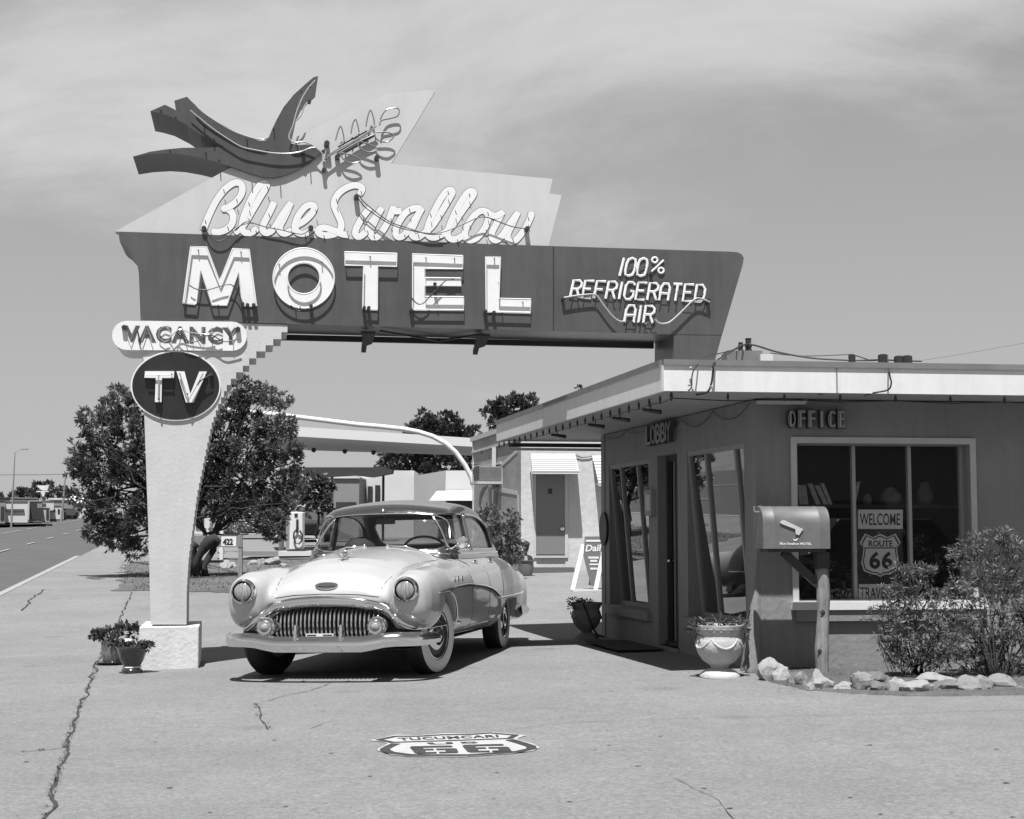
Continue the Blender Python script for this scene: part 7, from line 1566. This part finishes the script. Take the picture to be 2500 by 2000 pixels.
# ------------------------------------------------------------------ trees and bushes
M_bark = mat('bark', 0.028, 0.9, var=0.35, scale=8, stretch=(5, 5, .8), bump=.5, bscale=20)
M_leafd = leaf_mat('tree_leaf', 0.055, 0.15, .25); M_leafb = leaf_mat('bush_leaf', 0.09, 0.23, .3); M_leaff = leaf_mat('far_leaf', 0.035, 0.09, .2); M_leafg = leaf_mat('grey_bush_leaf', .06, .14, .2)
def foliage(mb, clumps, rnd, per, ln, w=.4, tuft=5, gaps=16):
    """clumps: (centre, radii); small tufts of leaves spread through each clump, denser outside"""
    V = mb.v; Fc = mb.f
    for c, rad in clumps:
        c = Vector(c); n = int(per * (rad[0] * rad[1] * rad[2]) ** (2 / 3)); subs = []
        for k in range(max(6, int(gaps))):             # twig ends that carry the leaf tufts
            d = Vector((rnd.gauss(0, 1), rnd.gauss(0, 1), rnd.gauss(0, 1))).normalized(); rr_ = (.35 + .75 * rnd.random() ** .6) * (1 + .35 * mnoise.noise(d * 2.3 + c))
            subs.append((c + Vector((d.x * rad[0], d.y * rad[1], d.z * rad[2])) * rr_, rnd.uniform(.20, .42), d))
        for k in range(n):
            sc_, sr, d0 = subs[rnd.randrange(len(subs))]; d = Vector((rnd.gauss(0, 1), rnd.gauss(0, 1), rnd.gauss(0, 1))).normalized() * rnd.random() ** .45
            p = sc_ + Vector((d.x * rad[0], d.y * rad[1], d.z * rad[2])) * sr
            ax = (d + d0 * .8 + Vector((rnd.uniform(-.6, .6), rnd.uniform(-.6, .6), rnd.uniform(-.2, .9)))).normalized()
            for j in range(tuft):
                t = (ax + Vector((rnd.uniform(-.8, .8), rnd.uniform(-.8, .8), rnd.uniform(-.8, .8)))).normalized(); s_ = t.cross(Vector((rnd.uniform(-1, 1), rnd.uniform(-1, 1), rnd.uniform(-1, 1))))
                if s_.length < 1e-3: continue
                s_.normalize(); l = ln * rnd.uniform(.5, 1.45); m_ = p + t * (l * .45); b = len(V)
                V += [p, m_ + s_ * (l * w * .5), p + t * l, m_ - s_ * (l * w * .5)]; Fc.append((b, b + 1, b + 2, b + 3))
def branch(mb, a, b, r0, r1, rnd, wob=.12, n=6):
    a = Vector(a); b = Vector(b); L_ = (b - a).length; pts = [a.lerp(b, i / n) + (Vector((rnd.uniform(-1, 1), rnd.uniform(-1, 1), rnd.uniform(-.5, .5))) * wob * L_ * .3 if 0 < i < n else Vector((0, 0, 0))) for i in range(n + 1)]
    mb.tube(pts, [r0 + (r1 - r0) * i / n for i in range(n + 1)], 7); return pts
def tree(base, label, trunks, clumps, per, ln, leafm, seed, name='tree', cat='tree', group=None, w=.4, tuft=5):
    rnd = random.Random(seed); t = thing(name, label, cat, base, group=group); mb = MB()
    for (off, top, r) in trunks:
        pts = branch(mb, Vector(base) + Vector(off) - Vector((0, 0, .15)), top, r, r * .45, rnd, .15, 8)
        for c, rad in clumps:
            if rnd.random() < .22: branch(mb, pts[rnd.randint(3, 8)], Vector(c) + Vector((0, 0, -rad[2] * .3)), r * .35, r * .1, rnd, .35)
    mb.build('trunk', M_bark, t, smooth=True); mb = MB(); foliage(mb, clumps, rnd, per, ln, w, tuft); mb.build('crown', leafm, t, fixn=False); return t
Yt = 35.0
def CL(px, py, r, Y=Yt, k=.85, rz=None): c = P(px, py, Y); rr_ = r * Y / 3712; return (c, (rr_, rr_ * k, rz * Y / 3712 if rz else rr_ * .9))
cl = [CL(590, 960, 36), CL(650, 968, 30), CL(560, 1000, 45), CL(620, 1030, 48), CL(530, 1060, 62), CL(690, 1045, 34), CL(600, 1100, 62), CL(680, 1100, 48), CL(712, 1120, 30), CL(500, 1140, 70), CL(590, 1170, 60), CL(660, 1180, 48), CL(540, 1220, 52), CL(480, 1190, 50), CL(700, 1170, 28), CL(662, 1272, 34, Yt - .5), CL(610, 1238, 36), CL(688, 1235, 26), CL(672, 1302, 22, Yt - .5), CL(560, 1245, 30), CL(660, 1240, 30), CL(735, 1190, 20), CL(620, 940, 14), CL(598, 930, 12),
      CL(340, 980, 30), CL(300, 1000, 42), CL(260, 1045, 42), CL(320, 1060, 60), CL(250, 1110, 52), CL(210, 1120, 30), CL(185, 1145, 20), CL(330, 1140, 68), CL(240, 1180, 56), CL(310, 1220, 72), CL(225, 1240, 40), CL(380, 1180, 60), CL(250, 1290, 40), CL(300, 1320, 36), CL(350, 1270, 50), CL(330, 1345, 24), CL(400, 1080, 60), CL(420, 1000, 40), CL(440, 1150, 60), CL(390, 1250, 55)]
rt = random.Random(77)
for (cx, cy, a0, a1, rx_, ry_) in ((610, 1120, -80, 75, 110, 175), (290, 1150, 95, 268, 108, 175)):
    for k in range(16):
        a = R(a0 + (a1 - a0) * (k + rt.uniform(-.4, .4)) / 15); q = rt.uniform(.86, 1.13); cl.append(CL(cx + rx_ * q * math.cos(a), cy - ry_ * q * math.sin(a), rt.uniform(10, 21), Yt + rt.uniform(-1.2, 1.2)))
b = P(478, 1385, Yt); base = Vector((b.x, Yt, gz(b.x, Yt)))
tree(base, 'large dark leafy tree behind the sign pillar', [((-.05, 0, 0), P(430, 1130, Yt), .10), ((.25, .1, 0), P(560, 1080, Yt), .09), ((-.1, .2, 0), P(330, 1150, Yt), .08), ((.1, .0, 0), P(500, 1100, Yt), .07)], cl, 3500, .092, M_leafd, 11, w=.32, tuft=4)
# trees beyond the canopy
Y2 = 75.0
for i, (px, r0, cls, lab, Yx) in enumerate(((1065, 1, [(1035, 1045, 38), (1015, 1062, 28), (1088, 1045, 40), (1115, 1062, 34), (1060, 1090, 60), (980, 1120, 52), (1130, 1110, 46), (1000, 1140, 50), (1090, 1150, 60), (1150, 1075, 28), (950, 1125, 30)], 'broad dark tree rising behind the white canopy', 84),
        (1245, 1, [(1225, 995, 24), (1200, 1010, 22), (1255, 985, 26), (1290, 985, 22), (1280, 1010, 30), (1230, 1020, 34), (1205, 1035, 14), (1300, 1060, 50), (1240, 1070, 40)], 'tree showing over the left edge of the office roof', 60), (1412, 1, [(1412, 948, 7), (1406, 975, 12), (1420, 990, 20)], 'twig tip of a tree just above the office roof line', 58),
        (770, 1, [(745, 1190, 32), (775, 1205, 34), (790, 1180, 24), (755, 1235, 26), (790, 1240, 20)], 'small tree under the low dark shelter roof', 58))):
    b = P(px, 1290, Yx); b.z = gz(b.x, Yx); c2 = [CL(x, y, r, Yx) for x, y, r in cls]
    tree(b, lab, [((0, 0, 0), c2[len(c2) // 2][0], .14 if i != 3 else .06)], c2, (430, 620, 900, 700)[i], (.26, .20, .13, .16)[i], M_leaff, 20 + i, group='trees beyond the motel', w=.5, tuft=4)
for i, (px, cls, lab, Yx) in enumerate(((58, [(40, 1212, 14), (58, 1206, 12.6), (75, 1212, 12)], 'rounded dark tree above the white garage far left', 150), (100, [(84, 1204, 10), (95, 1186, 10), (115, 1186, 10), (124, 1200, 10), (104, 1200, 14)], 'dark tree behind the tapered roadside sign', 146), (152, [(152, 1200, 11), (148, 1208, 12.6), (164, 1207, 8), (140, 1213, 8)], 'rounded dark tree right of the roadside sign', 155), (5, [(4, 1217, 8), (-8, 1222, 10)], 'low dark treetop at the left edge above the far roofs', 150), (200, [(200, 1225, 12), (185, 1228, 8), (230, 1222, 16)], 'dark tree far up the street behind the large tree', 170))):
    b = P(px, 1262, Yx); b.z = gz(b.x, Yx); c2 = [CL(x, y, r, Yx) for x, y, r in cls]
    tree(b, lab, [((0, 0, 0), c2[0][0], .15)], c2, 220, .42, M_leaff, 40 + i, group='trees far along the street', w=.6, tuft=3)
# pale shrubs seen under the tree
for i, (px, py, r, lab) in enumerate(((560, 1268, 18, 'pale sunlit shrub in the middle below the tree'), (600, 1262, 20, 'pale sunlit shrub under the right limb of the tree'), (525, 1285, 16, 'pale sunlit shrub between the trunk and the white pole'))):
    b = P(px, 1300, 52); b.z = gz(b.x, 52); rnd = random.Random(60 + i); mb = MB(); foliage(mb, [CL(px, py + 14, r, 52), CL(px + r, py + 20, r * .8, 52), CL(px - r, py + 22, r * .8, 52)], rnd, 900, .09, .6, 3); o = solo(mb.build('shrub', mat('pale_leaf', .25, .7, var=.2, scale=3), fixn=False), b); tag(o, lab, 'shrub', 'pale shrubs beyond the tree')
# shrub against the painted wall
Ys = 31.5; b = P(1215, 1400, Ys); b.z = gz(b.x, Ys)
tree(b, 'tall wispy shrub against the painted wall behind the car', [((0, 0, 0), P(1220, 1300, Ys), .04), ((.2, 0, 0), P(1250, 1300, Ys), .03)], [CL(1190, 1275, 30, Ys), CL(1235, 1285, 36, Ys), CL(1215, 1320, 48, Ys), CL(1245, 1350, 34, Ys), CL(1180, 1340, 36, Ys), CL(1200, 1250, 18, Ys), CL(1250, 1260, 18, Ys), CL(1225, 1375, 34, Ys)], 2300, .085, M_leafg, 31, 'shrub', 'shrub', w=.28, tuft=4)
# the two bushes in front of the office
Yb2 = 12.65
def stems(mb, base, tips, rnd, r=.008):
    for t in tips: branch(mb, Vector(base) + Vector((rnd.uniform(-.08, .08), rnd.uniform(-.05, .05), -.05)), t, r, r * .4, rnd, .2, 5)
def bush(base, label, clumps, per, ln, m, seed, sprigs, w=.21):
    rnd = random.Random(seed); t = thing('bush', label, 'bush', base, group='bushes in the planting bed'); mb = MB()
    tips = [Vector(c) + Vector((rnd.uniform(-1, 1) * r[0], rnd.uniform(-1, 1) * r[1], rnd.uniform(-.2, .9) * r[2])) for c, r in clumps for _ in range(2)]; stems(mb, base, tips, rnd)
    sp = []; sprigs = list(sprigs)
    for c, r_ in clumps:
        for _ in range(4):
            d = Vector((rnd.uniform(-1, 1), rnd.uniform(-.8, .3), rnd.uniform(-.2, 1.2))).normalized(); tp_ = Vector(c) + Vector((d.x * r_[0], d.y * r_[1], d.z * r_[2])) * rnd.uniform(1.1, 1.5); sp.append(branch(mb, c, tp_, .005, .002, rnd, .15, 8))
    for (x, y, Y) in sprigs:
        tip = P(x, y, Y); root = clumps[min(range(len(clumps)), key=lambda i: (Vector(clumps[i][0]) - tip).length)][0]; sp.append(branch(mb, root, tip, .006, .002, rnd, .15, 8))
    mb.build('stem', M_bark, t, smooth=True); mb = MB(); foliage(mb, clumps, rnd, per, ln, w, 5)
    for pts in sp:
        for p in pts[2:]:
            for k in range(5): leaf_cluster(mb, p, 1, (.02, .02, .02), ln, rnd, w=w)
    mb.build('foliage', m, t, fixn=False); return t
c1_ = [CL(2190, 1470, 42, Yb2), CL(2170, 1520, 42, Yb2), CL(2230, 1430, 44, Yb2), CL(2260, 1490, 56, Yb2), CL(2220, 1560, 56, Yb2), CL(2170, 1575, 28, Yb2), CL(2290, 1570, 60, Yb2), CL(2200, 1405, 20, Yb2), CL(2265, 1410, 24, Yb2), CL(2330, 1520, 46, Yb2), CL(2320, 1590, 44, Yb2), CL(2200, 1610, 30, Yb2), CL(2260, 1615, 34, Yb2), CL(2330, 1450, 34, Yb2)]
b = G(2240, 1648); bush(b, 'leafy bush beside the mailbox, covering the lower right of the front window', c1_, 6000, .042, M_leafb, 71, [(2190, 1375, 12.6), (2258, 1382, 12.6), (2200, 1392, 12.6), (2150, 1430, 12.6), (2150, 1600, 12.5), (2165, 1480, 12.6), (2140, 1555, 12.6), (2280, 1385, 12.6), (2232, 1388, 12.6)])
c2_ = [CL(2395, 1340, 34, 12.85), CL(2440, 1330, 34, 12.85), CL(2350, 1365, 30, 12.85), CL(2480, 1340, 40, 12.85), CL(2400, 1410, 58, 12.85), CL(2470, 1420, 60, 12.85), CL(2360, 1440, 40, 12.85), CL(2430, 1500, 70, 12.85), CL(2500, 1520, 70, 12.85), CL(2380, 1570, 60, 12.85), CL(2460, 1590, 60, 12.85), CL(2360, 1610, 34, 12.85), CL(2420, 1625, 34, 12.85), CL(2490, 1630, 34, 12.85), CL(2540, 1400, 70, 12.85), CL(2580, 1520, 90, 12.85)]
b = G(2440, 1660); bush(b, 'taller bush at the right edge growing against the office wall', c2_, 4700, .043, M_leafb, 72, [(2345, 1320, 12.8), (2400, 1300, 12.8), (2412, 1292, 12.8), (2440, 1290, 12.8), (2370, 1305, 12.8), (2325, 1390, 12.8), (2480, 1300, 12.8), (2330, 1340, 12.8), (2455, 1298, 12.8)])
# dead grass and litter on the bed
rnd = random.Random(9); mb = MB()
for k in range(1500):
    p = G(rnd.uniform(1900, 2560), rnd.uniform(1630, 1688), .055); a = rnd.uniform(0, 6.28); l = rnd.uniform(.015, .06); q = Vector((math.cos(a) * l, math.sin(a) * l, rnd.uniform(0, .02))); s_ = Vector((-math.sin(a), math.cos(a), 0)) * .003; mb.add([p - s_, p + s_, p + q], [(0, 1, 2)])
for (x, y) in ((2150, 1590), (2158, 1600), (2140, 1580)):
    a_ = G(x + 30, 1640, .05); mb.tube([a_, P(x, y - 20, 12.5)], .003, 5)
o = mb.build('dead_grass', mat('dry_grass', .14, .9, var=.3, scale=9), fixn=False); tag(o, 'dry grass and twigs scattered over the planting bed', 'grass', kind='stuff')
mb = MB()
for k in range(2600):
    u, v = rnd.uniform(290, 1000), rnd.uniform(1368, 1441); p = G(u, v, .036); a = rnd.uniform(0, 6.28); l = rnd.uniform(.03, .12); q = Vector((math.cos(a) * l, math.sin(a) * l, rnd.uniform(.01, .07))); s_ = Vector((-math.sin(a), math.cos(a), 0)) * .01; mb.add([p - s_, p + s_, p + q], [(0, 1, 2)])
o = mb.build('sparse_grass', mat('sparse_grass', .11, .9, var=.4, scale=4), fixn=False); tag(o, 'sparse short grass on the dirt bed behind the pillar', 'grass', kind='stuff')
